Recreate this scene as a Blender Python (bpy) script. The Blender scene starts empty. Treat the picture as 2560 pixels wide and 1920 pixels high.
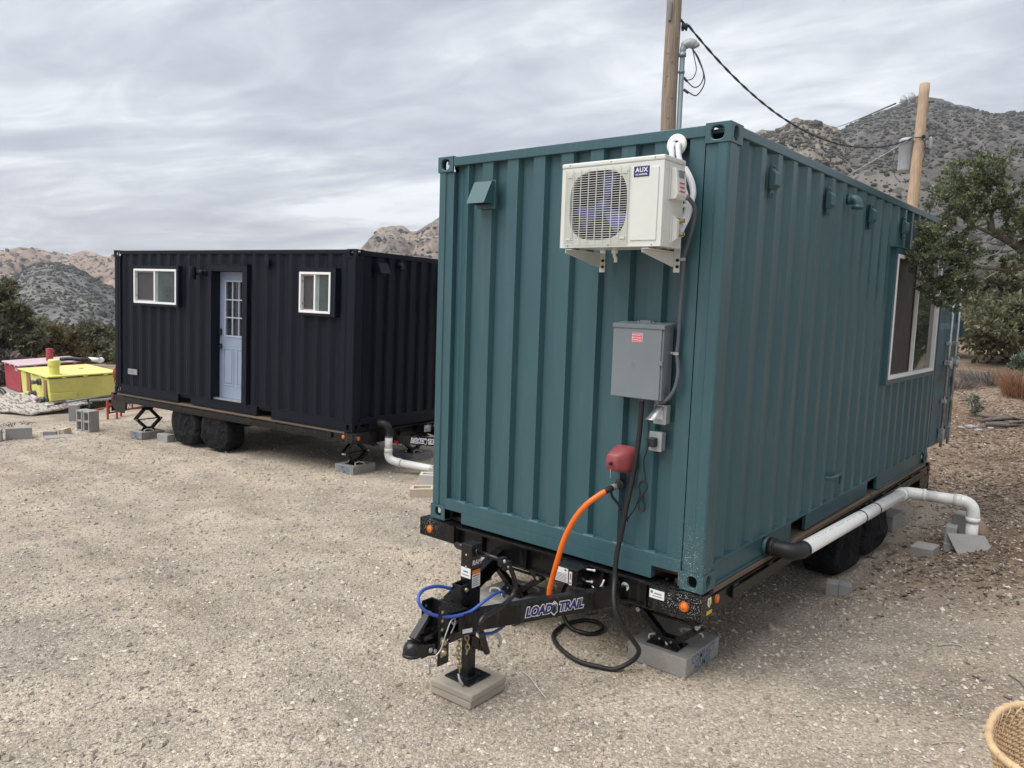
import bpy, math, random
import numpy as np
from mathutils import Vector, Matrix, noise

random.seed(7)
rng = np.random.default_rng(11)
S = bpy.context.scene
COL = S.collection
R = math.radians
HAZE = .00030

# ------------------------------------------------------------------ materials
def _n(nt, t, **kw):
    n = nt.nodes.new(t)
    for k, v in kw.items():
        setattr(n, k, v)
    return n

def ramp(nt, src, stops):
    r = _n(nt, 'ShaderNodeValToRGB')
    e = r.color_ramp.elements
    while len(e) < len(stops):
        e.new(0.5)
    for i, (p, c) in enumerate(stops):
        e[i].position = p
        e[i].color = (c[0], c[1], c[2], 1) if not isinstance(c, (int, float)) else (c, c, c, 1)
    nt.links.new(src, r.inputs[0])
    return r.outputs[0]

def noise_tex(nt, vec, scale, detail=4, rough=.55, dist=0):
    n = _n(nt, 'ShaderNodeTexNoise')
    n.inputs['Scale'].default_value = scale
    n.inputs['Detail'].default_value = detail
    n.inputs['Roughness'].default_value = rough
    n.inputs['Distortion'].default_value = dist
    if vec is not None:
        nt.links.new(vec, n.inputs['Vector'])
    return n

def voro(nt, vec, scale, feature='F1'):
    n = _n(nt, 'ShaderNodeTexVoronoi')
    n.feature = feature
    n.inputs['Scale'].default_value = scale
    nt.links.new(vec, n.inputs['Vector'])
    return n

def mixc(nt, fac, a, b, mode='MIX'):
    m = _n(nt, 'ShaderNodeMix', data_type='RGBA', blend_type=mode)
    for s, v in ((m.inputs[0], fac), (m.inputs[6], a), (m.inputs[7], b)):
        if isinstance(v, (int, float)):
            s.default_value = v
        elif isinstance(v, tuple):
            s.default_value = (v[0], v[1], v[2], 1)
        else:
            nt.links.new(v, s)
    return m.outputs[2]

def math_n(nt, op, a, b=None, clamp=False):
    m = _n(nt, 'ShaderNodeMath', operation=op, use_clamp=clamp)
    for i, v in enumerate((a, b)):
        if v is None:
            continue
        if isinstance(v, (int, float)):
            m.inputs[i].default_value = v
        else:
            nt.links.new(v, m.inputs[i])
    return m.outputs[0]

def coords(nt):
    return _n(nt, 'ShaderNodeTexCoord').outputs['Object']

def scaled(nt, vec, s):
    m = _n(nt, 'ShaderNodeMapping')
    m.inputs['Scale'].default_value = s
    nt.links.new(vec, m.inputs['Vector'])
    return m.outputs[0]

def base_mat(name):
    m = bpy.data.materials.new(name)
    m.use_nodes = True
    nt = m.node_tree
    return m, nt, nt.nodes['Principled BSDF']

def bump(nt, bs, h, strength=.3, dist=.01):
    b = _n(nt, 'ShaderNodeBump')
    b.inputs['Strength'].default_value = strength
    b.inputs['Distance'].default_value = dist
    nt.links.new(h, b.inputs['Height'])
    nt.links.new(b.outputs[0], bs.inputs['Normal'])

def pm(name, col, rough=.5, metal=0.0, var=.12, scale=6, bmp=0.0, bscale=60, coat=0.0, dirt=None, dirt_amt=.0, spec=.5, stretch=None):
    """painted / plain material with gentle procedural variation"""
    m, nt, bs = base_mat(name)
    v = coords(nt)
    if stretch:
        v = scaled(nt, v, stretch)
    n = noise_tex(nt, v, scale, 6, .6)
    c = ramp(nt, n.outputs[0], [(.3, tuple(x * (1 - var) for x in col)), (.7, tuple(min(1, x * (1 + var)) for x in col))])
    if dirt:
        n2 = noise_tex(nt, v, scale * 2.3, 8, .7)
        f = ramp(nt, n2.outputs[0], [(.5, 0), (.72, dirt_amt)])
        c = mixc(nt, f, c, dirt)
    nt.links.new(c, bs.inputs['Base Color'])
    rr = ramp(nt, n.outputs[0], [(.3, max(0, rough - .07)), (.7, min(1, rough + .07))])
    nt.links.new(rr, bs.inputs['Roughness'])
    bs.inputs['Metallic'].default_value = metal
    bs.inputs['Specular IOR Level'].default_value = spec
    bs.inputs['Coat Weight'].default_value = coat
    bs.inputs['Coat Roughness'].default_value = .12
    if bmp:
        nb = noise_tex(nt, v, bscale, 4, .6)
        bump(nt, bs, nb.outputs[0], bmp, .01)
    return m

def splash_paint(name, col, rough, spots, var=.05, spec=.5):
    """container / chassis paint with pale splashes thrown up near one corner; spots = (centre, radius) of the splash"""
    m, nt, bs = base_mat(name)
    v = coords(nt)
    n = noise_tex(nt, scaled(nt, v, (2.5, 2.5, .5)), 2.0, 6, .6)
    c = ramp(nt, n.outputs[0], [(.3, tuple(x * (1 - var) for x in col)), (.7, tuple(x * (1 + var) for x in col))])
    # faint dust runs
    n3 = noise_tex(nt, scaled(nt, v, (9, 9, .6)), 3, 5, .65)
    f3 = ramp(nt, n3.outputs[0], [(.52, 0), (.8, .10 if spots else .02)])
    c = mixc(nt, f3, c, (.30, .29, .26))
    tot = None
    for cen, rad, dens in spots:
        sub = _n(nt, 'ShaderNodeVectorMath', operation='SUBTRACT')
        nt.links.new(v, sub.inputs[0]); sub.inputs[1].default_value = cen
        sc = _n(nt, 'ShaderNodeVectorMath', operation='DIVIDE')
        nt.links.new(sub.outputs[0], sc.inputs[0]); sc.inputs[1].default_value = rad
        ln = _n(nt, 'ShaderNodeVectorMath', operation='LENGTH')
        nt.links.new(sc.outputs[0], ln.inputs[0])
        near = math_n(nt, 'SUBTRACT', 1.0, ln.outputs['Value'], True)
        near = math_n(nt, 'MULTIPLY', near, dens)
        for vs, off in ((95, 0), (180, 3.3)):
            vo = voro(nt, scaled(nt, v, (1, 1, .75)), vs)
            wn = noise_tex(nt, v, 37 + off, 2)
            thr = math_n(nt, 'MINIMUM', math_n(nt, 'MULTIPLY', near, wn.outputs[0]), .24)
            sp = math_n(nt, 'LESS_THAN', vo.outputs['Distance'], thr)
            tot = sp if tot is None else math_n(nt, 'MAXIMUM', tot, sp)
    if tot is not None:
        c = mixc(nt, math_n(nt, 'MULTIPLY', tot, .75), c, (.62, .64, .62))
    nt.links.new(c, bs.inputs['Base Color'])
    bs.inputs['Roughness'].default_value = rough; bs.inputs['Specular IOR Level'].default_value = spec
    nb = noise_tex(nt, v, 3.5, 3, .5)
    bump(nt, bs, nb.outputs[0], .06, .02)
    return m

def island_mat(name, stops, rough=.8, trans=0.0, spec=.3):
    """colour picked per loose piece (leaf sprig, stone, chip)"""
    m, nt, bs = base_mat(name)
    g = _n(nt, 'ShaderNodeNewGeometry')
    c = ramp(nt, g.outputs['Random Per Island'], stops)
    nt.links.new(c, bs.inputs['Base Color'])
    bs.inputs['Roughness'].default_value = rough
    bs.inputs['Specular IOR Level'].default_value = spec
    if trans:
        out = nt.nodes['Material Output']
        tr = _n(nt, 'ShaderNodeBsdfTranslucent')
        nt.links.new(c, tr.inputs[0])
        mx = _n(nt, 'ShaderNodeMixShader'); mx.inputs[0].default_value = trans
        nt.links.new(bs.outputs[0], mx.inputs[1]); nt.links.new(tr.outputs[0], mx.inputs[2])
        nt.links.new(mx.outputs[0], out.inputs[0])
    return m

def glass_mat(name, col, rough=.03):
    m, nt, bs = base_mat(name)
    v = coords(nt)
    n = noise_tex(nt, v, 2.2, 4, .6)
    c = ramp(nt, n.outputs[0], [(.35, tuple(x * .6 for x in col)), (.65, tuple(x * 1.5 for x in col))])
    nt.links.new(c, bs.inputs['Base Color'])
    bs.inputs['Roughness'].default_value = rough
    bs.inputs['Specular IOR Level'].default_value = .6
    nb = noise_tex(nt, v, 1.5, 2, .5)
    bump(nt, bs, nb.outputs[0], .02, .02)
    return m

M = {}
M['teal'] = splash_paint('teal_paint', (.0365, .096, .112), .36, [((-.09, .0, .12), (.24, .3, .75), .42), ((-2.36, .0, .2), (.12, .3, .45), .26)])
M['teal_trim'] = pm('teal_trim_paint', (.038, .098, .114), .42, var=.06, scale=3)
M['navy'] = splash_paint('navy_paint', (.0026, .0050, .0122), .55, [], spec=.22)
M['navy_trim'] = pm('navy_trim_paint', (.0028, .0052, .0124), .5, var=.08, scale=3, spec=.24)
M['roof_white'] = pm('white_roof_coat', (.62, .59, .52), .6)
M['black'] = splash_paint('black_gloss_chassis', (.006, .006, .007), .26, [((-.10, -.03, -.07), (.42, .3, .20), .50), ((-2.4, -.03, -.05), (.22, .3, .16), .45)], var=.15, spec=.38)
M['black_part'] = pm('black_gloss_part', (.006, .006, .0075), .28, var=.2, scale=12, dirt=(.10, .09, .075), dirt_amt=.12)
M['rubber'] = pm('black_rubber', (.012, .012, .013), .48, var=.2)
M['tyre'] = pm('tyre_rubber', (.012, .012, .012), .8, var=.2)
M['fabric'] = pm('black_cover_fabric', (.006, .0068, .009), .75, var=.25, scale=5, bmp=.25, bscale=260, dirt=(.03, .028, .025), dirt_amt=.2, spec=.25)
def crease(m):
    nt = m.node_tree; bs = nt.nodes['Principled BSDF']; v = scaled(nt, coords(nt), (1, 1, .55)); n = noise_tex(nt, v, 7, 3, .5, 2.2); w = noise_tex(nt, v, 16, 3, .6, 1.5)
    h = math_n(nt, 'ADD', n.outputs[0], math_n(nt, 'MULTIPLY', w.outputs[0], .4)); bump(nt, bs, h, 1.0, .09)
crease(M['fabric'])
M['concrete'] = pm('cast_concrete', (.295, .285, .262), .92, var=.16, scale=5, bmp=.35, bscale=70, dirt=(.14, .13, .115), dirt_amt=.5)
M['paver'] = pm('tan_concrete_paver', (.37, .325, .265), .92, var=.1, scale=6, bmp=.3, bscale=110, dirt=(.26, .22, .17), dirt_amt=.4)
M['cinder'] = pm('grey_cinder_block', (.31, .305, .295), .95, var=.12, scale=8, bmp=.5, bscale=90, dirt=(.2, .19, .18), dirt_amt=.4)
M['white_block'] = pm('pale_block', (.56, .54, .50), .95, var=.1, scale=8, bmp=.5, bscale=90)
M['tan_block'] = pm('tan_block', (.50, .42, .32), .95, var=.12, scale=8, bmp=.6, bscale=60)
M['brown_rock'] = pm('brown_boulder', (.25, .185, .125), .95, var=.2, scale=7, bmp=.7, bscale=30)
M['stencil'] = pm('blue_stencil_paint', (.050, .125, .235), .8, var=.25, scale=30, dirt=(.2, .2, .19), dirt_amt=.9)
M['pvc'] = pm('white_pvc', (.74, .74, .71), .32, var=.04, dirt=(.5, .47, .42), dirt_amt=.2)
M['ac'] = pm('ivory_enamel', (.64, .655, .61), .35, var=.03, coat=.1)
M['ac_dark'] = pm('fan_cavity', (.010, .010, .030), .6)
M['fan'] = pm('blue_grey_fan', (.075, .080, .30), .35)
M['brass'] = pm('brass', (.42, .29, .12), .35, 1.0)
M['galv'] = pm('galvanised_steel', (.50, .51, .52), .38, .85, var=.2, scale=20)
M['zinc'] = pm('yellow_zinc', (.45, .38, .24), .38, .8, var=.25, scale=40)
M['white'] = pm('white_paint', (.78, .78, .77), .45, var=.03)
M['vinyl'] = pm('white_vinyl_frame', (.80, .80, .79), .35, var=.02)
M['sleeve'] = pm('white_pipe_sleeve', (.70, .69, .72), .5, var=.06)
M['panel'] = pm('grey_panel_enamel', (.175, .205, .22), .42, var=.04)
M['panel_d'] = pm('grey_panel_side', (.165, .193, .207), .42, var=.04)
M['conduit'] = pm('grey_conduit', (.085, .095, .11), .5, var=.1)
M['box_grey'] = pm('grey_outlet_box', (.36, .38, .39), .45, .2, var=.06)
M['red_horn'] = pm('faded_red_plastic', (.25, .048, .052), .42, var=.06)
M['sticker_red'] = pm('red_sticker', (.72, .03, .06), .45, var=.03)
M['sticker_white'] = pm('white_sticker', (.76, .76, .76), .45, var=.04)
M['sticker_navy'] = pm('navy_sticker', (.012, .015, .13), .4, var=.03)
M['sticker_grey'] = pm('dark_sticker', (.055, .038, .042), .45, var=.05)
M['sticker_orange'] = pm('orange_sticker', (.75, .22, .03), .45, var=.03)
M['ink'] = pm('grey_ink', (.16, .16, .18), .6)
M['green_ink'] = pm('green_ink', (.03, .25, .12), .6)
M['yellow_ink'] = pm('yellow_ink', (.60, .42, .03), .5)
M['orange_hose'] = pm('orange_hose', (.85, .155, .012), .38, var=.05)
M['blue_hose'] = pm('blue_hose', (.035, .085, .36), .38, var=.08)
M['amber'] = pm('amber_lens', (.80, .19, .012), .18, var=.25, scale=60, coat=.5)
M['amber_rim'] = pm('amber_lens_rim', (.42, .09, .01), .3)
M['red_lens'] = pm('red_lens', (.22, .012, .018), .2)
M['red_tape'] = pm('red_reflective_tape', (.55, .02, .03), .35)
M['white_tape'] = pm('silver_reflective_tape', (.62, .64, .66), .3)
M['plank'] = pm('deck_plank', (.155, .112, .072), .8, var=.2, scale=9, stretch=(1, .12, 1))
M['door_blue'] = pm('pale_blue_door', (.23, .285, .39), .45, var=.03)
M['door_mullion'] = pm('pale_blue_muntin', (.33, .39, .47), .45, var=.03)
M['door_panel'] = pm('door_panel_face', (.25, .305, .41), .45, var=.03)
M['glass'] = glass_mat('window_glass', (.035, .050, .043))  # opaque pane; green mottling paints reflected greenery into its base colour
M['glass_dark'] = glass_mat('dark_glass', (.018, .02, .02))
M['glass_edge'] = pm('pale_green_reveal', (.22, .29, .27), .5)
M['screen'] = pm('grey_insect_screen', (.045, .044, .046), .55, var=.1, bmp=.3, bscale=400)
M['screen_brown'] = pm('brown_insect_screen', (.020, .017, .016), .6, var=.1, bmp=.3, bscale=300)
M['screen_frame'] = pm('grey_screen_frame', (.36, .35, .37), .5, var=.03)
M['rope'] = pm('white_rope', (.62, .60, .56), .85, var=.1, bmp=.6, bscale=150)
M['pole_new'] = pm('fresh_pole_timber', (.40, .295, .20), .85, var=.22, scale=7, stretch=(3, 3, .15), bmp=.4, bscale=25)
M['pole_old'] = pm('weathered_pole_timber', (.25, .20, .155), .9, var=.45, scale=9, stretch=(4, 4, .12), bmp=.7, bscale=30)
M['wood_dark'] = pm('brown_wood_panel', (.26, .15, .075), .8, var=.2, scale=10)
M['riser'] = pm('grey_green_riser', (.15, .20, .225), .5, .2, var=.1)
M['cap_grey'] = pm('grey_weatherhead', (.33, .36, .38), .5, .2, var=.1)
M['cable'] = pm('dark_cable', (.045, .042, .05), .6)
M['cable_light'] = pm('aluminium_wire', (.28, .28, .29), .5, .5)
M['porcelain'] = pm('grey_porcelain', (.36, .385, .41), .3)
M['transf'] = pm('pale_grey_transformer', (.38, .42, .46), .45, var=.06)
M['yellow'] = pm('yellow_tank_paint', (.72, .69, .19), .45, var=.06, scale=3, dirt=(.50, .46, .14), dirt_amt=.35)
M['red_tank'] = pm('faded_red_tank_paint', (.36, .05, .065), .55, var=.12, scale=3, dirt=(.42, .16, .16), dirt_amt=.3)
M['pink_lid'] = pm('faded_pink_lid', (.56, .43, .47), .6, var=.08)
M['tarp'] = None
M['orange_steel'] = pm('orange_frame_paint', (.40, .075, .03), .5, var=.15)
M['rust'] = pm('rusty_steel', (.20, .07, .045), .8, var=.3, scale=20)
M['dark'] = pm('dark_interior', (.012, .012, .013), .8)
M['grey_metal'] = pm('grey_steel_bar', (.20, .21, .23), .45, .4)
M['bark'] = pm('juniper_bark', (.135, .112, .095), .95, var=.35, scale=14, stretch=(3, 3, .5), bmp=.8, bscale=40)
M['deadwood'] = pm('bleached_deadwood', (.34, .31, .28), .9, var=.2, scale=14)
M['cane'] = pm('golden_cane', (.58, .41, .23), .42, var=.18, scale=25, coat=.15)
M['cane_dark'] = pm('brown_cane', (.36, .21, .09), .5, var=.2, scale=25)
M['leaf_near'] = island_mat('juniper_leaf_near', [(0, (.068, .086, .050)), (.4, (.142, .166, .086)), (.75, (.215, .238, .124)), (.93, (.28, .30, .18)), (1, (.55, .58, .52))], .5, .42, .5)  # palest stop paints sparkling glints into the leaf colour
M['leaf_yel'] = island_mat('juniper_leaf_yellow_green', [(0, (.085, .090, .052)), (.5, (.160, .164, .092)), (1, (.25, .245, .15))], .7, .3)
M['leaf_dark'] = island_mat('juniper_leaf_dark', [(0, (.065, .072, .046)), (.5, (.130, .138, .084)), (1, (.235, .23, .145))], .75, .2)
M['leaf_olive'] = island_mat('olive_scrub_leaf', [(0, (.085, .085, .055)), (.5, (.150, .148, .092)), (1, (.25, .235, .155))], .8, .2)
M['leaf_rust'] = island_mat('brownish_juniper_leaf', [(0, (0.075, 0.057, 0.027)), (.5, (0.128, 0.102, 0.045)), (1, (0.180, 0.150, 0.068))], .8, .2)
M['leaf_sage'] = island_mat('grey_green_sage_leaf', [(0, (0.098, 0.124, 0.098)), (.5, (0.169, 0.208, 0.163)), (1, (0.260, 0.305, 0.240))], .8, .2)
M['twig_grey'] = island_mat('dead_grey_twigs', [(0, (.09, .078, .07)), (.5, (.17, .15, .135)), (1, (.27, .245, .22))], .9)
M['twig_red'] = island_mat('russet_grass_stems', [(0, (.17, .075, .04)), (.5, (.28, .14, .08)), (1, (.38, .23, .14))], .9)
M['scrub'] = island_mat('hillside_scrub_leaf', [(0, (.038, .040, .036)), (.5, (.062, .064, .056)), (.85, (.092, .092, .078)), (1, (.13, .125, .105))], .9)

def stripes_tarp():
    m, nt, bs = base_mat('peeling_white_board')
    v = coords(nt)
    vo = voro(nt, scaled(nt, v, (3, 9, 9)), 2.4)
    n = noise_tex(nt, scaled(nt, v, (2, 7, 7)), 3, 6, .7)
    f = ramp(nt, n.outputs[0], [(.48, 0), (.56, 1)])
    c = mixc(nt, f, (.44, .42, .37), (.17, .11, .10))
    nt.links.new(c, bs.inputs['Base Color']); bs.inputs['Roughness'].default_value = .8
    bump(nt, bs, n.outputs[0], .5, .03)
    return m
M['tarp'] = stripes_tarp()

# ------------------------------------------------------------------ mesh builder
def spline(pts, k=8, closed=False):
    P = [Vector(p) for p in pts]
    n = len(P); out = []
    segs = n if closed else n - 1
    for i in range(segs):
        if closed:
            p0, p1, p2, p3 = P[(i - 1) % n], P[i], P[(i + 1) % n], P[(i + 2) % n]
        else:
            p1, p2 = P[i], P[i + 1]
            p0 = P[i - 1] if i else p1 * 2 - p2
            p3 = P[i + 2] if i + 2 < n else p2 * 2 - p1
        for j in range(k):
            t = j / k
            out.append(.5 * ((2 * p1) + (p2 - p0) * t + (2 * p0 - 5 * p1 + 4 * p2 - p3) * t * t + (3 * p1 - p0 - 3 * p2 + p3) * t ** 3))
    if not closed:
        out.append(P[-1])
    return out

class MB:
    def __init__(s):
        s.v = []; s.f = []; s.m = []; s.s = []
    def add(s, vs, fs, mi=0, sm=False):
        o = len(s.v)
        s.v += [tuple(p) for p in vs]
        for f in fs:
            s.f.append(tuple(i + o for i in f)); s.m.append(mi); s.s.append(sm)
        return s
    def box(s, lo, hi, mi=0):
        x0, x1 = sorted((lo[0], hi[0])); y0, y1 = sorted((lo[1], hi[1])); z0, z1 = sorted((lo[2], hi[2]))
        vs = [(x0, y0, z0), (x1, y0, z0), (x1, y1, z0), (x0, y1, z0), (x0, y0, z1), (x1, y0, z1), (x1, y1, z1), (x0, y1, z1)]
        return s.add(vs, [(0, 3, 2, 1), (4, 5, 6, 7), (0, 1, 5, 4), (1, 2, 6, 5), (2, 3, 7, 6), (3, 0, 4, 7)], mi)
    def obox(s, c, size, u=(1, 0, 0), w=(0, 0, 1), mi=0):
        u = Vector(u).normalized(); w = Vector(w); w = (w - u * w.dot(u)).normalized(); v = w.cross(u)
        c = Vector(c); a, b, d = (x / 2 for x in size)
        vs = [c + u * i * a + v * j * b + w * k * d for k in (-1, 1) for i, j in ((-1, -1), (1, -1), (1, 1), (-1, 1))]
        return s.add(vs, [(0, 3, 2, 1), (4, 5, 6, 7), (0, 1, 5, 4), (1, 2, 6, 5), (2, 3, 7, 6), (3, 0, 4, 7)], mi)
    def beam(s, p0, p1, w, h, mi=0, up=(0, 0, 1)):
        p0, p1 = Vector(p0), Vector(p1)
        return s.obox((p0 + p1) / 2, ((p1 - p0).length, w, h), p1 - p0, up, mi)
    def prism(s, poly, n, mi=0):
        """extrude a planar polygon (3-D points) by the vector n"""
        n = Vector(n); P = [Vector(p) for p in poly]; k = len(P)
        nn = Vector((0, 0, 0))
        for i in range(k):
            nn += P[i].cross(P[(i + 1) % k])
        if nn.dot(n) > 0:
            P = P[::-1]
        vs = P + [p + n for p in P]
        fs = [tuple(range(k)), tuple(range(2 * k - 1, k - 1, -1))]
        fs += [(i, i + k, (i + 1) % k + k, (i + 1) % k) for i in range(k)]
        return s.add(vs, fs, mi)
    def tube(s, pts, r, n=8, mi=0, caps=True, sm=True, closed=False):
        P = [Vector(p) for p in pts]; k = len(P)
        rs = r if isinstance(r, (list, tuple)) else [r] * k
        T = []
        for i in range(k):
            a = P[(i - 1) % k] if (i or closed) else P[0]
            b = P[(i + 1) % k] if (i < k - 1 or closed) else P[-1]
            T.append((b - a).normalized())
        ref = Vector((0, 0, 1)) if abs(T[0].z) < .9 else Vector((1, 0, 0))
        u = T[0].cross(ref).normalized(); vs = []
        for i in range(k):
            u = (u - T[i] * u.dot(T[i]))
            u = u.normalized() if u.length > 1e-6 else T[i].orthogonal().normalized()
            w = T[i].cross(u)
            for j in range(n):
                a = 2 * math.pi * j / n
                vs.append(P[i] + (u * math.cos(a) + w * math.sin(a)) * rs[i])
        fs = []
        for i in range(k if closed else k - 1):
            for j in range(n):
                a, b = i * n + j, i * n + (j + 1) % n
                c, d = ((i + 1) % k) * n + (j + 1) % n, ((i + 1) % k) * n + j
                fs.append((a, b, c, d))
        s.add(vs, fs, mi, sm)
        if caps and not closed:
            o = len(s.v) - k * n
            s.f.append(tuple(o + j for j in range(n - 1, -1, -1))); s.m.append(mi); s.s.append(False)
            s.f.append(tuple(o + (k - 1) * n + j for j in range(n))); s.m.append(mi); s.s.append(False)
        return s
    def cyl(s, p0, p1, r0, r1=None, n=20, mi=0):
        return s.tube([p0, p1], [r0, r0 if r1 is None else r1], n, mi)
    def lathe(s, prof, o, ax=(0, 0, 1), n=24, mi=0, sm=True):
        """prof = [(radius, height along ax)]"""
        ax = Vector(ax).normalized(); u = ax.orthogonal().normalized(); w = ax.cross(u); o = Vector(o)
        vs = []; fs = []
        for r, h in prof:
            for j in range(n):
                a = 2 * math.pi * j / n
                vs.append(o + ax * h + (u * math.cos(a) + w * math.sin(a)) * max(r, 1e-5))
        for i in range(len(prof) - 1):
            for j in range(n):
                fs.append((i * n + j, i * n + (j + 1) % n, (i + 1) * n + (j + 1) % n, (i + 1) * n + j))
        return s.add(vs, fs, mi, sm)
    def ball(s, c, r, n=12, mi=0, sq=(1, 1, 1)):
        c = Vector(c); vs = []; fs = []; k = n // 2
        for i in range(k + 1):
            t = math.pi * i / k
            for j in range(n):
                a = 2 * math.pi * j / n
                vs.append(c + Vector((math.sin(t) * math.cos(a) * r * sq[0], math.sin(t) * math.sin(a) * r * sq[1], math.cos(t) * r * sq[2])))
        for i in range(k):
            for j in range(n):
                fs.append((i * n + j, (i + 1) * n + j, (i + 1) * n + (j + 1) % n, i * n + (j + 1) % n))
        return s.add(vs, fs, mi, True)
    def frame(s, o, u, v, n, w, h, t, d, mi=0):
        """rectangular ring (w x h outside, t wide, d deep along n) whose lower-left corner is o"""
        o, u, v, n = Vector(o), Vector(u), Vector(v), Vector(n)
        def bx(a0, a1, b0, b1):
            s.prism([o + u * a0 + v * b0, o + u * a1 + v * b0, o + u * a1 + v * b1, o + u * a0 + v * b1], n * d, mi)
        bx(0, w, 0, t); bx(0, w, h - t, h); bx(0, t, t, h - t); bx(w - t, w, t, h - t)
        return s
    def pan(s, o, u, v, n, a0, a1, b0, b1, d, mi=0):
        o, u, v, n = Vector(o), Vector(u), Vector(v), Vector(n)
        return s.prism([o + u * a0 + v * b0, o + u * a1 + v * b0, o + u * a1 + v * b1, o + u * a0 + v * b1], n * d, mi)
    def hole_face(s, o, u, v, n, w, h, cu, cv, hw, hh, depth, mi=0, seg=20):
        """w x h face at o with a stadium hole (half sizes hw, hh) centred at cu, cv and a tunnel of depth going -n"""
        o, u, v, n = Vector(o), Vector(u), Vector(v), Vector(n)
        inner, outer = [], []
        for j in range(seg):
            a = 2 * math.pi * (j + .5) / seg
            ca, sa = math.cos(a), math.sin(a)
            p = 3.0
            q = (abs(ca) ** p + abs(sa) ** p) ** (-1 / p)
            inner.append((cu + hw * ca * q, cv + hh * sa * q))
            du, dv = ca, sa
            t = min([(w - cu) / du if du > 1e-6 else (cu / -du if du < -1e-6 else 9), (h - cv) / dv if dv > 1e-6 else (cv / -dv if dv < -1e-6 else 9)])
            outer.append([cu + du * t, cv + dv * t])
        for cx, cy in ((0, 0), (w, 0), (w, h), (0, h)):
            k = min(range(seg), key=lambda i: (outer[i][0] - cx) ** 2 + (outer[i][1] - cy) ** 2)
            outer[k] = [cx, cy]
        vs = [o + u * a + v * b for a, b in outer] + [o + u * a + v * b for a, b in inner] + [o + u * a + v * b - n * depth for a, b in inner]
        fs = []
        for j in range(seg):
            k = (j + 1) % seg
            fs.append((j, k, seg + k, seg + j)); fs.append((seg + j, seg + k, 2 * seg + k, 2 * seg + j))
        return s.add(vs, fs, mi)
    def xf(s, mat):
        s.v = [tuple(mat @ Vector(p)) for p in s.v]
        return s
    def build(s, name, mats, parent=None, bevel=0, label=None, seg=2):
        me = bpy.data.meshes.new(name)
        me.from_pydata(s.v, [], s.f)
        for m in (mats if isinstance(mats, (list, tuple)) else [mats]):
            me.materials.append(M[m] if isinstance(m, str) else m)
        me.polygons.foreach_set('material_index', s.m)
        me.polygons.foreach_set('use_smooth', s.s)
        me.update()
        o = bpy.data.objects.new(name, me); COL.objects.link(o)
        if parent is not None:
            o.parent = parent
        if bevel:
            b = o.modifiers.new('Bevel', 'BEVEL'); b.width = bevel; b.segments = seg; b.limit_method = 'ANGLE'; b.angle_limit = R(40)
        if label:
            o['label'] = label
        return o

def np_mesh(name, V, F, mats, parent=None, smooth=False, midx=None):
    """fast mesh from arrays; F is (n, k) with constant k"""
    V = np.asarray(V, np.float32); F = np.asarray(F, np.int32)
    me = bpy.data.meshes.new(name)
    nf, k = F.shape
    me.vertices.add(len(V)); me.vertices.foreach_set('co', V.ravel())
    me.loops.add(nf * k); me.loops.foreach_set('vertex_index', F.ravel())
    me.polygons.add(nf)
    me.polygons.foreach_set('loop_start', np.arange(0, nf * k, k, dtype=np.int32))
    me.polygons.foreach_set('use_smooth', np.full(nf, smooth))
    for m in (mats if isinstance(mats, (list, tuple)) else [mats]):
        me.materials.append(M[m] if isinstance(m, str) else m)
    if midx is not None:
        me.polygons.foreach_set('material_index', np.asarray(midx, np.int32))
    me.update(calc_edges=True)
    o = bpy.data.objects.new(name, me); COL.objects.link(o)
    if parent is not None:
        o.parent = parent
    return o

def text_mb(txt, size, origin, u, v, lift=.001, off=0, shear=0, sx=1, mi=0, mb=None, align='CENTER', ext=.0004, space=1.0):
    """flat lettering: centred on origin, reading along u with v up; lifted off the surface"""
    cu = bpy.data.curves.new('t', 'FONT'); cu.body = txt; cu.size = size; cu.align_x = align; cu.align_y = 'CENTER'
    cu.offset = off; cu.space_character = space; cu.shear = shear; cu.resolution_u = 3; cu.extrude = ext
    ob = bpy.data.objects.new('t', cu); COL.objects.link(ob)
    dg = bpy.context.evaluated_depsgraph_get(); dg.update()
    me = ob.evaluated_get(dg).to_mesh()
    u, v = Vector(u).normalized(), Vector(v).normalized(); n = u.cross(v); o = Vector(origin) + n * (lift + ext)
    mb = mb or MB()
    mb.add([o + u * p.co.x * sx + v * p.co.y + n * p.co.z for p in me.vertices], [tuple(f.vertices) for f in me.polygons], mi)
    bpy.data.objects.remove(ob); bpy.data.curves.remove(cu)
    return mb

def thing(name, label, cat, loc=(0, 0, 0), mat=None, group=None):
    o = bpy.data.objects.new(name, None); COL.objects.link(o)
    o.empty_display_size = .2
    if mat is not None:
        o.matrix_basis = mat
    else:
        o.location = loc
    o['label'] = label; o['category'] = cat
    if group:
        o['group'] = group
    return o
def tag(o, label, cat, group=None):
    o['label'] = label; o['category'] = cat
    if group:
        o['group'] = group
    return o
def rel(mb, loc):
    l = Vector(loc); mb.v = [(p[0] - l.x, p[1] - l.y, p[2] - l.z) for p in mb.v]; return mb
def solo(mb, name, mats, loc, label, cat, group=None, bevel=0):
    """a thing that is one mesh: origin at loc"""
    o = rel(mb, loc).build(name, mats, None, bevel); o.location = loc
    return tag(o, label, cat, group)
def copy_tree(o, parent=None, kids={}):
    c = o.copy(); COL.objects.link(c)
    if parent is not None:
        c.parent = parent
    for ch in o.children:
        copy_tree(ch, c)
    return c

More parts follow.
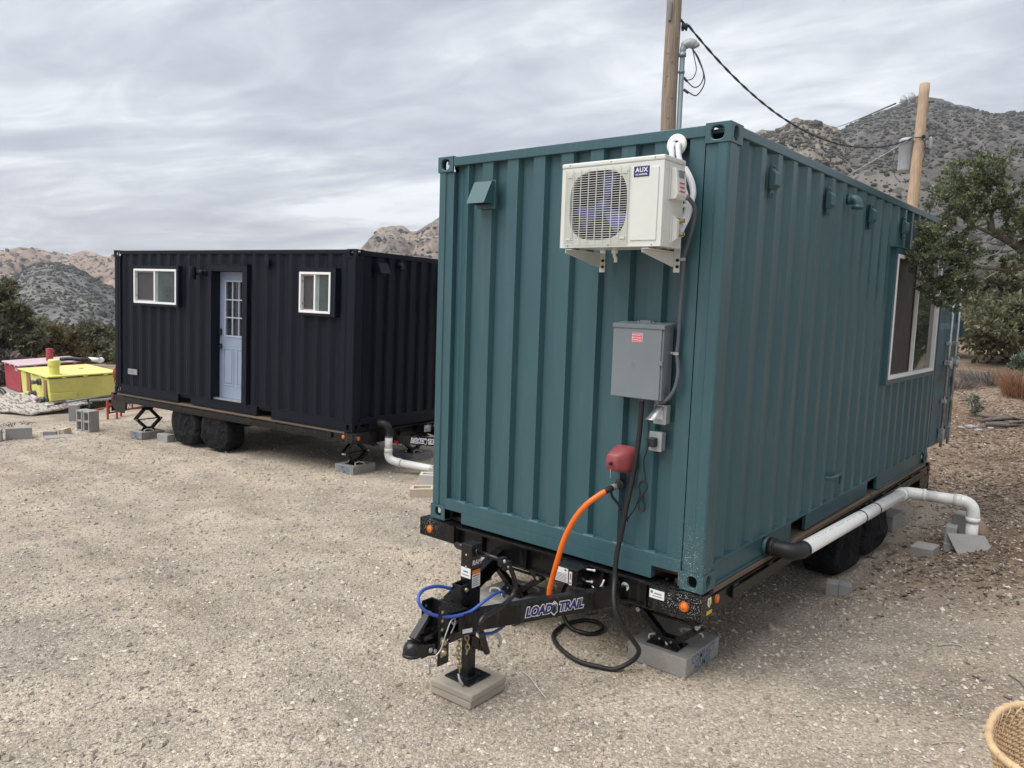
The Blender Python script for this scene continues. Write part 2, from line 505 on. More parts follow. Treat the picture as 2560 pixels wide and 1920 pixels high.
# ------------------------------------------------------------------ ground shape
def sm(t):
    t = np.clip(t, 0, 1); return t * t * (3 - 2 * t)
def G(x, y, fine=True):
    x = np.asarray(x, float); y = np.asarray(y, float)
    z = -.70 + .018 * np.minimum(x + 1, 0); z = np.maximum(z, -.95)
    xr = np.maximum(x + .05, 0)
    k = sm((y + 3) / 7)
    s = xr * xr / (xr + .25)
    z = z + k * (.30 * np.minimum(s, 1.2) + .10 * np.clip(s - 1.2, 0, 7))
    rise = sm((x + 12) / 8) * .083 * np.clip(y - 6.2, 0, 64)
    z = z + rise
    r = np.hypot(x + 2, y)
    left = sm((-x - 17) / 12) * sm((r - 20) / 30)
    z = z - left * np.clip((r - 22) * .16, 0, 16)
    z = z - sm((-y - 8) / 40) * 2.0
    if fine:
        w = sm((26 - r) / 12)
        z = z + w * (.010 * np.sin(x * 2.1 + y * 1.3) * np.sin(y * 1.7 - x * .6) + .006 * np.sin(x * 5.3 + 1) * np.sin(y * 4.7 + 2))
    return z
def gz(x, y):
    return float(G(x, y))

# ------------------------------------------------------------------ camera, sun, sky
cam = bpy.data.cameras.new('camera'); camo = bpy.data.objects.new('camera', cam); COL.objects.link(camo)
CP = Vector((2.06081, -4.42395, 1.79810))
CR = ((.76693, .64087, .03315), (.09368, -.06070, -.99375), (-.63485, .76525, -.10659))
camo.matrix_world = Matrix.Translation(CP) @ Matrix(((CR[0][0], -CR[1][0], -CR[2][0]), (CR[0][1], -CR[1][1], -CR[2][1]), (CR[0][2], -CR[1][2], -CR[2][2]))).to_4x4()
cam.sensor_width = 36; cam.lens = 1945 / 2560 * 36; cam.clip_end = 6000; cam.clip_start = .05
S.camera = camo

SUN_EL, SUN_AZ = R(60), R(204)          # azimuth clockwise from +Y
sl = bpy.data.lights.new('sun', 'SUN'); sl.energy = 1.45; sl.angle = R(60); sl.color = (1, .965, .92)
so = bpy.data.objects.new('sun', sl); COL.objects.link(so)
sd = Vector((math.sin(SUN_AZ) * math.cos(SUN_EL), math.cos(SUN_AZ) * math.cos(SUN_EL), math.sin(SUN_EL)))
so.rotation_euler = sd.to_track_quat('Z', 'Y').to_euler()
so.location = (0, 0, 30)

W = bpy.data.worlds.new('World'); S.world = W; W.use_nodes = True
nt = W.node_tree; nt.nodes.clear()
out = _n(nt, 'ShaderNodeOutputWorld')
sky = _n(nt, 'ShaderNodeTexSky', sky_type='NISHITA'); sky.sun_disc = False
sky.sun_elevation = SUN_EL; sky.sun_rotation = SUN_AZ; sky.dust_density = 2
bg1 = _n(nt, 'ShaderNodeBackground'); bg1.inputs[1].default_value = .07
nt.links.new(sky.outputs[0], bg1.inputs[0])
tc = _n(nt, 'ShaderNodeTexCoord').outputs['Generated']
sep = _n(nt, 'ShaderNodeSeparateXYZ'); nt.links.new(tc, sep.inputs[0])
zz = math_n(nt, 'ADD', math_n(nt, 'MAXIMUM', sep.outputs[2], 0.0), .10)
dv = _n(nt, 'ShaderNodeCombineXYZ')
nt.links.new(math_n(nt, 'DIVIDE', sep.outputs[0], zz), dv.inputs[0])
nt.links.new(math_n(nt, 'DIVIDE', sep.outputs[1], zz), dv.inputs[1])
mp = _n(nt, 'ShaderNodeMapping'); nt.links.new(dv.outputs[0], mp.inputs[0])
mp.inputs['Rotation'].default_value = (0, 0, R(-50)); mp.inputs['Scale'].default_value = (.48, .92, 1)
mp.inputs['Location'].default_value = (.4, .9, 0)
na = noise_tex(nt, mp.outputs[0], .80, 9, .55, 1.0)
nb_ = noise_tex(nt, mp.outputs[0], 3.0, 8, .58, 1.0)
cm = math_n(nt, 'ADD', math_n(nt, 'MULTIPLY', na.outputs[0], .72), math_n(nt, 'MULTIPLY', nb_.outputs[0], .28))
ccol = ramp(nt, cm, [(.37, (.365, .382, .448)), (.45, (.445, .465, .525)), (.52, (.57, .594, .64)), (.60, (.79, .815, .845))])
bg2 = _n(nt, 'ShaderNodeBackground'); nt.links.new(ccol, bg2.inputs[0]); bg2.inputs[1].default_value = .49
mxs = _n(nt, 'ShaderNodeMixShader')
nt.links.new(ramp(nt, cm, [(.58, .93), (.70, .84)]), mxs.inputs[0])
nt.links.new(bg1.outputs[0], mxs.inputs[1]); nt.links.new(bg2.outputs[0], mxs.inputs[2])
nt.links.new(mxs.outputs[0], out.inputs[0])
S.view_settings.view_transform = 'Standard'; S.view_settings.look = 'None'; S.view_settings.exposure = 1.48; S.view_settings.gamma = 1
S.cycles.max_bounces = 6
S.cycles.use_denoising = True

# ------------------------------------------------------------------ ground
def gravel_material():
    m, nt, bs = base_mat('gravel_ground')
    v = coords(nt)
    at = _n(nt, 'ShaderNodeAttribute', attribute_name='litter').outputs['Fac']
    n1 = noise_tex(nt, v, .45, 6, .6); n2 = noise_tex(nt, v, 2.2, 5, .6); n3 = noise_tex(nt, v, 14, 6, .65)
    big = ramp(nt, n1.outputs[0], [(.34, (.385, .338, .280)), (.5, (.452, .392, .318)), (.66, (.515, .440, .348))])
    mid = ramp(nt, n2.outputs[0], [(.35, .80), (.65, 1.12)])
    c = mixc(nt, 1.0, big, mid, 'MULTIPLY')
    rot = _n(nt, 'ShaderNodeMapping'); nt.links.new(v, rot.inputs['Vector']); rot.inputs['Rotation'].default_value = (0, 0, R(24)); rot.inputs['Scale'].default_value = (.22, 1.5, 1)
    n5 = noise_tex(nt, rot.outputs[0], .9, 6, .6, .6)
    c = mixc(nt, 1.0, c, ramp(nt, n5.outputs[0], [(.36, (.85, .83, .82)), (.5, (1, 1, 1)), (.64, (1.09, 1.07, 1.03))]), 'MULTIPLY')
    # stones : two sizes of cells with their own tone
    wv = _n(nt, 'ShaderNodeVectorMath', operation='ADD')
    wob = noise_tex(nt, v, 30, 3); ws = _n(nt, 'ShaderNodeVectorMath', operation='SCALE'); ws.inputs['Scale'].default_value = .02
    nt.links.new(wob.outputs['Color'], ws.inputs[0]); nt.links.new(v, wv.inputs[0]); nt.links.new(ws.outputs[0], wv.inputs[1])
    va = voro(nt, wv.outputs[0], 48); vb = voro(nt, wv.outputs[0], 105); vc = voro(nt, wv.outputs[0], 19)
    ra = ramp(nt, va.outputs['Color'], [(.15, .68), (.5, 1.0), (.85, 1.30)])
    rb = ramp(nt, vb.outputs['Color'], [(.15, .70), (.5, 1.0), (.9, 1.40)])
    tone = mixc(nt, .5, ra, rb)
    edge = ramp(nt, va.outputs['Distance'], [(.35, 1.0), (.75, .62)])
    tone = mixc(nt, .6, tone, mixc(nt, 1.0, tone, edge, 'MULTIPLY'))
    grav = mixc(nt, 1.0, c, tone, 'MULTIPLY')
    # bank: darker earth, brown needles
    lit = ramp(nt, n3.outputs[0], [(.3, (.135, .104, .080)), (.48, (.235, .188, .148)), (.60, (.32, .264, .208)), (.75, (.45, .395, .33))])
    lb = ramp(nt, n1.outputs[0], [(.4, (.72, .62, .54)), (.62, (1.15, 1.08, 1.0))])
    lit = mixc(nt, 1.0, lit, lb, 'MULTIPLY')
    lit = mixc(nt, .5, lit, mixc(nt, 1.0, lit, tone, 'MULTIPLY'))
    lf = math_n(nt, 'ADD', at, math_n(nt, 'MULTIPLY', math_n(nt, 'SUBTRACT', n2.outputs[0], .5), .9), True)
    lf = math_n(nt, 'MULTIPLY', lf, math_n(nt, 'GREATER_THAN', at, .01))
    c = mixc(nt, lf, grav, lit)
    nt.links.new(c, bs.inputs['Base Color'])
    bs.inputs['Roughness'].default_value = .95; bs.inputs['Specular IOR Level'].default_value = .2
    ha = ramp(nt, va.outputs['Distance'], [(0, 1), (.7, 0)]); hb = ramp(nt, vb.outputs['Distance'], [(0, 1), (.7, 0)])
    h = math_n(nt, 'ADD', math_n(nt, 'MULTIPLY', ha, .6), math_n(nt, 'MULTIPLY', hb, .35))
    h = math_n(nt, 'ADD', h, math_n(nt, 'MULTIPLY', n3.outputs[0], .5))
    bump(nt, bs, h, .85, .014)
    return m
M['ground'] = gravel_material()

def axis(lo, hi, step, far):
    core = np.arange(lo, hi + 1e-6, step)
    g = [step]
    while sum(g) < far:
        g.append(g[-1] * 1.16)
    e = np.cumsum(g)
    return np.concatenate([lo - e[::-1], core, hi + e])
def build_ground():
    xs = axis(-19, 5, .10, 2200); ys = axis(-6, 14, .10, 2200)
    X, Y = np.meshgrid(xs, ys); Z = G(X, Y)
    Z = Z - sm((np.hypot(X, Y) - 150) / 500) * 30
    V = np.stack([X, Y, Z], -1).reshape(-1, 3)
    nx, ny = len(xs), len(ys)
    i = np.arange(nx * ny).reshape(ny, nx)
    F = np.stack([i[:-1, :-1], i[:-1, 1:], i[1:, 1:], i[1:, :-1]], -1).reshape(-1, 4)
    o = np_mesh('ground', V, F, 'ground', None, True)
    a = o.data.attributes.new('litter', 'FLOAT', 'POINT')
    a.data.foreach_set('value', litter_w(V[:, 0], V[:, 1]).astype(np.float32))
    o['kind'] = 'structure'
def litter_w(x, y):
    a = sm((x + .25) / .9) * sm((y - 1.2) / 2.6)
    b = sm((y - 5.4) / 2.5) * sm((x + 6) / 3)
    l = .65 * sm((-x - 17.5) / 5) + .30 * sm((x - .4) / 1.2)
    return np.clip(np.maximum(np.maximum(a, b), l), 0, 1)
build_ground()

# loose stones (one mass nobody could count)
def visible(x, y, z, pad=1.05):
    d = np.stack([x - CP.x, y - CP.y, z - CP.z], -1) @ np.array(CR).T
    return (d[:, 2] > .3) & (np.abs(d[:, 0] / d[:, 2]) < .66 * pad) & (np.abs(d[:, 1] / d[:, 2]) < .495 * pad), d[:, 2]
M['stone'] = island_mat('loose_stone', [(0, (.20, .18, .155)), (.35, (.32, .285, .24)), (.7, (.43, .382, .32)), (.92, (.53, .475, .40)), (1, (.64, .60, .53))], .95)
def gravel():
    N = 150000
    # sample by screen-ish density: ray from the camera position onto the ground, so near stones are as dense as far ones
    ang = rng.uniform(R(-86), R(8), N); dist = 1.6 * np.exp(rng.uniform(0, 1, N) ** .62 * math.log(17 / 1.6)) + .8
    x = CP.x + np.sin(ang) * dist; y = CP.y + np.cos(ang) * dist
    z = G(x, y)
    ok, dep = visible(x, y, z)
    keep = ok & (rng.uniform(0, 1, N) > litter_w(x, y) * .55)
    x, y, z = x[keep], y[keep], z[keep]
    n = len(x)
    s = rng.lognormal(math.log(.0068), .50, n) * (1 + .04 * dist[keep]); s = np.minimum(s, .030)
    octv = np.array([(1, 0, 0), (0, 1, 0), (-1, 0, 0), (0, -1, 0), (0, 0, 1), (0, 0, -.6)], float)
    of = np.array([(0, 1, 4), (1, 2, 4), (2, 3, 4), (3, 0, 4), (1, 0, 5), (2, 1, 5), (3, 2, 5), (0, 3, 5)])
    V = octv[None] * rng.uniform(.6, 1.25, (n, 6, 1)); V = V + rng.normal(0, .16, V.shape)
    V *= np.stack([np.ones(n), rng.uniform(.6, 1, n), rng.uniform(.4, .75, n)], -1)[:, None]
    a = rng.uniform(0, 2 * math.pi, n); ca, sa = np.cos(a)[:, None], np.sin(a)[:, None]
    V = np.stack([V[..., 0] * ca - V[..., 1] * sa, V[..., 0] * sa + V[..., 1] * ca, V[..., 2]], -1) * s[:, None, None]
    V += np.stack([x, y, z + s * .12], -1)[:, None]
    F = of[None] + (np.arange(n) * 6)[:, None, None]
    o = np_mesh('gravel', V.reshape(-1, 3), F.reshape(-1, 3), 'stone')
    o['kind'] = 'stuff'; o['label'] = 'loose pale gravel stones strewn over the yard'
gravel()
M['chip'] = island_mat('wood_chips', [(0, (.07, .05, .038)), (.4, (.15, .112, .085)), (.75, (.25, .202, .16)), (.93, (.38, .335, .28)), (1, (.64, .60, .54))], .9)
def litter():
    N = 62000
    x = rng.uniform(-3.5, 3.2, N); y = rng.uniform(.8, 19, N)
    z = G(x, y); ok, dep = visible(x, y, z)
    keep = ok & (rng.uniform(0, 1, N) < litter_w(x, y) ** 1.5 * np.clip(.6 + .5 * np.sin(x * 2.3 + y) * np.sin(y * 1.1), .2, 1))
    x, y, z = x[keep], y[keep], z[keep]; n = len(x)
    L = rng.lognormal(math.log(.0165), .5, n); wd = L * rng.uniform(.15, .45, n); a = rng.uniform(0, math.pi * 2, n)
    u = np.stack([np.cos(a), np.sin(a), rng.uniform(-.25, .35, n)], -1); w = np.stack([-np.sin(a), np.cos(a), rng.uniform(-.3, .3, n)], -1)
    c = np.stack([x, y, z + .008], -1)
    up = np.array([0, 0, 1.0])
    A = [c - u * L[:, None] - w * wd[:, None], c + u * L[:, None] - w * wd[:, None] * .5, c + u * L[:, None] * .8 + w * wd[:, None], c - u * L[:, None] * .7 + w * wd[:, None]]
    B = [p + up * .006 for p in A]
    V = np.stack(A + B, 1).reshape(-1, 3)
    f = np.array([(4, 5, 6, 7), (0, 1, 5, 4), (1, 2, 6, 5), (2, 3, 7, 6), (3, 0, 4, 7)])
    F = (f[None] + (np.arange(n) * 8)[:, None, None]).reshape(-1, 4)
    o = np_mesh('leaf_litter', V, F, 'chip')
    o['kind'] = 'stuff'; o['label'] = 'brown and bleached wood chips and bark littering the bank'
litter()
# ------------------------------------------------------------------ hills
def rock_mat(name, stops, scale, extra=None, ls=1.0):
    m, nt, bs = base_mat(name)
    v = coords(nt)
    n1 = noise_tex(nt, v, .018 * ls, 8, .62, .6); n2 = noise_tex(nt, v, scale, 8, .7)
    f = math_n(nt, 'ADD', math_n(nt, 'MULTIPLY', n1.outputs[0], .45), math_n(nt, 'MULTIPLY', n2.outputs[0], .55))
    c = ramp(nt, f, stops)
    vo = voro(nt, scaled(nt, v, (1, 1, 1.6)), .30 * ls)
    n4 = noise_tex(nt, v, .9 * ls, 4)
    d = math_n(nt, 'LESS_THAN', vo.outputs['Distance'], math_n(nt, 'MULTIPLY', n4.outputs[0], .75))
    c = mixc(nt, math_n(nt, 'MULTIPLY', d, .62), c, extra or (.062, .062, .056))
    nt.links.new(c, bs.inputs['Base Color']); bs.inputs['Roughness'].default_value = .95; bs.inputs['Specular IOR Level'].default_value = .1
    bump(nt, bs, n2.outputs[0], 1.0, 2.5)
    return m
M['rock_grey'] = rock_mat('grey_desert_rock', [(.36, (.082, .078, .078)), (.5, (.135, .127, .122)), (.62, (.225, .206, .190))], .12)
M['rock_tan'] = rock_mat('tan_desert_rock', [(.36, (.15, .13, .11)), (.5, (.24, .21, .175)), (.62, (.33, .29, .24))], .14)
M['rock_cliff'] = rock_mat('pale_cliff_rock', [(.36, (.12, .108, .10)), (.5, (.235, .20, .17)), (.62, (.36, .30, .245))], .06, ls=.6)
M['rock_slate'] = rock_mat('slate_grey_hill', [(.36, (.145, .143, .144)), (.5, (.205, .200, .192)), (.62, (.275, .265, .245))], .12)
M['rock_orange'] = rock_mat('orange_sandstone', [(.36, (.17, .14, .125)), (.48, (.31, .215, .16)), (.62, (.44, .31, .22))], .05, (.10, .09, .08), ls=.35)
scrubV, scrubF = [], []
icoV = None
def ico():
    t = (1 + 5 ** .5) / 2
    v = np.array([(-1, t, 0), (1, t, 0), (-1, -t, 0), (1, -t, 0), (0, -1, t), (0, 1, t), (0, -1, -t), (0, 1, -t), (t, 0, -1), (t, 0, 1), (-t, 0, -1), (-t, 0, 1)], float) / math.hypot(1, t)
    f = np.array([(0, 11, 5), (0, 5, 1), (0, 1, 7), (0, 7, 10), (0, 10, 11), (1, 5, 9), (5, 11, 4), (11, 10, 2), (10, 7, 6), (7, 1, 8), (3, 9, 4), (3, 4, 2), (3, 2, 6), (3, 6, 8), (3, 8, 9), (4, 9, 5), (2, 4, 11), (6, 2, 10), (8, 6, 7), (9, 8, 1)])
    return v, f
IV, IF = ico()
def hill(name, mat, pts, rc, r0, z0, amp, scrub, ssize, seed, pw=1.15, cliffs=0.0, nth=260, nr=110, back=.5, bumpf=1.0, cover=.34):
    """a hill as real relief: crest heights by azimuth at distance rc, foot at distance r0 and height z0"""
    az = np.array([p[0] for p in pts]); el = np.array([p[1] for p in pts])
    def field(th, rr):
        e = np.interp(th, az, el)
        zc = CP.z + e * rc
        t = (rr - r0) / (rc - r0)
        up = z0 + (zc - z0) * np.clip(t, 0, 1) ** pw
        dn = zc - (zc - z0) * np.clip((t - 1) / back, 0, 1) ** 1.3
        return np.where(t <= 1, up, dn), t
    def rough(x, y, t):
        out = np.empty(x.shape); fx = x.ravel(); fy = y.ravel(); o = out.ravel()
        k = bumpf / (rc * .13)
        for i in range(len(fx)):
            p = Vector((fx[i] * k + seed, fy[i] * k, seed * .7))
            o[i] = noise.ridged_multi_fractal(p, .9, 2.1, 6, 1.0, 2.0) - 1.1 + .35 * noise.noise(p * 9)
        return o.reshape(x.shape)
    th = np.linspace(az[0], az[-1], nth); tt = np.concatenate([[-.06], np.linspace(0, 1, nr), np.linspace(1.02, 1 + back, 18)])
    TH, T = np.meshgrid(th, tt); RR = r0 + T * (rc - r0)
    X = CP.x + np.sin(np.radians(TH)) * RR; Y = CP.y + np.cos(np.radians(TH)) * RR
    Z, t = field(TH, RR)
    nz = rough(X, Y, t)
    w = np.clip(t * 4, 0, 1) * np.where(t < 1, .14 + .86 * np.clip((1 - t) * 3, 0, 1), .5)
    Z = Z + amp * w * (nz - .1)
    if cliffs:
        st = cliffs; Z = np.where(t < 1, np.floor(Z / st) * st + st * sm((Z / st - np.floor(Z / st)) ** 2.2), Z) * .6 + Z * .4
    Z[0] = z0 - 9 - .02 * r0
    V = np.stack([X, Y, Z], -1).reshape(-1, 3)
    nx, ny = len(th), len(tt); i = np.arange(nx * ny).reshape(ny, nx)
    F = np.stack([i[:-1, :-1], i[:-1, 1:], i[1:, 1:], i[1:, :-1]], -1).reshape(-1, 4)
    o = np_mesh(name, V, F, mat, None, True); o['kind'] = 'structure'
    if scrub:
        u = rng.uniform(0, 1, (scrub, 2)); jt = u[:, 0] * (nx - 1.001)
        jr = (u[:, 1] ** .85) * (nr - 1.001)
        a, b = jt.astype(int), jr.astype(int)
        P = V.reshape(ny, nx, 3)[b, a] + (V.reshape(ny, nx, 3)[b + 1, a + 1] - V.reshape(ny, nx, 3)[b, a]) * rng.uniform(0, 1, (scrub, 1))
        d = np.hypot(P[:, 0] - CP.x, P[:, 1] - CP.y)
        clump = np.array([noise.noise(Vector((p[0] * .02, p[1] * .02, seed))) for p in P])
        keep = rng.uniform(-.7, .75, scrub) < clump + cover
        P, d = P[keep], d[keep]; n = len(P)
        s = ssize * rng.lognormal(0, .38, n) * np.clip(.35 + .65 * d / rc, .3, 1)
        B = IV[None] * rng.uniform(.65, 1.3, (n, 12, 1)) * s[:, None, None] * np.array([1.1, 1.1, .9])
        B = B + P[:, None] + np.array([0, 0, .25]) * s[:, None, None]
        base = sum(len(q) for q in scrubV)
        scrubV.append(B.reshape(-1, 3)); scrubF.append((IF[None] + (np.arange(n) * 12)[:, None, None]).reshape(-1, 3) + base)
hill('hills', 'rock_grey', [(-34, .12), (-28.28, .165), (-23.12, .178), (-20.43, .1885), (-19.3, .196), (-18.15, .2066), (-17.4, .213), (-16.63, .2203), (-14.87, .2299), (-13.47, .2349), (-12.83, .2345), (-11.73, .2311), (-10.36, .2231), (-9.49, .2184), (-8.52, .2164), (-7.68, .2163), (-4.94, .2165), (-1.2, .196), (6, .17), (14, .12)],
     470, 62, 3.2, 9, 46000, .56, 3.1, 1.25, cover=.42)
hill('hills', 'rock_tan', [(-36, .10), (-31.05, .1638), (-26.95, .1807), (-24.6, .196), (-23.16, .2064), (-21.76, .215), (-20.98, .220), (-20.2, .2201), (-19.18, .2159), (-18.15, .2055), (-17.15, .186), (-15.32, .150), (-13.25, .108), (-11.22, .064), (-9.5, .02)],
     330, 70, 3.0, 7, 24000, .46, 8.4, 1.2, cover=.38)
hill('hills', 'rock_cliff', [(-58, -.01), (-54, .005), (-52.29, .0183), (-51.46, .0386), (-50.72, .0589), (-50.22, .0706), (-49.81, .0779), (-48.68, .0863), (-47.86, .0824), (-47.08, .080), (-46.32, .090), (-45.39, .0977), (-42.41, .1146), (-36.69, .1426), (-28.27, .150)],
     620, 120, -4, 14, 4000, .95, 5.2, 1.25, cliffs=16)
hill('hills', 'rock_slate', [(-82, -.012), (-76.02, -.0108), (-74.25, -.0035), (-72.53, .0057), (-71.77, .0153), (-71.25, .0231), (-70.56, .0254), (-69.83, .0255), (-69.15, .0219), (-68.35, .0162), (-67.82, .009), (-66.83, -.0011), (-65.77, -.007), (-60, -.03)],
     430, 110, -19, 3.2, 20000, .52, 12.7, 1.0, cover=.10)
hill('hills', 'rock_orange', [(-84, .018), (-76.88, .025), (-74.19, .0311), (-72.97, .0347), (-72.02, .0378), (-71.48, .0374), (-70.7, .0367), (-69.39, .0344), (-68.6, .0326), (-67.73, .0338), (-67.18, .0322), (-66.79, .0352), (-64.06, .0332), (-59.03, .0233), (-53.67, .0174), (-50, .01)],
     1300, 480, -30, 22, 12000, 1.45, 15.3, 1.0, bumpf=1.6)
sc = np_mesh('hillside_scrub', np.concatenate(scrubV), np.concatenate(scrubF), 'scrub')
sc['kind'] = 'stuff'; sc['label'] = 'dark scrub and pinyon dotted over the rocky slopes'
# ------------------------------------------------------------------ shipping containers
# canonical frame of a unit: front end at y = 0 facing -y, body x in [-CW, 0], y in [0, CL], floor of the box at z = 0
CW, CL = 2.438, 6.058
X_, Y_, Z_ = Vector((1, 0, 0)), Vector((0, 1, 0)), Vector((0, 0, 1))
T_TEAL = Matrix.Identity(4)
def rotv(w):
    w = Vector(w); return Matrix.Rotation(w.length, 4, w) if w.length else Matrix.Identity(4)
NAV = Matrix.Translation((-6.6507, 2.54880, -.15079)) @ rotv((-.01246, .002866, 0)) @ Matrix.Rotation(.113986, 4, 'Z')
T_NAVY = NAV @ Matrix.Translation((0, CW, 0)) @ Matrix.Rotation(R(90), 4, 'Z')
def nl(X, Y, Z):
    """navy: (along the long face, into the box, up) -> canonical frame"""
    return (Y - CW, -X, Z)

def corr(mb, o, u, n, length, z0, z1, prof, depth, start=0.0, openings=(), mi=0):
    """corrugated sheet: prof = list of (run, level) where level 0 = outer face, 1 = inner; n points outward"""
    o, u, n = Vector(o), Vector(u), Vector(n)
    pts = [(0.0, 1.0 if start else 0.0)]; a = start
    if start:
        pts.append((start, 1.0))
    k = 0
    while a < length - 1e-4:
        run, lev = prof[k % len(prof)]
        b = min(a + run, length)
        prev = pts[-1][1]
        pts.append((b, prev + (lev - prev) * (b - a) / run)); a = b; k += 1
    cuts = sorted({q for op in openings for q in op[:2]})
    full = []
    for (a, la), (b, lb) in zip(pts, pts[1:]):
        xs = [a] + [q for q in cuts if a < q < b] + [b]
        for p, q in zip(xs, xs[1:]):
            if q - p > 1e-5:
                L = lambda t: la + (lb - la) * (t - a) / (b - a)
                full.append((p, L(p), q, L(q)))
    vs, fs = [], []
    for p, lp, q, lq in full:
        zs = [(z0, z1)]
        for a0, a1, b0, b1 in openings:
            if p >= a0 - 1e-6 and q <= a1 + 1e-6:
                nz = []
                for za, zb in zs:
                    if za < b0: nz.append((za, min(zb, b0)))
                    if zb > b1: nz.append((max(za, b1), zb))
                zs = nz
        for za, zb in zs:
            i = len(vs)
            A, B = o + u * p - n * (lp * depth), o + u * q - n * (lq * depth)
            vs += [A + Z_ * za, B + Z_ * za, B + Z_ * zb, A + Z_ * zb]; fs.append((i, i + 1, i + 2, i + 3))
    mb.add(vs, fs, mi)
END_P = [(.104, 0), (.018, 1), (.104, 1), (.0185, 0)]
SIDE_P = [(.072, 0), (.068, 1), (.070, 1), (.068, 0)]

def casting(mb, sx, sy, top, H, hole=(.040, .055)):
    """hollow corner casting at the corner (sx: -1 left, 0 right; sy: 0 front, 1 back)"""
    w, l, h = .178, .162, .118
    x0 = -CW if sx else -l; x1 = x0 + l
    y0 = CL - w if sy else 0; y1 = y0 + w
    z0 = H - h if top else 0; z1 = z0 + h
    t = .028
    # end face
    yy = y1 if sy else y0; nn = Y_ if sy else -Y_
    o = (x1, yy, z0) if sy else (x0, yy, z0); u = -X_ if sy else X_
    cu = (l * .48 if top else l * .52)
    mb.hole_face(o, u, Z_, nn, l, h, cu, h * .5, hole[0] * (1.05 if top else .8), hole[1] * (.72 if top else .68), t)
    xx = x0 if sx else x1; nn = -X_ if sx else X_
    o = (xx, y1, z0) if sx else (xx, y0, z0); u = -Y_ if sx else Y_
    mb.hole_face(o, u, Z_, nn, w, h, w * .48, h * .5, .032, .042, t)
    zz = z1 if top else z0
    mb.add([(x0, y0, zz), (x1, y0, zz), (x1, y1, zz), (x0, y1, zz)], [(0, 1, 2, 3)])
    z2 = z0 if top else z1
    mb.add([(x0, y0, z2), (x1, y0, z2), (x1, y1, z2), (x0, y1, z2)], [(3, 2, 1, 0)])

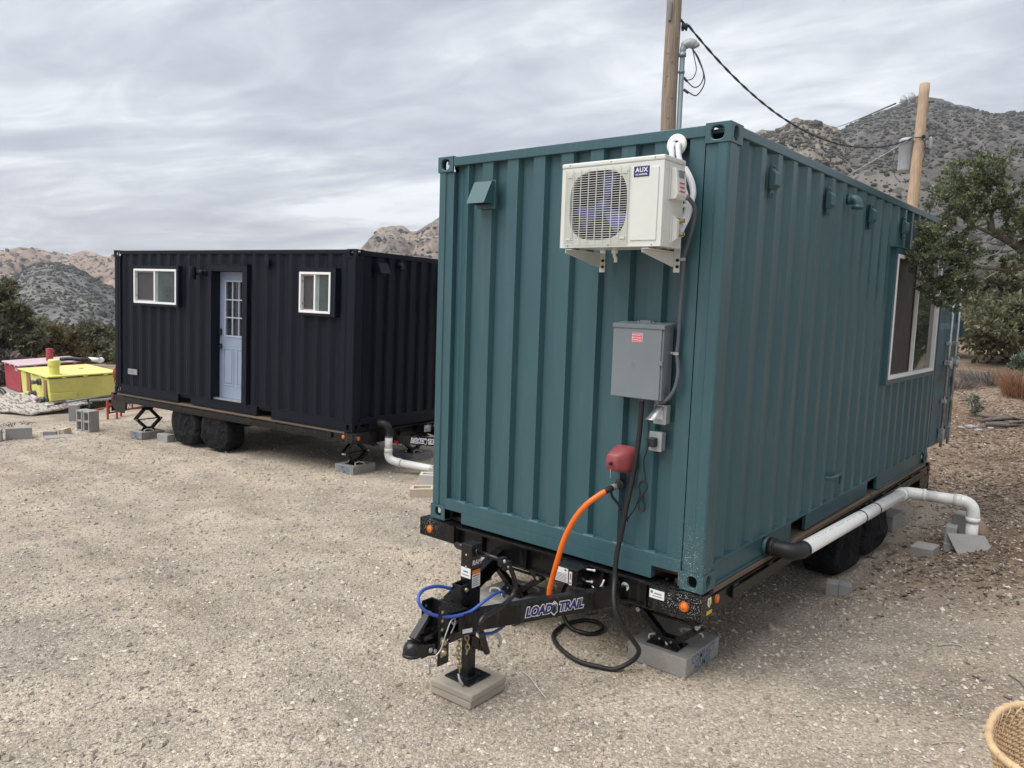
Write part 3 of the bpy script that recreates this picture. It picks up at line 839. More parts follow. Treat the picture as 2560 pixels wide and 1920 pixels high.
def container(name, label, cat, mat, H, paint, trim, roof, side_open=(), front_disc=None, back_open=False, wall_side=True):
    t = thing(name, label, cat, mat=mat)
    TR = H - .118
    # walls
    mb = MB()
    corr(mb, (-CW + .165, .016, 0), X_, -Y_, CW - .33, .175, H - .074, END_P, .045, .050)
    mb.build('front_wall', paint, t)
    mb = MB(); corr(mb, (-.010, .170, 0), Y_, X_, CL - .34, .170, H - .066, SIDE_P, .036, .055, [(o[1] - .17, o[2] - .17, o[3], o[4]) for o in side_open if o[0] == 'R']); mb.build('side_wall', paint, t)
    mb = MB(); corr(mb, (-CW + .010, CL - .170, 0), -Y_, -X_, CL - .34, .170, H - .066, SIDE_P, .036, .055, [(CL - .17 - o[2], CL - .17 - o[1], o[3], o[4]) for o in side_open if o[0] == 'L']); mb.build('side_wall', paint, t)
    if not back_open:
        mb = MB(); mb.box((-CW + .16, CL - .06, .17), (-.16, CL - .02, H - .07)); mb.build('rear_wall', paint, t)
    else:
        mb = MB(); mb.box((-CW + .16, CL - .46, .17), (-.16, CL - .42, H - .07)); mb.build('rear_wall', paint, t)
    # posts
    for sx in (0, 1):
        for sy in (0, 1):
            mb = MB()
            x0 = -CW + .004 if sx else -.162; x1 = x0 + .158
            y0 = .006 if not sy else CL - .172; y1 = y0 + .166
            xo, xi = (x0, x1) if sx else (x1, x0)
            yo, yi = (y0, y1) if not sy else (y1, y0)
            s = 1 if sx else -1; q = 1 if not sy else -1
            poly = [(xo + s * .012, yo), (xo + s * .075, yo), (xo + s * .080, yo + q * .012), (xi, yo + q * .012), (xi, yi), (xo + s * .01, yi), (xo + s * .01, yo + q * .11), (xo, yo + q * .105), (xo, yo + q * .012)]
            mb.prism([(a, b, .118) for a, b in poly], (0, 0, H - .236)); mb.build('corner_post', paint, t, .004)
    # castings
    for top in (1, 0):
        for sx in (0, 1):
            for sy in (0, 1):
                mb = MB(); casting(mb, sx, sy, top, H); mb.build('corner_casting', paint, t, .007)
    # rails
    mb = MB(); mb.box((-CW + .163, .002, H - .076), (-.163, .062, H - .010)); mb.build('top_rail', paint, t, .004)
    mb = MB(); mb.box((-CW + .163, CL - .062, H - .076), (-.163, CL - .002, H - .010)); mb.build('top_rail', paint, t, .004)
    for xa, xb in ((-.064, -.003), (-CW + .003, -CW + .064)):
        mb = MB(); mb.box((xa, .179, H - .068), (xb, CL - .179, H - .006)); mb.build('top_rail', paint, t, .006)
    # front sill with two fork pockets
    mb = MB(); e = [(-CW + .163, -2.275), (-2.095, -.372), (-.178, -.163)]
    for a, b in e:
        mb.box((a, .004, .012), (b, .058, .097))
    mb.box((-CW + .163, .004, .097), (-.163, .058, .182))
    k = -CW + .28
    while k < -.3:
        mb.prism([(k, .004, .182), (k + .10, .004, .182), (k + .085, .02, .192), (k + .015, .02, .192)], (0, .03, 0)); k += .2445
    mb.build('bottom_sill', paint, t, .003)
    for s, (xa, xb) in ((1, (-.060, -.030)), (0, (-CW + .014, -CW + .060))):
        mb = MB(); cuts = [(1.58, 1.91), (3.63, 3.96)] if s else [(1.74, 2.09), (3.79, 4.14)]
        ys = [.178, cuts[0][0], cuts[0][1], cuts[1][0], cuts[1][1], CL - .178]
        for a, b in ((ys[0], ys[1]), (ys[2], ys[3]), (ys[4], ys[5])):
            mb.box((xa, a, .012), (xb, b, .150))
        mb.box((xa, ys[0], .150), (xb, ys[5], .160)); fo = -.0085 if s else -CW + .0085; fi = -.066 if s else -CW + .066; mb.box((min(fo, fi), ys[0], .1602), (max(fo, fi), ys[5], .170))
        xo = xb + .020 if s else xa - .018
        mb.box((min(xo, xa), ys[0], .006), (max(xo, xb), ys[1] - .001, .0119)); mb.box((min(xo, xa), ys[4] + .001, .006), (max(xo, xb), ys[5], .0119))
        mb.build('bottom_rail', paint, t, .002)
    # floor / pocket interior and roof
    mb = MB(); mb.box((-CW + .07, .25, .10), (-.07, CL - .2, .165)); mb.box((-CW + .07, .12, .012), (-2.3, .24, .16)); mb.build('floor_frame', 'dark', t)
    mb = MB()
    vs, fs = [], []
    y = .07; k = 0
    lv = [0, 0, .02, .02]
    rw = [.06, .03, .085, .03]
    row = []
    while y < CL - .07:
        row.append((y, lv[k % 4])); y += rw[k % 4]; k += 1
    for i, (yy, z) in enumerate(row):
        vs += [(-CW + .05, yy, H - .026 + z), (-.05, yy, H - .026 + z)]
        if i:
            fs.append((2 * i - 2, 2 * i - 1, 2 * i + 1, 2 * i))
    mb.add(vs, fs); mb.box((-CW + .05, .06, H - .05), (-.05, CL - .06, H - .03))
    mb.build('roof', roof, t)
    return t

teal = container('shipping_container', 'tall teal container home on the nearest trailer with an air conditioner on its end', 'container home', T_TEAL, 2.896, 'teal', 'teal_trim', 'teal_trim',
                 side_open=[('R', 3.80, 5.84, 1.11, 2.42)], back_open=True)
navy = container('shipping_container', 'black container home with a pale blue door and two white windows, behind the teal one', 'container home', T_NAVY, 2.591, 'navy', 'navy_trim', 'roof_white',
                 side_open=[('L', 2.33, 3.36, .17, 2.30), ('L', .50, 1.06, 1.69, 2.23), ('L', 4.13, 5.32, 1.69, 2.23)])

def vent_hood(parent, o, u, n, w, h, paint, d=.115):
    """dryer-style hood: flange plate with a sloping box open at the bottom"""
    o, u, n = Vector(o), Vector(u), Vector(n)
    mb = MB()
    mb.pan(o, u, Z_, n, -.014, w + .014, -.012, h + .012, .014)
    A = o + n * .014
    t = .004
    # side cheeks and sloping face
    for a in (0, w - t):
        P = [A + u * a + Z_ * h, A + u * a + Z_ * .02, A + u * a + n * d + Z_ * .02, A + u * a + n * .03 + Z_ * h]
        mb.prism(P, u * t)
    P = [A + n * d + Z_ * .02, A + n * (d - .004) + Z_ * .0165, A + n * .026 + Z_ * (h - .002), A + n * .03 + Z_ * h]
    mb.prism([p + u * t for p in P], u * (w - 2 * t))
    mb.pan(A, u, Z_, n, t, w - t, h - t, h, .028)
    ob = mb.build('vent_hood', paint, parent)
    mb = MB(); mb.pan(A + n * .001, u, Z_, n, .006, w - .006, .02, h - .008, .002); mb.build('flap', 'dark', ob)
vent_hood(teal, (-2.005, -.000, 2.485), X_, -Y_, .175, .185, 'teal_trim')
a = Vector(nl(.0, .40, 2.265)); vent_hood(navy, (a.x, -.0, a.z), X_, -Y_, .20, .165, 'navy_trim', .10)

def small_vent(parent, y, z0, z1):
    mb = MB(); n = X_; o = Vector((-.016, y, 0)); w = .10
    P = [(z0 + .05, .012), (z0 + .075, .045), (z1 - .03, .045), (z1 - .01, .03), (z1 - .01, .0), (z0 + .05, 0)]
    mb.prism([(-.016 + d, y - w / 2, z) for z, d in P], Y_ * w)
    mb.pan(o, Y_, Z_, n, -.028, .028, z0, z0 + .05, .010)
    mb.pan(o, Y_, Z_, n, -.028, .028, z1 - .01, z1 + .035, .010)
    mb.ball((-.004, y, z0 + .018), .013, 8); mb.ball((-.004, y, z1 + .018), .013, 8)
    mb.build('air_vent', 'teal_trim', parent, .004)
for y in (.70, 1.825, 2.965, 4.095):
    small_vent(teal, y, 2.535, 2.715)
mb = MB(); small = nl(-1.845, 0, 2.31)
mb.pan((-CW + .012, 1.80, 2.34), Y_, Z_, -X_, 0, .09, 0, .11, .04); mb.pan((-CW + .012, 1.82, 2.30), Y_, Z_, -X_, 0, .05, 0, .04, .015)
mb.build('air_vent', 'navy_trim', navy, .004)
def vent_elbow(parent, o, n, mat, r=.032):
    o, n = Vector(o), Vector(n); mb = MB()
    mb.tube(spline([o - n * .04, o + n * .02, o + n * .055 - Z_ * .006, o + n * .075 - Z_ * .03, o + n * .078 - Z_ * .06], 6), r, 14)
    mb.cyl(o + n * .0, o + n * .028, r * 1.18, n=16); mb.cyl(o + n * .078 - Z_ * .052, o + n * .078 - Z_ * .082, r * 1.18, n=16)
    mb.build('vent_elbow', mat, parent)
vent_elbow(teal, (-.02, 2.325, 2.715), X_, 'teal_trim', .038)
a = Vector(nl(0, .92, 2.43)); vent_elbow(navy, (a.x, .02, a.z), -Y_, 'navy_trim', .036)
mb = MB(); mb.tube(spline([(-.03, 2.30, .385), (.0, 2.32, .388), (.022, 2.36, .388), (.024, 2.52, .388), (.024, 2.565, .38), (.024, 2.575, .345), (.022, 2.575, .30)], 5), .013, 10)
mb.cyl((.024, 2.53, .388), (.024, 2.575, .387), .017, n=10); mb.build('overflow_pipe', 'teal_trim', teal)

def slider_window(parent, o, u, n, w, h, trim_mat, trim=(.05, .05, .06, .06), proud=.045, fr=.035, split=.5, screen='screen', flip=False, drip=0.0, skirt=None):
    """white sliding window in a box trim: o = lower-left corner of the white frame seen from outside"""
    o, u, n = Vector(o), Vector(u), Vector(n)
    l, r, b, tp = trim
    f = MB()
    # trim box ring (butted pieces), from inside the wall to proud
    def piece(a0, a1, b0, b1, d0, d1, mi=0):
        f.pan(o + n * d0, u, Z_, n, a0, a1, b0, b1, d1 - d0, mi)
    piece(-l, w + r, -b, 0, -.09, proud); piece(-l, w + r, h, h + tp, -.09, proud)
    piece(-l, 0, 0, h, -.09, proud); piece(w, w + r, 0, h, -.09, proud)
    if drip:
        piece(-l - drip, w + r + .01, h + tp, h + tp + .008, -.03, proud + .02)
    win = f.build('window', trim_mat, parent, .002)
    f = MB(); f.frame(o + n * (proud - .052), u, Z_, n, w, h, fr, .060); 
    f.pan(o + n * (proud - .040), u, Z_, n, w * split - fr * .45, w * split + fr * .45, fr, h - fr, .040)
    f.build('window_frame', 'vinyl', win, .003)
    g = MB(); s0, s1 = (fr, w * split - fr * .45); g.frame(o + u * s0 + Z_ * fr + n * (proud - .048), u, Z_, n, s1 - s0, h - 2 * fr, .022 if w < 1.6 else .03, .014); g.build('screen_frame', 'screen_frame' if w < 1.6 else 'screen_brown', win)
    q = .022 if w < 1.6 else .03
    g = MB(); g.pan(o + n * (proud - .044), u, Z_, n, s0 + q, s1 - q, fr + q, h - fr - q, .003); g.build('screen', screen, win)
    g = MB(); g.pan(o + n * (proud - .040), u, Z_, n, w * split + fr * .45, w - fr, fr, h - fr, .006); g.build('pane', 'glass', win)
    if w < 1.6:
        g = MB(); g.pan(o + n * (proud - .0335), u, Z_, n, w * split + fr * .45, w * split + fr * .45 + .05, fr, h - fr, .0015); g.build('reveal', 'glass_edge', win)
        for zz in (.2, .75):
            g = MB(); g.pan(o + n * (proud - .034), u, Z_, n, s0 + .002, s0 + .012, h * zz, h * zz + .03, .006); g.build('latch', 'dark', win)
    return win
# teal, right side
slider_window(teal, (.0, 3.86, 1.14), Y_, X_, 1.96, 1.235, 'teal_trim', (.06, .05, .05, .06), .020, .035, .49, 'screen_brown', drip=.07)
# navy, long side (seen from outside, left to right runs -y in the canonical frame)
slider_window(navy, (-CW, 5.345, 1.668), -Y_, -X_, 1.245, .596, 'navy_trim', (.0, .052, .042, .058), .048, .036, .49, drip=.0)
slider_window(navy, (-CW, 1.088, 1.668), -Y_, -X_, .648, .592, 'navy_trim', (.0, .095, .042, .062), .048, .034, .49)
# wall light and camera on the navy side
mb = MB(); c = Vector((-CW - .11, 3.56, 2.205)); mb.cyl(c - Z_ * .10, c + Z_ * .10, .055, n=20); mb.cyl((-CW + .02, 3.56, 2.2), c, .022, n=10)
mb.build('wall_lamp', 'navy_trim', navy, .004)
mb = MB(); mb.ball((-CW - .085, 3.37, 2.215), .052, 14); mb.cyl((-CW + .03, 3.37, 2.215), (-CW - .05, 3.37, 2.215), .05, n=14); mb.build('security_camera', 'navy_trim', navy)
# id plate
mb = MB(); mb.pan((-CW + .011, 5.64, .375), -Y_, Z_, -X_, 0, .29, 0, .098, .004); pl = mb.build('data_plate', 'galv', navy)
mb = MB()
for k in range(5):
    mb.pan((-CW + .0065, 5.62, .392 + k * .015), -Y_, Z_, -X_, 0, .16 + .07 * (k % 3 == 0), 0, .004, .0006)
mb.build('engraving', 'ink', pl)

# navy door, set back in a boxed opening
def blue_door():
    u, n = -Y_, -X_
    o = Vector((-CW, 3.262, .165)); w, h = .965, 2.19     # trim outside
    f = MB()
    f.pan(o - n * .10, u, Z_, n, -.02, .075, 0, h, .13); f.pan(o - n * .10, u, Z_, n, w - .115, w, 0, h, .13)
    f.pan(o - n * .10, u, Z_, n, .075, w - .115, h - .105, h, .13); f.pan(o - n * .20, u, Z_, n, -.0, .075, 0, h, .0995)
    f.pan(o - n * .30, u, Z_, n, -.04, .06, 0, h, .10); f.pan(o - n * .30, u, Z_, n, w - .11, w, 0, h, .20); f.pan(o - n * .30, u, Z_, n, .06, w - .11, h - .11, h, .20)
    f.pan(o - n * .05, u, Z_, n, -.06, w + .012, h, h + .010, .095)
    jamb = f.build('door_frame', 'navy_trim', navy, .002)
    s = MB(); s.pan(o - n * .22, u, Z_, n, .075, w - .115, .0, .028, .20); s.build('threshold', 'galv', jamb)
    d0 = o - n * .185 + u * .045 + Z_ * .030
    dw, dh = .84, 2.055
    d = MB(); gb, gt, ga, gc = 1.00, 1.92, .16, .70
    d.pan(d0, u, Z_, n, 0, dw, 0, gb, .044); d.pan(d0, u, Z_, n, 0, dw, gt, dh, .044)
    d.pan(d0, u, Z_, n, 0, ga, gb, gt, .044); d.pan(d0, u, Z_, n, gc, dw, gb, gt, .044)
    door = d.build('door', 'door_blue', navy, .002)
    g = MB(); g.pan(d0 + n * .012, u, Z_, n, ga, gc, gb, gt, .008); g.build('glazing', 'glass_dark', door)
    m = MB(); m.frame(d0 + n * .0205 + u * ga + Z_ * gb, u, Z_, n, gc - ga, gt - gb, .028, .032)
    cw = (gc - ga - .056) / 3; ch = (gt - gb - .056) / 3
    for k in (1, 2):
        m.pan(d0 + n * .0205, u, Z_, n, ga + .028 + cw * k - .011, ga + .028 + cw * k + .011, gb + .028, gt - .028, .026)
    for k in (1, 2):
        for j in range(3):
            m.pan(d0 + n * .0205, u, Z_, n, ga + .028 + cw * j + (.011 if j else 0), ga + .028 + cw * (j + 1) - (.011 if j < 2 else 0), gb + .028 + ch * k - .011, gb + .028 + ch * k + .011, .0255)
    m.build('muntin', 'door_mullion', door, .002)
    p = MB()
    for a0 in (.13, .47):
        p.frame(d0 + n * .0441 + u * a0 + Z_ * .20, u, Z_, n, .27, .62, .022, .006)
        p.pan(d0 + n * .0441, u, Z_, n, a0 + .05, a0 + .22, .25, .77, .008)
    p.build('raised_panel', 'door_panel', door, .003)
    k = MB(); k.pan(d0 + n * .0442, u, Z_, n, .030, .092, 1.02, 1.13, .024); k.build('keypad_lock', 'dark', door, .004)
    k = MB(); k.pan(d0 + n * .0442, u, Z_, n, .028, .094, .80, .88, .016); q = d0 + n * .060 + u * .06 + Z_ * .84
    k.cyl(q, q + n * .045, .011, n=10); k.beam(q + n * .042, q + n * .042 + u * .11, .018, .016); k.build('handle', 'dark', door, .003)
blue_door()

# teal cargo door standing open in line with the right side
def cargo_door(parent):
    o = Vector((-.012, CL + .06, .17)); u, n = Vector((.012, 1, 0)).normalized(), Vector((1, -.012, 0)).normalized()
    w, h = 1.16, 2.55
    mb = MB(); mb.frame(o - n * .05, u, Z_, n, w, h, .07, .05)
    vs, fs = [], []
    prof = [(0, 0), (.25, 0), (.33, .03), (.70, .03), (.78, 0), (1.02, 0)]
    zs = [.07, .62, .70, .80, .88, 1.45, 1.53, 1.63, 1.71, h - .07]
    dz = [0, 0, .026, .026, 0, 0, .026, .026, 0, 0]
    for a, b, da, db in zip(zs, zs[1:], dz, dz[1:]):
        i = len(vs)
        vs += [o + u * .07 + Z_ * a - n * (da + .008), o + u * (w - .07) + Z_ * a - n * (da + .008), o + u * (w - .07) + Z_ * b - n * (db + .008), o + u * .07 + Z_ * b - n * (db + .008)]; fs.append((i, i + 1, i + 2, i + 3))
    mb.add(vs, fs)
    mb.pan(o - n * .049, u, Z_, n, .07, w - .07, .07, h - .07, .01)
    d = mb.build('cargo_door', 'teal_trim', parent, .003)
    for a in (.48, .86):
        r = MB(); r.cyl(o + u * a + n * .035 - Z_ * .045, o + u * a + n * .035 + Z_ * (h + .03), .017, n=12); r.build('lock_rod', 'galv', d)
        for z, hw, hh, dd in ((.03, .04, .16, .062), (h - .11, .04, .16, .062), (.52, .05, .045, .056), (1.25, .05, .045, .056), (1.9, .05, .045, .056)):
            k = MB(); k.pan(o + n * .001, u, Z_, n, a - hw, a + hw, z, z + hh, dd); k.build('rod_bracket', 'galv', d, .004)
        k = MB(); k.pan(o + n * .001, u, Z_, n, a - .06, a + .09, 1.0, 1.06, .07); k.beam(o + u * (a - .02) + n * .075 + Z_ * 1.03, o + u * (a - .16) + n * .085 + Z_ * 1.0, .022, .04); k.pan(o + n * .056, u, Z_, n, a - .03, a + .03, .96, 1.10, .03)
        k.build('lock_handle', 'galv', d, .004)
    k = MB(); k.pan(o + n * .0, u, Z_, n, w, w + .02, 1.35, 1.55, .04); k.build('lock_box', 'teal_trim', d)
cargo_door(teal)

# white sleeve disc over the pipe hole on the teal front (part of the wall)
mb = MB(); mb.lathe([(.024, .0), (.024, .012), (.030, .015), (.060, .013), (.066, .006), (.066, -.005)], (-.350, .0, 2.788), (0, -1, 0), 28); mb.lathe([(.026, .003), (.0, .002)], (-.350, .0, 2.788), (0, -1, 0), 20, 1)
mb.build('wall_sleeve', ['white', 'dark'], teal)
# water inlet socket
mb = MB(); mb.lathe([(.0, .03), (.030, .03), (.036, .022), (.038, 0)], (-.628, -.0, .60), (0, -1, 0), 20); mb.ball((-.622, -.034, .625), .006, 8)
mb.build('water_inlet', 'rubber', teal)

# ------------------------------------------------------------------ trailers
def scissor(parent, x, y, ztop, zbot, half=.245, ymid=0.0):
    zc = (ztop + zbot) / 2 - .005
    P, Q = Vector((x - half, y, zc)), Vector((x + half, y, zc))
    mb = MB()
    def arm(p, q):
        p, q = Vector(p), Vector(q); d = (q - p).normalized(); nrm = Vector((0, 1, 0)).cross(d)
        mb.obox((p + q) / 2, ((q - p).length + .03, .052, .010), d, nrm)
        for s in (-1, 1):
            mb.obox((p + q) / 2 + Vector((0, s * .026, 0)) - nrm * .014, ((q - p).length + .03, .006, .044), d, nrm)
    for sg, e in ((-1, P), (1, Q)):
        arm(e, (x + sg * .045, y, ztop - .03)); arm(e, (x + sg * .045, y, zbot + .035))
    mb.box((x - .14, y - .05, ztop - .022), (x + .14, y + .05, ztop))
    mb.prism([(x - .10, y - .034, ztop - .022), (x + .10, y - .034, ztop - .022), (x + .065, y - .034, ztop - .06), (x - .065, y - .034, ztop - .06)], (0, .006, 0))
    j = mb.build('scissor_jack', 'black_part', parent, .002)
    mb = MB(); mb.box((x - .12, y - .085, zbot + .001), (x + .12, y + .085, zbot + .008)); mb.prism([(x - .12, y - .036, zbot + .008), (x + .12, y - .036, zbot + .008), (x + .07, y - .036, zbot + .062), (x - .07, y - .036, zbot + .062)], (0, .006, 0)); mb.prism([(x - .12, y + .030, zbot + .008), (x + .12, y + .030, zbot + .008), (x + .07, y + .030, zbot + .062), (x - .07, y + .030, zbot + .062)], (0, .006, 0)); mb.build('base_plate', 'black_part', j, .002)
    mb = MB(); mb.cyl(P, Q + Vector((.05, 0, 0)), .011, n=10); mb.build('screw', 'black_part', j)
    mb = MB()
    for p in (P, Q):
        mb.cyl(p - Y_ * .036, p + Y_ * .036, .016, n=12)
    for sg in (-1, 1):
        mb.cyl(Vector((x + sg * .045, y - .042, zbot + .035)), Vector((x + sg * .045, y + .042, zbot + .035)), .008, n=8)
    mb.build('pivot_pin', 'galv', j)

def light(parent, o, n, r, mat='amber', rim='amber_rim'):
    mb = MB(); mb.lathe([(0, .012), (r * .35, .0115), (r * .42, .009), (r * .72, .009), (r * .78, .006)], o, n, 24); l = mb.build('marker_light', mat, parent)
    mb = MB(); mb.lathe([(r * .78, .006), (r * .82, .010), (r, .008), (r, -.01)], o, n, 24); mb.build('light_rim', rim, l)

def wheel(parent, x, y, zg, r=.345, w=.21):
    z = zg + r
    mb = MB(); prof = [(r * .56, -w / 2), (r * .88, -w / 2), (r * .97, -w * .42), (r, -w * .3), (r, w * .3), (r * .97, w * .42), (r * .88, w / 2), (r * .56, w / 2)]
    mb.lathe(prof, (x, y, z), (1, 0, 0), 36); t = mb.build('wheel', 'tyre', parent)
    mb = MB(); mb.lathe([(0, w * .12), (r * .3, w * .15), (r * .34, w * .3), (r * .56, w * .42), (r * .56, -w * .42), (r * .34, -w * .3), (0, -w * .12)], (x, y, z), (1, 0, 0), 24); mb.build('rim', 'galv', t)

# tongue geometry in the canonical frame
AP = Vector((-1.15, -1.08, 0))            # apex
RA, RB = Vector((-.502, .26, -.165)), Vector((-1.075, -1.10, -.165))   # right rail axis
LA, LB = Vector((-1.80, .26, -.165)), Vector((-1.225, -1.10, -.165))

def logo(parent, o, u, n, h, ow=.15, iw=.06):
    """LOAD <diamond> TRAIL in outlined slanted capitals"""
    o, u = Vector(o), Vector(u).normalized(); v = Vector(n).normalized().cross(u)
    mb = MB()
    for txt, cx in (('LOAD', -1.86 * h), ('TRAIL', 2.02 * h)):
        text_mb(txt, h * 1.32, o + u * cx, u, v, .0012, h * ow, .22, .86, 0, mb)
        text_mb(txt, h * 1.32, o + u * cx, u, v, .0026, h * iw, .22, .86, 1, mb)
    nn = u.cross(v)
    def dia(s, lift, mi):
        P = [(0, .82 * s), (.40 * s, .42 * s), (.40 * s, -.42 * s), (0, -.82 * s), (-.40 * s, -.42 * s), (-.40 * s, .42 * s)]
        mb.prism([o + u * (a * h - .02 * h) + v * (b * h) + nn * lift for a, b in P], nn * .0006, mi)
    dia(1.0, .0016, 0); dia(.84, .0024, 2)
    mb.prism([o + u * (a * h) + v * (b * h) + nn * .0032 for a, b in ((-.28, -.30), (-.05, .28), (.05, .28), (.22, -.30), (0, -.62))], nn * .0005, 3)
    mb.prism([o + u * (a * h) + v * (b * h) + nn * .0034 for a, b in ((-.30, .36), (-.02, .62), (.27, .36), (.02, .46))], nn * .0005, 0)
    mb.build('logo', ['sticker_white', 'sticker_navy', 'conduit', 'dark'], parent)

def trailer(name, label, mat, zg, wheels_y, jacks, teal_kind):
    t = thing(name, label, 'trailer', mat=mat)
    x0, x1 = -CW - .008, .014
    xh = -CW - .085 if teal_kind else -CW - .03
    # deck planks
    mb = MB()
    for k in range(2):
        a = x1 - .012 - .14 * (k + 1); mb.box((a + .002, .16, -.034), (a + .138, CL - .06, -.003))
        b = x0 + .012 + .14 * k; mb.box((b + .002, .16, -.034), (b + .138, CL - .06, -.003))
    mb.box((x0 + .30, .3, -.034), (x1 - .30, CL - .06, -.004))
    mb.build('deck_plank', 'plank', t)
    # front header: stepped channel
    f = MB()
    f.box((xh, -.035, -.155), (-2.13, .10, -.012)); f.box((-.36, -.035, -.165), (x1, .10, -.012))
    f.box((-2.13, -.020, -.030), (-.36, .10, -.012)); f.box((-2.13, .030, -.185), (-.36, .040, -.030)); f.box((-2.13, -.012, -.197), (-.36, .10, -.185))
    for xx in (-2.128, -1.86, -1.42, -.74, -.62, -.40):
        f.box((xx, -.012, -.185), (xx + .010, .030, -.030))
    f.build('header', 'black', t, .003)
    # side rails with stake pockets
    f = MB()
    for s, xo in ((1, x1), (-1, x0)):
        xi = xo - s * .07
        f.box((min(xo, xi), .10, -.155), (max(xo, xi), CL + .02, -.040))
        f.box((min(xo - s * .01, xi), .10, -.040), (max(xo - s * .01, xi), .16, -.006))
        bar0, bar1 = xo + s * .020, xo + s * .028
        f.box((min(bar0, bar1), .38, -.110), (max(bar0, bar1), CL - .25, -.050))
        y = .40
        while y < CL - .3:
            f.box((min(xo, bar0), y, -.125), (max(xo, bar0), y + .08, -.034)); y += .60
        f.box((min(xo, xi), CL + .02, -.165), (max(xo, xi), CL + .09, -.008))
    f.build('side_rail', 'black', t, .003)
    f = MB()
    for xx in (-.62, -1.82):
        f.box((xx - .05, .10, -.275), (xx + .05, CL, -.255)); f.box((xx - .006, .10, -.255), (xx + .006, CL, -.21)); f.box((xx - .05, .10, -.21), (xx + .05, CL, -.195))
    y = .5
    while y < CL:
        f.box((x0 + .07, y, -.15), (x1 - .07, y + .04, -.0345)); y += .41
    f.build('chassis', 'black_part', t)
    # sloping rear end plates
    for s, xo in ((1, x1), (-1, x0)):
        f = MB(); xa = xo + s * .004
        f.prism([(xa, CL + .10, -.010), (xa, CL + .10, -.22), (xa, CL - .05, -.36), (xa, CL - .33, -.36), (xa, CL - .38, -.16), (xa, CL - .38, -.156), (xa, CL + .02, -.156), (xa, CL + .02, -.010)], (-s * .008, 0, 0))
        f.box((min(xa, xa - s * .3), CL + .09, -.36), (max(xa, xa - s * .3), CL + .098, -.02))
        p = f.build('rear_plate', 'black_part', t, .002)
        light(p, (xa, CL + .05, -.085), (s, 0, 0), .032, 'red_lens', 'red_lens')
    # marker lights on the front corners
    light(t, (x1 - .115, -.036, -.094), (0, -1, 0), .033); light(t, (xh + .12, -.036, -.088), (0, -1, 0), .033)
    light(t, (x1 + .001, .185, -.072), (1, 0, 0), .030); light(t, (x0 - .001, .16, -.075), (-1, 0, 0), .030)
    # A-frame tongue
    for A, B in ((RA, RB), (LA, LB)):
        f = MB(); d = (B - A).normalized(); side = Z_.cross(d); out = side if side.x * (1 if A is RA else -1) > 0 else -side
        f.beam(A + out * .030, B + out * .030, .008, .125)
        for zz in (.0586, -.0586):
            f.beam(A + Z_ * zz - out * .004, B + Z_ * zz - out * .004, .060, .008)
        r = f.build('tongue_rail', 'black', t, .002)
        Ln = (B - A).length
        if A is RA:
            c = A.lerp(B, .545) + out * .0345
            logo(r, c, A - B, out, .062)
            m = MB(); q = B + out * .035 - d * .06
            m.obox(q - Z_ * .048, (.065, .001, .026), d, Z_); m.build('reflective_tape', 'white_tape', r)
        else:
            c = A.lerp(B, .60) + out * .0345
            logo(r, c, B - A, out, .066, .19, .015)
            for q, ln, hh, mt in ((.15, .24, .028, 'white_tape'), (.29, .06, .045, 'red_tape'), (.88, .06, .028, 'white_tape')):
                m = MB(); m.obox(A.lerp(B, q) + out * .0347 - Z_ * .0445, (ln, .001, hh), d, Z_); m.build('reflective_tape', mt, r)
        f = MB(); c = A.lerp(B, .30) - Z_ * .062
        f.tube(spline([c, c - Z_ * .035, c - Z_ * .045 + d * .02, c - Z_ * .045 + d * .06, c - Z_ * .035 + d * .078, c + d * .078], 4), .006, 8); f.build('tie_loop', 'black_part', r)
    # apex box, channel and coupler
    f = MB()
    f.prism([(-1.245, -1.02, -.098), (-1.055, -1.02, -.098), (-1.085, -1.160, -.098), (-1.215, -1.160, -.098)], (0, 0, .010))
    f.box((-1.212, -1.160, -.232), (-1.088, -1.02, -.099))
    f.prism([(-1.06, -1.10, -.232), (-1.06, -.78, -.232), (-1.06, -.80, -.262), (-1.06, -.96, -.275), (-1.06, -1.05, -.262)], (-.18, 0, 0))
    f.build('tongue_head', 'black_part', t, .004)
    f = MB()
    for xx in (-1.222, -1.078):
        f.box((xx - .005, -1.325, -.415), (xx + .005, -1.236, -.045))
    f.box((-1.217, -1.246, -.40), (-1.083, -1.236, -.045))
    chn = f.build('coupler_channel', 'black_part', t, .003); chn.location = (0, .075, .02)
    f = MB()
    for k in range(6):
        f.cyl((-1.072, -1.30, -.08 - .055 * k), (-1.0705, -1.30, -.08 - .055 * k), .010, n=10)
        f.cyl((-1.2115, -1.30, -.08 - .055 * k), (-1.2105, -1.30, -.08 - .055 * k), .010, n=10)
    f.build('bolt_hole', 'galv', chn)
    f = MB()
    for z in (-.27, -.335):
        f.lathe([(0, .026), (.012, .024), (.018, .014), (.021, 0)], (-1.073, -1.285, z), (1, 0, 0), 12); f.cyl((-1.076, -1.285, z), (-1.07, -1.285, z), .026, n=14)
    f.build('bolt', 'zinc', chn)
    f = MB()
    zc = -.30
    f.lathe([(.0, .062), (.028, .060), (.047, .045), (.056, .018), (.056, -.006), (.060, -.008), (.060, -.022)], (-1.15, -1.475, zc), (0, 0, 1), 24)
    f.prism([(-1.203, -1.47, zc - .020), (-1.097, -1.47, zc - .020), (-1.088, -1.30, zc - .06), (-1.212, -1.30, zc - .06)], (0, 0, .074))
    f.prism([(-1.19, -1.42, zc + .052), (-1.11, -1.42, zc + .052), (-1.10, -1.25, zc + .052), (-1.20, -1.25, zc + .052)], (0, 0, .030))
    cp = f.build('coupler', 'black_part', t, .006); cp.location = (0, .085, .025)
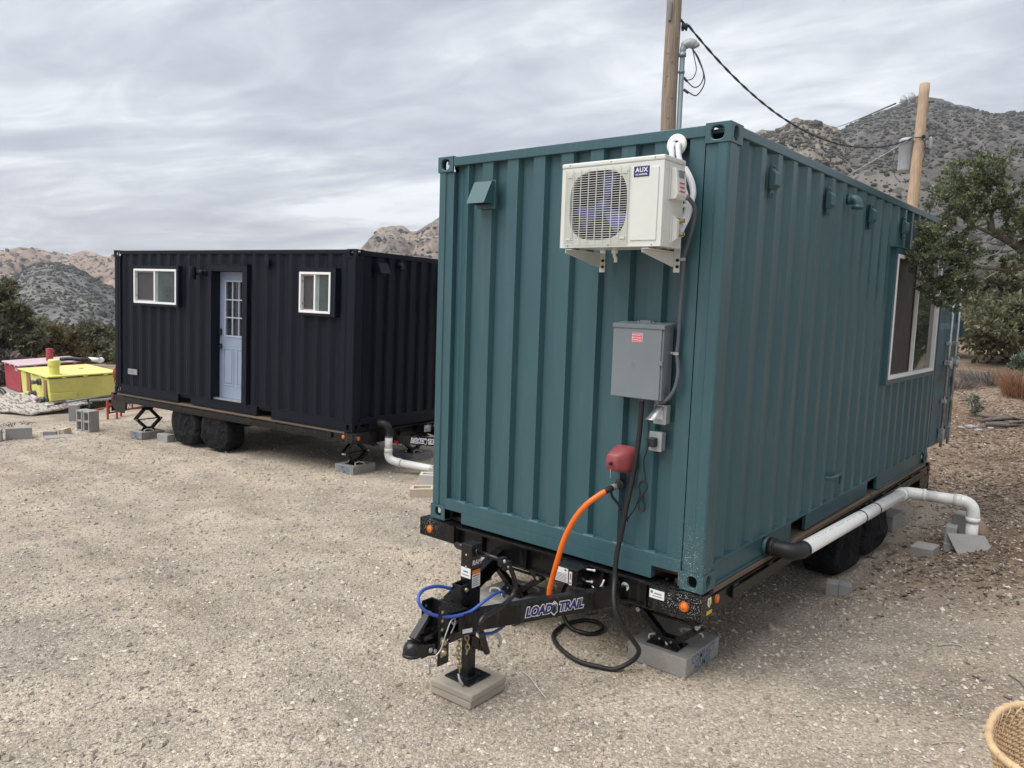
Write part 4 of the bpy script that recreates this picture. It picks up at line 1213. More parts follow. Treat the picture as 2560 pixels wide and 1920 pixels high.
    f = MB(); f.prism([(-1.125, -1.485, zc + .085), (-1.125, -1.47, zc + .070), (-1.125, -1.33, zc + .185), (-1.125, -1.345, zc + .215), (-1.125, -1.385, zc + .180)], (-.05, 0, 0)); f.beam((-1.15, -1.42, zc + .10), (-1.15, -1.30, zc + .075), .03, .022); f.build('latch_lever', 'black_part', cp, .004)
    f = MB(); f.tube(spline([(-1.06, -1.375, zc - .035), (-1.05, -1.34, zc + .0), (-1.05, -1.30, zc + .08), (-1.055, -1.255, zc + .145), (-1.06, -1.215, zc + .155), (-1.058, -1.225, zc + .10), (-1.055, -1.30, zc + .01)], 6), .0045, 6); f.build('pin_cable', 'galv', cp)
    f = MB(); f.tube([(-1.10, -1.38, zc - .06), (-1.10, -1.375, zc - .16)], .005, 6); f.tube(spline([(-1.10, -1.37, zc - .06), (-1.09, -1.34, zc - .07), (-1.09, -1.33, zc - .11), (-1.10, -1.36, zc - .12), (-1.11, -1.375, zc - .09)], 5), .003, 5)
    for p in ((-1.089, -1.39, zc + .0), (-1.089, -1.35, zc - .02)):
        f.cyl((p[0], p[1], p[2]), (p[0] + .008, p[1], p[2]), .014, n=12)
    f.build('lock_pin', 'galv', cp)
    # breakaway switch
    f = MB(); f.box((-1.072, -1.19, -.255), (-1.035, -1.06, -.205)); f.build('breakaway_switch', 'black_part', t, .004)
    # round emblem sticker on the side of the head
    f = MB(); f.lathe([(0, .0035), (.030, .0032), (.034, .001)], (-1.087, -1.098, -.150), (1, 0, 0), 24, 0); f.box((-1.0835, -1.128, -.157), (-1.0825, -1.068, -.137), 1); f.box((-1.0835, -1.115, -.171), (-1.0825, -1.081, -.161), 2); f.box((-1.0835, -1.108, -.133), (-1.0825, -1.088, -.125), 3)
    f.build('emblem', ['sticker_white', 'sticker_navy', 'sticker_orange', 'sticker_red'], t)
    # tongue jack
    zfoot = zg + (.095 if teal_kind else .03)
    jx, jy = -1.15, -.90
    f = MB(); a = .046
    f.box((jx - a, jy - a, -.31), (jx + a, jy + a, .275)); jk = f.build('tongue_jack', 'black_part', t, .005)
    f = MB(); b = .033
    f.box((jx - b, jy - b, zfoot + .006), (jx + b, jy + b, -.31)); f.build('inner_tube', 'black_part', jk, .004)
    f = MB(); f.box((jx - .105, jy - .105, zfoot + .001), (jx + .105, jy + .105, zfoot + .012)); f.prism([(jx - .06, jy - .06, zfoot + .012), (jx + .06, jy - .06, zfoot + .012), (jx + .06, jy + .06, zfoot + .012), (jx - .06, jy + .06, zfoot + .012)], (0, 0, .006)); f.build('foot_plate', 'black_part', jk, .006)
    f = MB()
    f.box((jx - .04, jy - .125, -.095), (jx + .04, jy - .117, .035)); f.box((jx - .04, jy - .117, -.095), (jx - .032, jy - .045, .035)); f.box((jx + .032, jy - .117, -.095), (jx + .04, jy - .045, .035)); f.build('jack_socket', 'black_part', jk, .003)
    f = MB(); f.lathe([(0, .012), (.010, .011), (.014, .004), (.015, 0)], (jx + .040, jy - .08, -.0), (1, 0, 0), 10)
    f.lathe([(0, .010), (.016, .009), (.020, 0)], (jx + .0435, jy - .01, -.275), (1, 0, 0), 12)
    for zz, yy in ((.205, -.012), (.13, .008)):
        f.ball((jx - .0, jy - .044, zz), .008, 8)
    f.ball((jx + .044, jy - .015, .24), .006, 8)
    f.build('jack_bolt', 'zinc', jk)
    f = MB(); f.cyl((jx - .13, jy - .005, .235), (jx - .042, jy - .005, .235), .018, n=12); f.cyl((jx + .042, jy - .005, .228), (jx + .06, jy, .228), .022, n=12)
    f.tube([(jx + .05, jy, .230), (-.886, -.918, .232)], .0125, 10); f.box((-.900, -.935, .195), (-.866, -.885, .247)); f.box((-.897, -.895, .160), (-.869, -.840, .212))
    f.tube(spline([(-.88, -.872, .205), (-.88, -.820, .136), (-.88, -.782, .050), (-.88, -.786, .005), (-.88, -.815, -.030), (-.88, -.905, -.062), (-.88, -1.00, -.074), (-.88, -1.075, -.085), (-.88, -1.103, -.120), (-.88, -1.090, -.175)], 6), .0155, 10)
    f.cyl((-.88, -1.092, -.165), (-.88, -1.030, -.315), .0195, n=12)
    f.build('crank_handle', 'black_part', jk, .0)
    f = MB(); f.ball((-.868, -.912, .226), .014, 8); f.ball((-.867, -.875, .182), .009, 8); f.build('crank_bolt', 'galv', jk)
    f = MB(); f.box((jx + .025, jy - .02, -.385), (jx + .10, jy - .012, -.315)); f.prism([(jx + .03, jy - .01, -.31), (jx + .12, jy + .03, -.36), (jx + .11, jy + .03, -.42), (jx + .03, jy - .01, -.40)], (0, .008, 0))
    f.build('crank_holder', 'black_part', jk, .002)
    f = MB(); f.tube(spline([(-1.03, -.88, -.31), (-1.02, -.85, -.30), (-1.0, -.81, -.305), (-.985, -.79, -.335), (-.985, -.785, -.375), (-.985, -.80, -.385)], 6), .011, 8); f.build('safety_hook', 'galv', t)
    # stickers on the jack
    f = MB(); f.box((jx + .0462, jy - .038, .125), (jx + .0470, jy + .040, .20), 0); f.box((jx + .0462, jy - .036, .085), (jx + .0470, jy + .038, .112), 1); f.box((jx + .0462, jy - .036, .0), (jx + .0469, jy + .038, .085), 2)
    for k in range(5):
        f.box((jx + .0469, jy - .030, .012 + k * .011), (jx + .0474, jy + .030 - .012 * (k % 2), .016 + k * .011), 3)
    f.box((jx + .0469, jy - .028, .070), (jx + .0474, jy + .028, .078), 3)
    text_mb('RAM', .044, (jx + .0472, jy + .001, .160), Y_, Z_, .0004, .001, .15, .9, 2, f)
    f.box((jx - .041, jy - .0472, .060), (jx + .041, jy - .0462, .125), 2); f.box((jx - .02, jy - .0477, .095), (jx + .02, jy - .0472, .104), 3); f.box((jx - .030, jy - .0477, .075), (jx + .030, jy - .0472, .080), 3)
    f.build('jack_sticker', ['sticker_grey', 'sticker_orange', 'sticker_white', 'ink'], jk)
    # battery box on the header
    f = MB(); f.box((-1.04, -.165, -.135), (-.835, -.012, -.012)); bx = f.build('battery_box', 'black_part', t, .006)
    f = MB(); f.box((-1.03, -.1665, -.122), (-.915, -.1645, -.022), 0); f.box((-.905, -.1665, -.130), (-.882, -.1645, -.035), 0)
    for k in range(6):
        f.box((-1.022, -.1675, -.115 + k * .010), (-.925, -.1665, -.111 + k * .010), 1)
    f.box((-1.020, -.1675, -.045), (-1.0, -.1665, -.030), 2); f.box((-.945, -.1675, -.040), (-.93, -.1665, -.030), 2); f.box((-.898, -.1675, -.09), (-.889, -.1665, -.05), 1); f.lathe([(0, .002), (.007, .001)], (-.8935, -.1660, -.115), (0, -1, 0), 10, 2)
    f.build('box_label', ['sticker_white', 'ink', 'sticker_navy'], bx)
    f = MB(); f.cyl((-.845, -.06, -.030), (-.785, -.04, -.030), .006, n=8); f.ball((-.785, -.04, -.03), .010, 8); f.cyl((-.845, -.06, -.115), (-.80, -.04, -.115), .006, n=8); f.ball((-.80, -.04, -.115), .010, 8)
    f.tube(spline([(-.79, -.05, -.14), (-.745, -.07, -.145), (-.715, -.06, -.12), (-.71, -.03, -.085), (-.712, -.06, -.14)], 5), .004, 6); f.ball((-.71, -.03, -.085), .008, 8)
    f.build('wire', 'white', t)
    # round inspection sticker and bar-code label
    f = MB(); f.lathe([(0, .002), (.030, .0018)], (-.575, .0285, -.105), (0, -1, 0), 20, 0); f.box((-.598, .0257, -.104), (-.552, .0263, -.094), 1); f.box((-.590, .0257, -.118), (-.56, .0263, -.110), 1)
    f.build('inspection_sticker', ['sticker_white', 'green_ink', 'ink'], t)
    if teal_kind:
        f = MB(); f.box((-.352, -.0365, -.098), (-.245, -.0352, -.040), 0); f.box((-.318, -.0371, -.068), (-.265, -.0365, -.060), 2); f.box((-.330, -.0371, -.085), (-.258, -.0365, -.080), 2); f.lathe([(0, .0012), (.010, .001)], (-.336, -.0362, -.058), (0, -1, 0), 12, 1)
        f.build('bar_code_label', ['sticker_white', 'green_ink', 'ink'], t)
    if teal_kind:
        f = MB(); xx = x1 + .0008; f.prism([(xx, .055, -.035), (xx, .10, -.035), (xx, .104, -.075), (xx, .078, -.102), (xx, .052, -.075)], (.0012, 0, 0), 0); f.prism([(xx + .0012, .064, -.05), (xx + .0012, .092, -.05), (xx + .0012, .092, -.08), (xx + .0012, .078, -.09), (xx + .0012, .064, -.08)], (.0006, 0, 0), 1); f.box((xx, .045, -.145), (xx + .0012, .12, -.120), 1)
        f.build('shield_sticker', ['sticker_white', 'yellow_ink'], t)
    # wheels
    for y in wheels_y:
        for x in (-.21, -CW + .15):
            wheel(t, x, y, zg)
    f = MB()
    for y in wheels_y:
        f.cyl((-CW + .2, y, zg + .345), (-.25, y, zg + .345), .04, n=12)
    f.build('axle', 'black_part', t)
    for (x, y, zb, hf) in jacks:
        scissor(t, x, y, -.165 if y < 1 else -.20, zb, hf)
    return t
ZG = -.70
tr1 = trailer('trailer', 'black flatbed trailer under the teal container with its hitch towards the viewer', T_TEAL, ZG, (3.27, 4.10), [(-.40, .345, ZG + .142, .23), (-1.78, .33, ZG + .142, .25), (-.36, 5.25, -.508, .2)], True)
tr2 = trailer('trailer', 'black flatbed trailer under the black container with its hitch at the far right', T_NAVY, -.68, (3.22, 4.07), [(-CW + .31, .23, -.519, .24), (-CW + 1.63, .24, -.519, .25), (-CW + .17, 5.28, -.632, .23), (-.40, 5.28, -.632, .23)], False)
# safety chain with hook on the near tongue, and the blue brake-away cable
def chain(parent, pts, L=.040, r=.0048):
    P = spline(pts, 30); acc = 0; last = P[0]; k = 0; f = MB(); cur = P[0]
    i = 1
    while i < len(P):
        d = (P[i] - cur).length
        if d >= L * .72:
            t = (P[i] - cur).normalized(); c = (cur + P[i]) / 2
            s = t.orthogonal().normalized() if k % 2 else t.cross(t.orthogonal()).normalized()
            ring = [c + t * (L / 2 * math.cos(a)) + s * (L * .30 * math.sin(a)) for a in [2 * math.pi * q / 12 for q in range(12)]]
            f.tube(ring, r, 6, closed=True); cur = P[i]; k += 1
        i += 1
    f.build('safety_chain', 'zinc', parent)
    return cur
e = chain(tr1, [(-1.10, -1.03, -.25), (-1.10, -1.045, -.36), (-1.105, -1.03, -.46), (-1.11, -1.02, -.535)])
chain(tr1, [(-1.09, -1.00, -.25), (-1.075, -.99, -.34), (-1.08, -1.0, -.42)])
chain(tr1, [(-1.22, -1.14, -.085), (-1.25, -1.16, -.07), (-1.26, -1.10, -.075), (-1.245, -1.02, -.075)], .035, .004)
f = MB(); f.tube(spline([(-1.11, -1.03, -.53), (-1.09, -1.04, -.555), (-1.075, -1.03, -.585), (-1.095, -1.01, -.60), (-1.12, -1.01, -.585)], 6), [.009] * 24 + [.006], 8); f.build('chain_hook', 'galv', tr1)
f = MB(); f.tube(spline([(-1.19, -1.03, .0), (-1.20, -1.15, .045), (-1.20, -1.27, .05), (-1.17, -1.33, .01), (-1.12, -1.30, -.055), (-1.07, -1.19, -.10), (-1.03, -1.04, -.105), (-1.0, -.93, -.055), (-1.0, -.82, -.035), (-1.02, -.73, -.06), (-1.04, -.70, -.10)], 8), .0105, 10)
f.tube(spline([(-1.09, -.95, -.245), (-1.03, -.92, -.275), (-.99, -.85, -.28), (-.97, -.76, -.25), (-.97, -.70, -.20)], 8), .010, 10)
f.build('brake_cable', 'blue_hose', tr1)
# ------------------------------------------------------------------ concrete pads, pavers, blocks
def cblock(mb, lo, hi, holes=2, axis='z', wall=.034):
    """hollow block with rectangular cores running along an axis (x or z)"""
    x0, y0, z0 = lo; x1, y1, z1 = hi
    if axis == 'z':
        n = holes; L = x1 - x0; cw = (L - wall * (n + 1)) / n
        mb.box((x0, y0, z0), (x1, y0 + wall, z1)); mb.box((x0, y1 - wall, z0), (x1, y1, z1))
        for k in range(n + 1):
            a = x0 + k * (cw + wall); mb.box((a, y0 + wall, z0), (a + wall, y1 - wall, z1))
    else:
        n = holes; L = z1 - z0; ch = (L - wall * (n + 1)) / n
        mb.box((x0, y0, z0), (x1, y0 + wall, z1)); mb.box((x0, y1 - wall, z0), (x1, y1, z1))
        for k in range(n + 1):
            a = z0 + k * (ch + wall); mb.box((x0, y0 + wall, a), (x1, y1 - wall, a + wall))
    return mb

def pad(label, mat, w, l, h, letters, face, handles=True, ltr=.075):
    """cast concrete jack pad; origin at its base centre; face = side that carries the stencil"""
    t = thing('concrete_pad', label, 'concrete block', mat=mat, group='stencilled concrete pads under the jacks')
    mb = MB(); mb.box((-w / 2, -l / 2, 0), (w / 2, l / 2, h)); mb.build('block', 'concrete', t, .008)
    if letters:
        u, n = (Y_, X_) if face == 'x' else (-Y_, -X_) if face == '-x' else (X_, -Y_)
        c = n * (w / 2 if 'x' in face else l / 2); f = MB()
        for txt, dz, sh in (('COMPACT', .71, 0), ('HOMES', .27, -.01)):
            text_mb(txt, ltr, c + Z_ * h * dz + u * sh, u, Z_, .0006, .0004, 0, .82, 0, f, space=1.12)
        f.build('stencil_lettering', 'stencil', t)
    if handles:
        for s in (-1, 1):
            f = MB(); f.tube(spline([(s * .06 - .07, s * .13, h - .004), (s * .06 - .07, s * .12, h + .025), (s * .06, s * .115, h + .042), (s * .06 + .075, s * .15, h + .022), (s * .06 + .085, s * .155, h - .004)], 6), .0085, 8); f.build('rope_handle', 'rope', t)
    return t
def TR(M4, x, y, z, rz=0):
    return M4 @ Matrix.Translation((x, y, z)) @ Matrix.Rotation(R(rz), 4, 'Z')
pad('blue lettered concrete pad with rope handles under the near jack of the teal container', TR(T_TEAL, -.410, .465, ZG), .455, .51, .141, True, 'x', ltr=.083)
pad('plain grey concrete pad behind the hitch under the far front jack of the teal container', TR(T_TEAL, -1.80, .33, ZG), .455, .51, .141, False, 'x')
pad('bare grey concrete pad beyond the wheel covers under the rear of the teal container', TR(T_TEAL, -.30, 5.26, -.70), .42, .42, .19, False, 'x', False)
pad('grey concrete pad lettered in blue under the near front corner of the black container', TR(T_NAVY, -CW + .345, .255, -.652), .47, .37, .132, True, '-x', ltr=.080)
pad('shaded grey concrete pad behind the white drain elbow, under the hitch of the black container', TR(T_NAVY, -CW + 1.66, .26, -.652), .47, .37, .132, True, '-x', ltr=.080)
pad('grey concrete pad lettered in blue under the far left corner of the black container', TR(T_NAVY, -CW + .17, 5.30, -.765), .45, .36, .132, True, '-x', ltr=.080)

def paver(label, x, y, z, w, h, rz, mt='paver'):
    mb = MB(); mb.box((-w / 2, -w / 2, 0), (w / 2, w / 2, h)); o = mb.build('paver', mt, None, .009)
    o.location = (x, y, z); o.rotation_euler = (0, 0, R(rz)); tag(o, label, 'paver', 'square pavers under the hitch jack'); return o
za = gz(-1.14, -.87)
paver('lower tan square paver of the two stacked under the hitch jack', -1.142, -.905, -.703, .338, .049, 1.5)
paver('upper tan square paver of the two stacked under the hitch jack', -1.138, -.905, -.653, .345, .047, 2.5)

# right-hand blocks round the drain
def stone_block(label, c, size, rz, mt, tilt=(0, 0), bev=.010, nm='concrete_block', cat='concrete block', group=None, split=False):
    mb = MB(); a, b, h = size
    if split:
        mb.box((-a / 2, -b / 2, 0), (-.003, b / 2, h)); mb.box((.003, -b / 2, 0), (a / 2, b / 2, h)); mb.box((-.003, -b / 2 + .008, .006), (.003, b / 2 - .008, h - .006))
    else:
        mb.box((-a / 2, -b / 2, 0), (a / 2, b / 2, h))
    o = mb.build(nm, mt, None, bev); o.location = c; o.rotation_euler = (R(tilt[0]), R(tilt[1]), R(rz)); tag(o, label, cat, group); return o
grp = 'loose grey blocks round the drain riser'
stone_block('pair of small grey blocks pressed together in front of the black wheel cover', (.085, 2.56, gz(.08, 2.56) - .012), (.20, .14, .115), 14, 'cinder', split=True)
stone_block('squat grey block with a pale top lying alone left of the drain riser', (.44, 4.12, gz(.44, 4.12) - .02), (.21, .21, .12), -8, 'cinder', (4, -3), group=grp)
stone_block('shorter upright grey block beside the drain riser', (.60, 4.36, gz(.6, 4.36) - .03), (.10, .19, .27), 6, 'cinder', (-3, 3), group=grp)
stone_block('tallest upright grey block right behind the drain riser', (.645, 4.62, gz(.645, 4.62) - .03), (.13, .20, .34), -4, 'cinder', (2, 2), group=grp)
stone_block('flat grey block lying on the ground under the drain riser', (.75, 4.42, gz(.75, 4.42) - .06), (.38, .34, .09), 4, 'cinder', (0, 0), group=grp)
f = MB(); f.prism([(-.20, 0, .14), (.13, 0, .17), (.19, 0, .06), (.11, 0, -.07), (-.09, 0, -.06)], (0, .03, 0))
o = f.build('stone_slab', 'cinder', None, .006); o.location = (.80, 4.17, gz(.80, 4.17) + .03); o.rotation_euler = (R(-38), 0, R(8)); tag(o, 'pale broken stone slab leaning in front of the drain riser', 'slab')
f = MB(); f.ball((0, 0, 0), .125, 16, 0, (.66, .9, 1.1)); f.v = [tuple(Vector(p) * (1 + .22 * noise.noise(Vector(p) * 9 + Vector((3, 1, 0))))) for p in f.v]
o = f.build('boulder', 'brown_rock', None); o.location = (.805, 4.76, gz(.8, 4.76) + .055); o.rotation_euler = (0, R(-18), 0); tag(o, 'rounded brown boulder half buried behind the drain riser', 'boulder')

# ------------------------------------------------------------------ drain pipes
def sleeve(f, p, d, r, l, mi):
    p, d = Vector(p), Vector(d).normalized(); f.cyl(p - d * l / 2, p + d * l / 2, r, n=24, mi=mi)
def drain_right():
    t = thing('drain_pipe', 'long white drain pipe with black elbow along the right side of the teal container', 'drain pipe', (.2, 1.2, .06))
    def P(f): return rel(f, (.2, 1.2, .06))
    r = .056
    f = MB(); f.tube([(-.06, 1.04, .085), (.02, 1.04, .085)], .062, 24, 1)
    f.tube(spline([(.02, 1.04, .083), (.07, 1.045, .080), (.13, 1.055, .076), (.180, 1.085, .072), (.198, 1.15, .068), (.199, 1.21, .066)], 6), .060, 24)
    sleeve(f, (.035, 1.04, .083), (1, 0, 0), .067, .05, 0); sleeve(f, (.055, 1.041, .082), (1, 0, 0), .069, .012, 0); sleeve(f, (.199, 1.20, .066), (0, 1, -.03), .0635, .03, 0)
    P(f).build('rubber_elbow', ['rubber', 'teal_trim'], t)
    A, B = Vector((.199, 1.20, .066)), Vector((.170, 4.16, -.040)); d = (B - A).normalized()
    f = MB(); f.tube([A, B], r, 28)
    P(f).build('pipe', 'pvc', t)
    f = MB(); sleeve(f, B - d * .03, d, .064, .10, 0); sleeve(f, B + d * .03, d, .067, .015, 0)
    f.tube(spline([B, B + d * .07, B + Vector((.03, .155, -.007)), B + Vector((.09, .185, -.010)), B + Vector((.17, .196, -.010))], 6), .0605, 24)
    e = B + Vector((.17, .196, -.010)); sleeve(f, e, (1, .12, 0), .064, .03, 0)
    P(f).build('elbow', 'pvc', t)
    C = Vector((.655, 4.405, -.058)); f = MB(); f.tube([e, C], r, 24); P(f).build('pipe', 'pvc', t)
    f = MB(); sleeve(f, C - Vector((.02, 0, 0)), (1, .12, 0), .064, .075, 0)
    f.tube(spline([C, C + Vector((.05, .006, -.004)), C + Vector((.105, .012, -.045)), C + Vector((.125, .014, -.12)), C + Vector((.125, .014, -.17))], 6), .0605, 24)
    sleeve(f, C + Vector((.125, .014, -.175)), (0, 0, 1), .065, .05, 0); P(f).build('elbow', 'pvc', t)
    D = C + Vector((.125, .014, -.17)); f = MB(); f.tube([D, (D.x, D.y, gz(D.x, D.y) - .05)], r, 24); P(f).build('pipe', 'pvc', t)
    for s in (.50, .655):
        f = MB(); q = A.lerp(B, s); f.tube([q + (Z_.cross(d) * math.cos(a) + Z_ * math.sin(a)) * .0580 for a in [2 * math.pi * k / 24 for k in range(24)]], .0055, 6, closed=True)
        if s < .6: P(f).build('cable_tie', 'rubber', t)
    f.tube(spline([A.lerp(B, .66) + Vector((-.03, 0, .055)), A.lerp(B, .70) + Vector((-.07, 0, .09)), A.lerp(B, .74) + Vector((-.12, 0, .10))], 4), .004, 6)
    P(f).build('cable_tie', 'rubber', t)
    f = MB()
    for k in range(44):
        q = A.lerp(B, .05 + .85 * k / 44 + random.uniform(0, .006)); s = Z_.cross(d); nrm = (Z_ * .93 + s * -.35).normalized()
        if (k * 7) % 11 < 8:
            f.obox(q + nrm * .0561, (.022 + .014 * random.random(), .004, .0006), d, nrm)
    P(f).build('printed_line', 'ink', t)
drain_right()
def drain_navy():
    o = Vector(nl(.0, .53, .085)); loc = T_NAVY @ o
    t = thing('drain_pipe', 'white drain pipe dropping from a black elbow in front of the black container', 'drain pipe', mat=T_NAVY @ Matrix.Translation(o))
    # local frame: x across the front, -y outwards
    r = .056; f = MB(); f.tube(spline([(0, .04, 0), (0, -.04, .004), (.02, -.10, .0), (.045, -.15, -.04), (.055, -.165, -.10), (.058, -.168, -.16)], 6), .058, 22)
    f.cyl((0, -.03, .004), (0, -.055, .006), .066, n=22); f.cyl((.058, -.168, -.15), (.058, -.168, -.175), .063, n=22); f.build('rubber_elbow', 'rubber', t)
    f = MB(); f.tube([(.058, -.168, -.17), (.058, -.168, -.40)], r, 24); f.build('pipe', 'pvc', t)
    f = MB(); f.cyl((.058, -.168, -.36), (.058, -.168, -.42), .063, n=24); f.tube(spline([(.058, -.168, -.40), (.058, -.170, -.46), (.066, -.20, -.515), (.09, -.275, -.545), (.115, -.355, -.556)], 6), .0605, 24); f.build('elbow', 'pvc', t)
    w1 = (T_NAVY @ Matrix.Translation(o)).inverted() @ Vector((-5.55, 3.655, -.733))
    f = MB(); f.tube([(.108, -.335, -.556), tuple(w1)], r, 24); f.cyl((.100, -.31, -.551), (.118, -.37, -.559), .063, n=24); f.build('pipe', 'pvc', t)
    f = MB(); f.cyl((.058, -.168, -.185), (.058, -.168, -.195), .0585, n=22); f.build('hose_clamp', 'rubber', t)
drain_navy()
# pale hollow blocks half hidden behind the teal container
def hollow(label, x, y, size, rz, mt, group='pale hollow blocks behind the teal container', tilt=(0, 0), holes=1, name='hollow_block', dz=0.0, axis='z', wall=.034):
    a, b, h = size; f = MB(); cblock(f, (-a / 2, -b / 2, 0), (a / 2, b / 2, h), holes, axis, wall)
    if axis == 'z':
        f.box((-a / 2 + wall * .5, -b / 2 + wall * .5, .02), (a / 2 - wall * .5, b / 2 - wall * .5, h - .05)) 
    o = f.build(name, mt, None, .004); o.location = (x, y, gz(x, y) + dz); o.rotation_euler = (R(tilt[0]), R(tilt[1]), R(rz)); tag(o, label, 'hollow block', group); return o
hollow('tan hollow brick tipped slightly on the gravel, nearest the teal corner', -5.19, 2.56, (.32, .20, .13), 40, 'tan_block', 'pale hollow blocks behind the teal container', (3, -3), dz=-.01, wall=.05)
hollow('pale hollow block standing behind the tan brick', -5.42, 2.93, (.30, .20, .20), 38, 'white_block', wall=.04)
hollow('pale hollow block furthest back, under the end of the white drain pipe', -5.62, 3.34, (.36, .20, .20), 38, 'white_block', wall=.04)
hollow('pale block lying on its side at the teal corner, core facing out', -4.98, 3.08, (.36, .20, .20), -52, 'white_block', axis='x', wall=.05)

# ------------------------------------------------------------------ wheel covers
def wheel_cover(label, M4, x, y, zg, side, rr=.40, w=.30, seed=0, flare=.05):
    """black cloth bag draped over a wheel: outline in the plane of the wheel, bulging outwards, hem on the ground"""
    f = MB(); n = 44; kk = 9
    outl = []
    for j in range(n):
        a = R(-58) + R(296) * j / (n - 1)
        px, pz = math.cos(a) * rr * 1.02, math.sin(a) * rr + rr * .93
        if pz < .02: pz = .005
        if math.sin(a) < -.2: px *= 1.0 + flare * 2
        outl.append((px, pz))
    def wr(p, q):
        v = Vector((p[0] * 5 + seed, p[1] * 2.6, q * 3)); fold = noise.noise(Vector((p[0] * 9 + seed * 2, p[1] * 1.2, 1.7)))
        return .030 * noise.noise(v) + .040 * max(0, 1 - p[1] / .7) * fold + .018 * noise.noise(v * 2.7) + .030 * abs(noise.noise(Vector((p[0] * 6 - p[1] * 9, p[1] * 5 + seed, .4))))
    vs, fs = [], []
    cen = (0, rr * .85)
    rings = []
    for k in range(kk + 1):
        t = k / kk; ring = []
        for j, (px, pz) in enumerate(outl):
            q = (cen[0] + (px - cen[0]) * t, cen[1] + (pz - cen[1]) * t)
            bul = .035 * (1 - t ** 3) + wr(q, 0) * (1.2 if t > .3 else .6)
            ring.append(Vector((side * (w / 2 + bul), q[0], max(q[1], .004))))
        rings.append(ring)
    for k in range(1, 6):
        t = k / 5; ring = []
        for j, (px, pz) in enumerate(outl):
            g = wr((px, pz), t * 2) * .8; d = Vector((0, px, pz - cen[1])).normalized()
            p = Vector((side * (w / 2 - t * w), px, pz)) + d * (.012 * math.sin(math.pi * min(1, t * 3)) + g)
            p.z = max(p.z, .003); ring.append(p)
        rings.append(ring)
    for ring in rings:
        vs += ring
    for i in range(len(rings) - 1):
        for j in range(n - 1):
            fs.append((i * n + j, i * n + j + 1, (i + 1) * n + j + 1, (i + 1) * n + j))
        fs.append((i * n + n - 1, i * n, (i + 1) * n, (i + 1) * n + n - 1))
    f.add(vs, fs, 0, True)
    o = f.build('wheel_cover', 'fabric', None)
    sd = o.modifiers.new('Solid', 'SOLIDIFY'); sd.thickness = .003
    ss = o.modifiers.new('Sub', 'SUBSURF'); ss.levels = 1; ss.render_levels = 1
    o.matrix_basis = M4 @ Matrix.Translation((x, y, zg)); tag(o, label, 'wheel cover', 'black cloth wheel covers'); return o
wheel_cover('straight black cloth cover on the front wheel under the teal container', T_TEAL, -.215, 3.27, ZG + .0, 1, .345, .29, 1.0, .14)
wheel_cover('flared black cloth cover on the rear wheel under the teal container', T_TEAL, -.20, 4.12, ZG + .0, 1, .345, .30, 5.3, .22)
wheel_cover('right hand cloth cover of the two under the long side of the black container', T_NAVY, -CW + .20, 3.17, -.715, -1, .345, .31, 9.1, .03)
wheel_cover('left hand cloth cover of the two under the long side of the black container', T_NAVY, -CW + .20, 4.00, -.725, -1, .350, .31, 14.4, .05)
a = T_NAVY @ Vector((-CW + .09, 4.62, 0)); stone_block('pale grey wedge block tucked against the left wheel cover of the black container', (a.x, a.y, gz(a.x, a.y) - .01), (.30, .16, .145), 8, 'cinder', group=None)

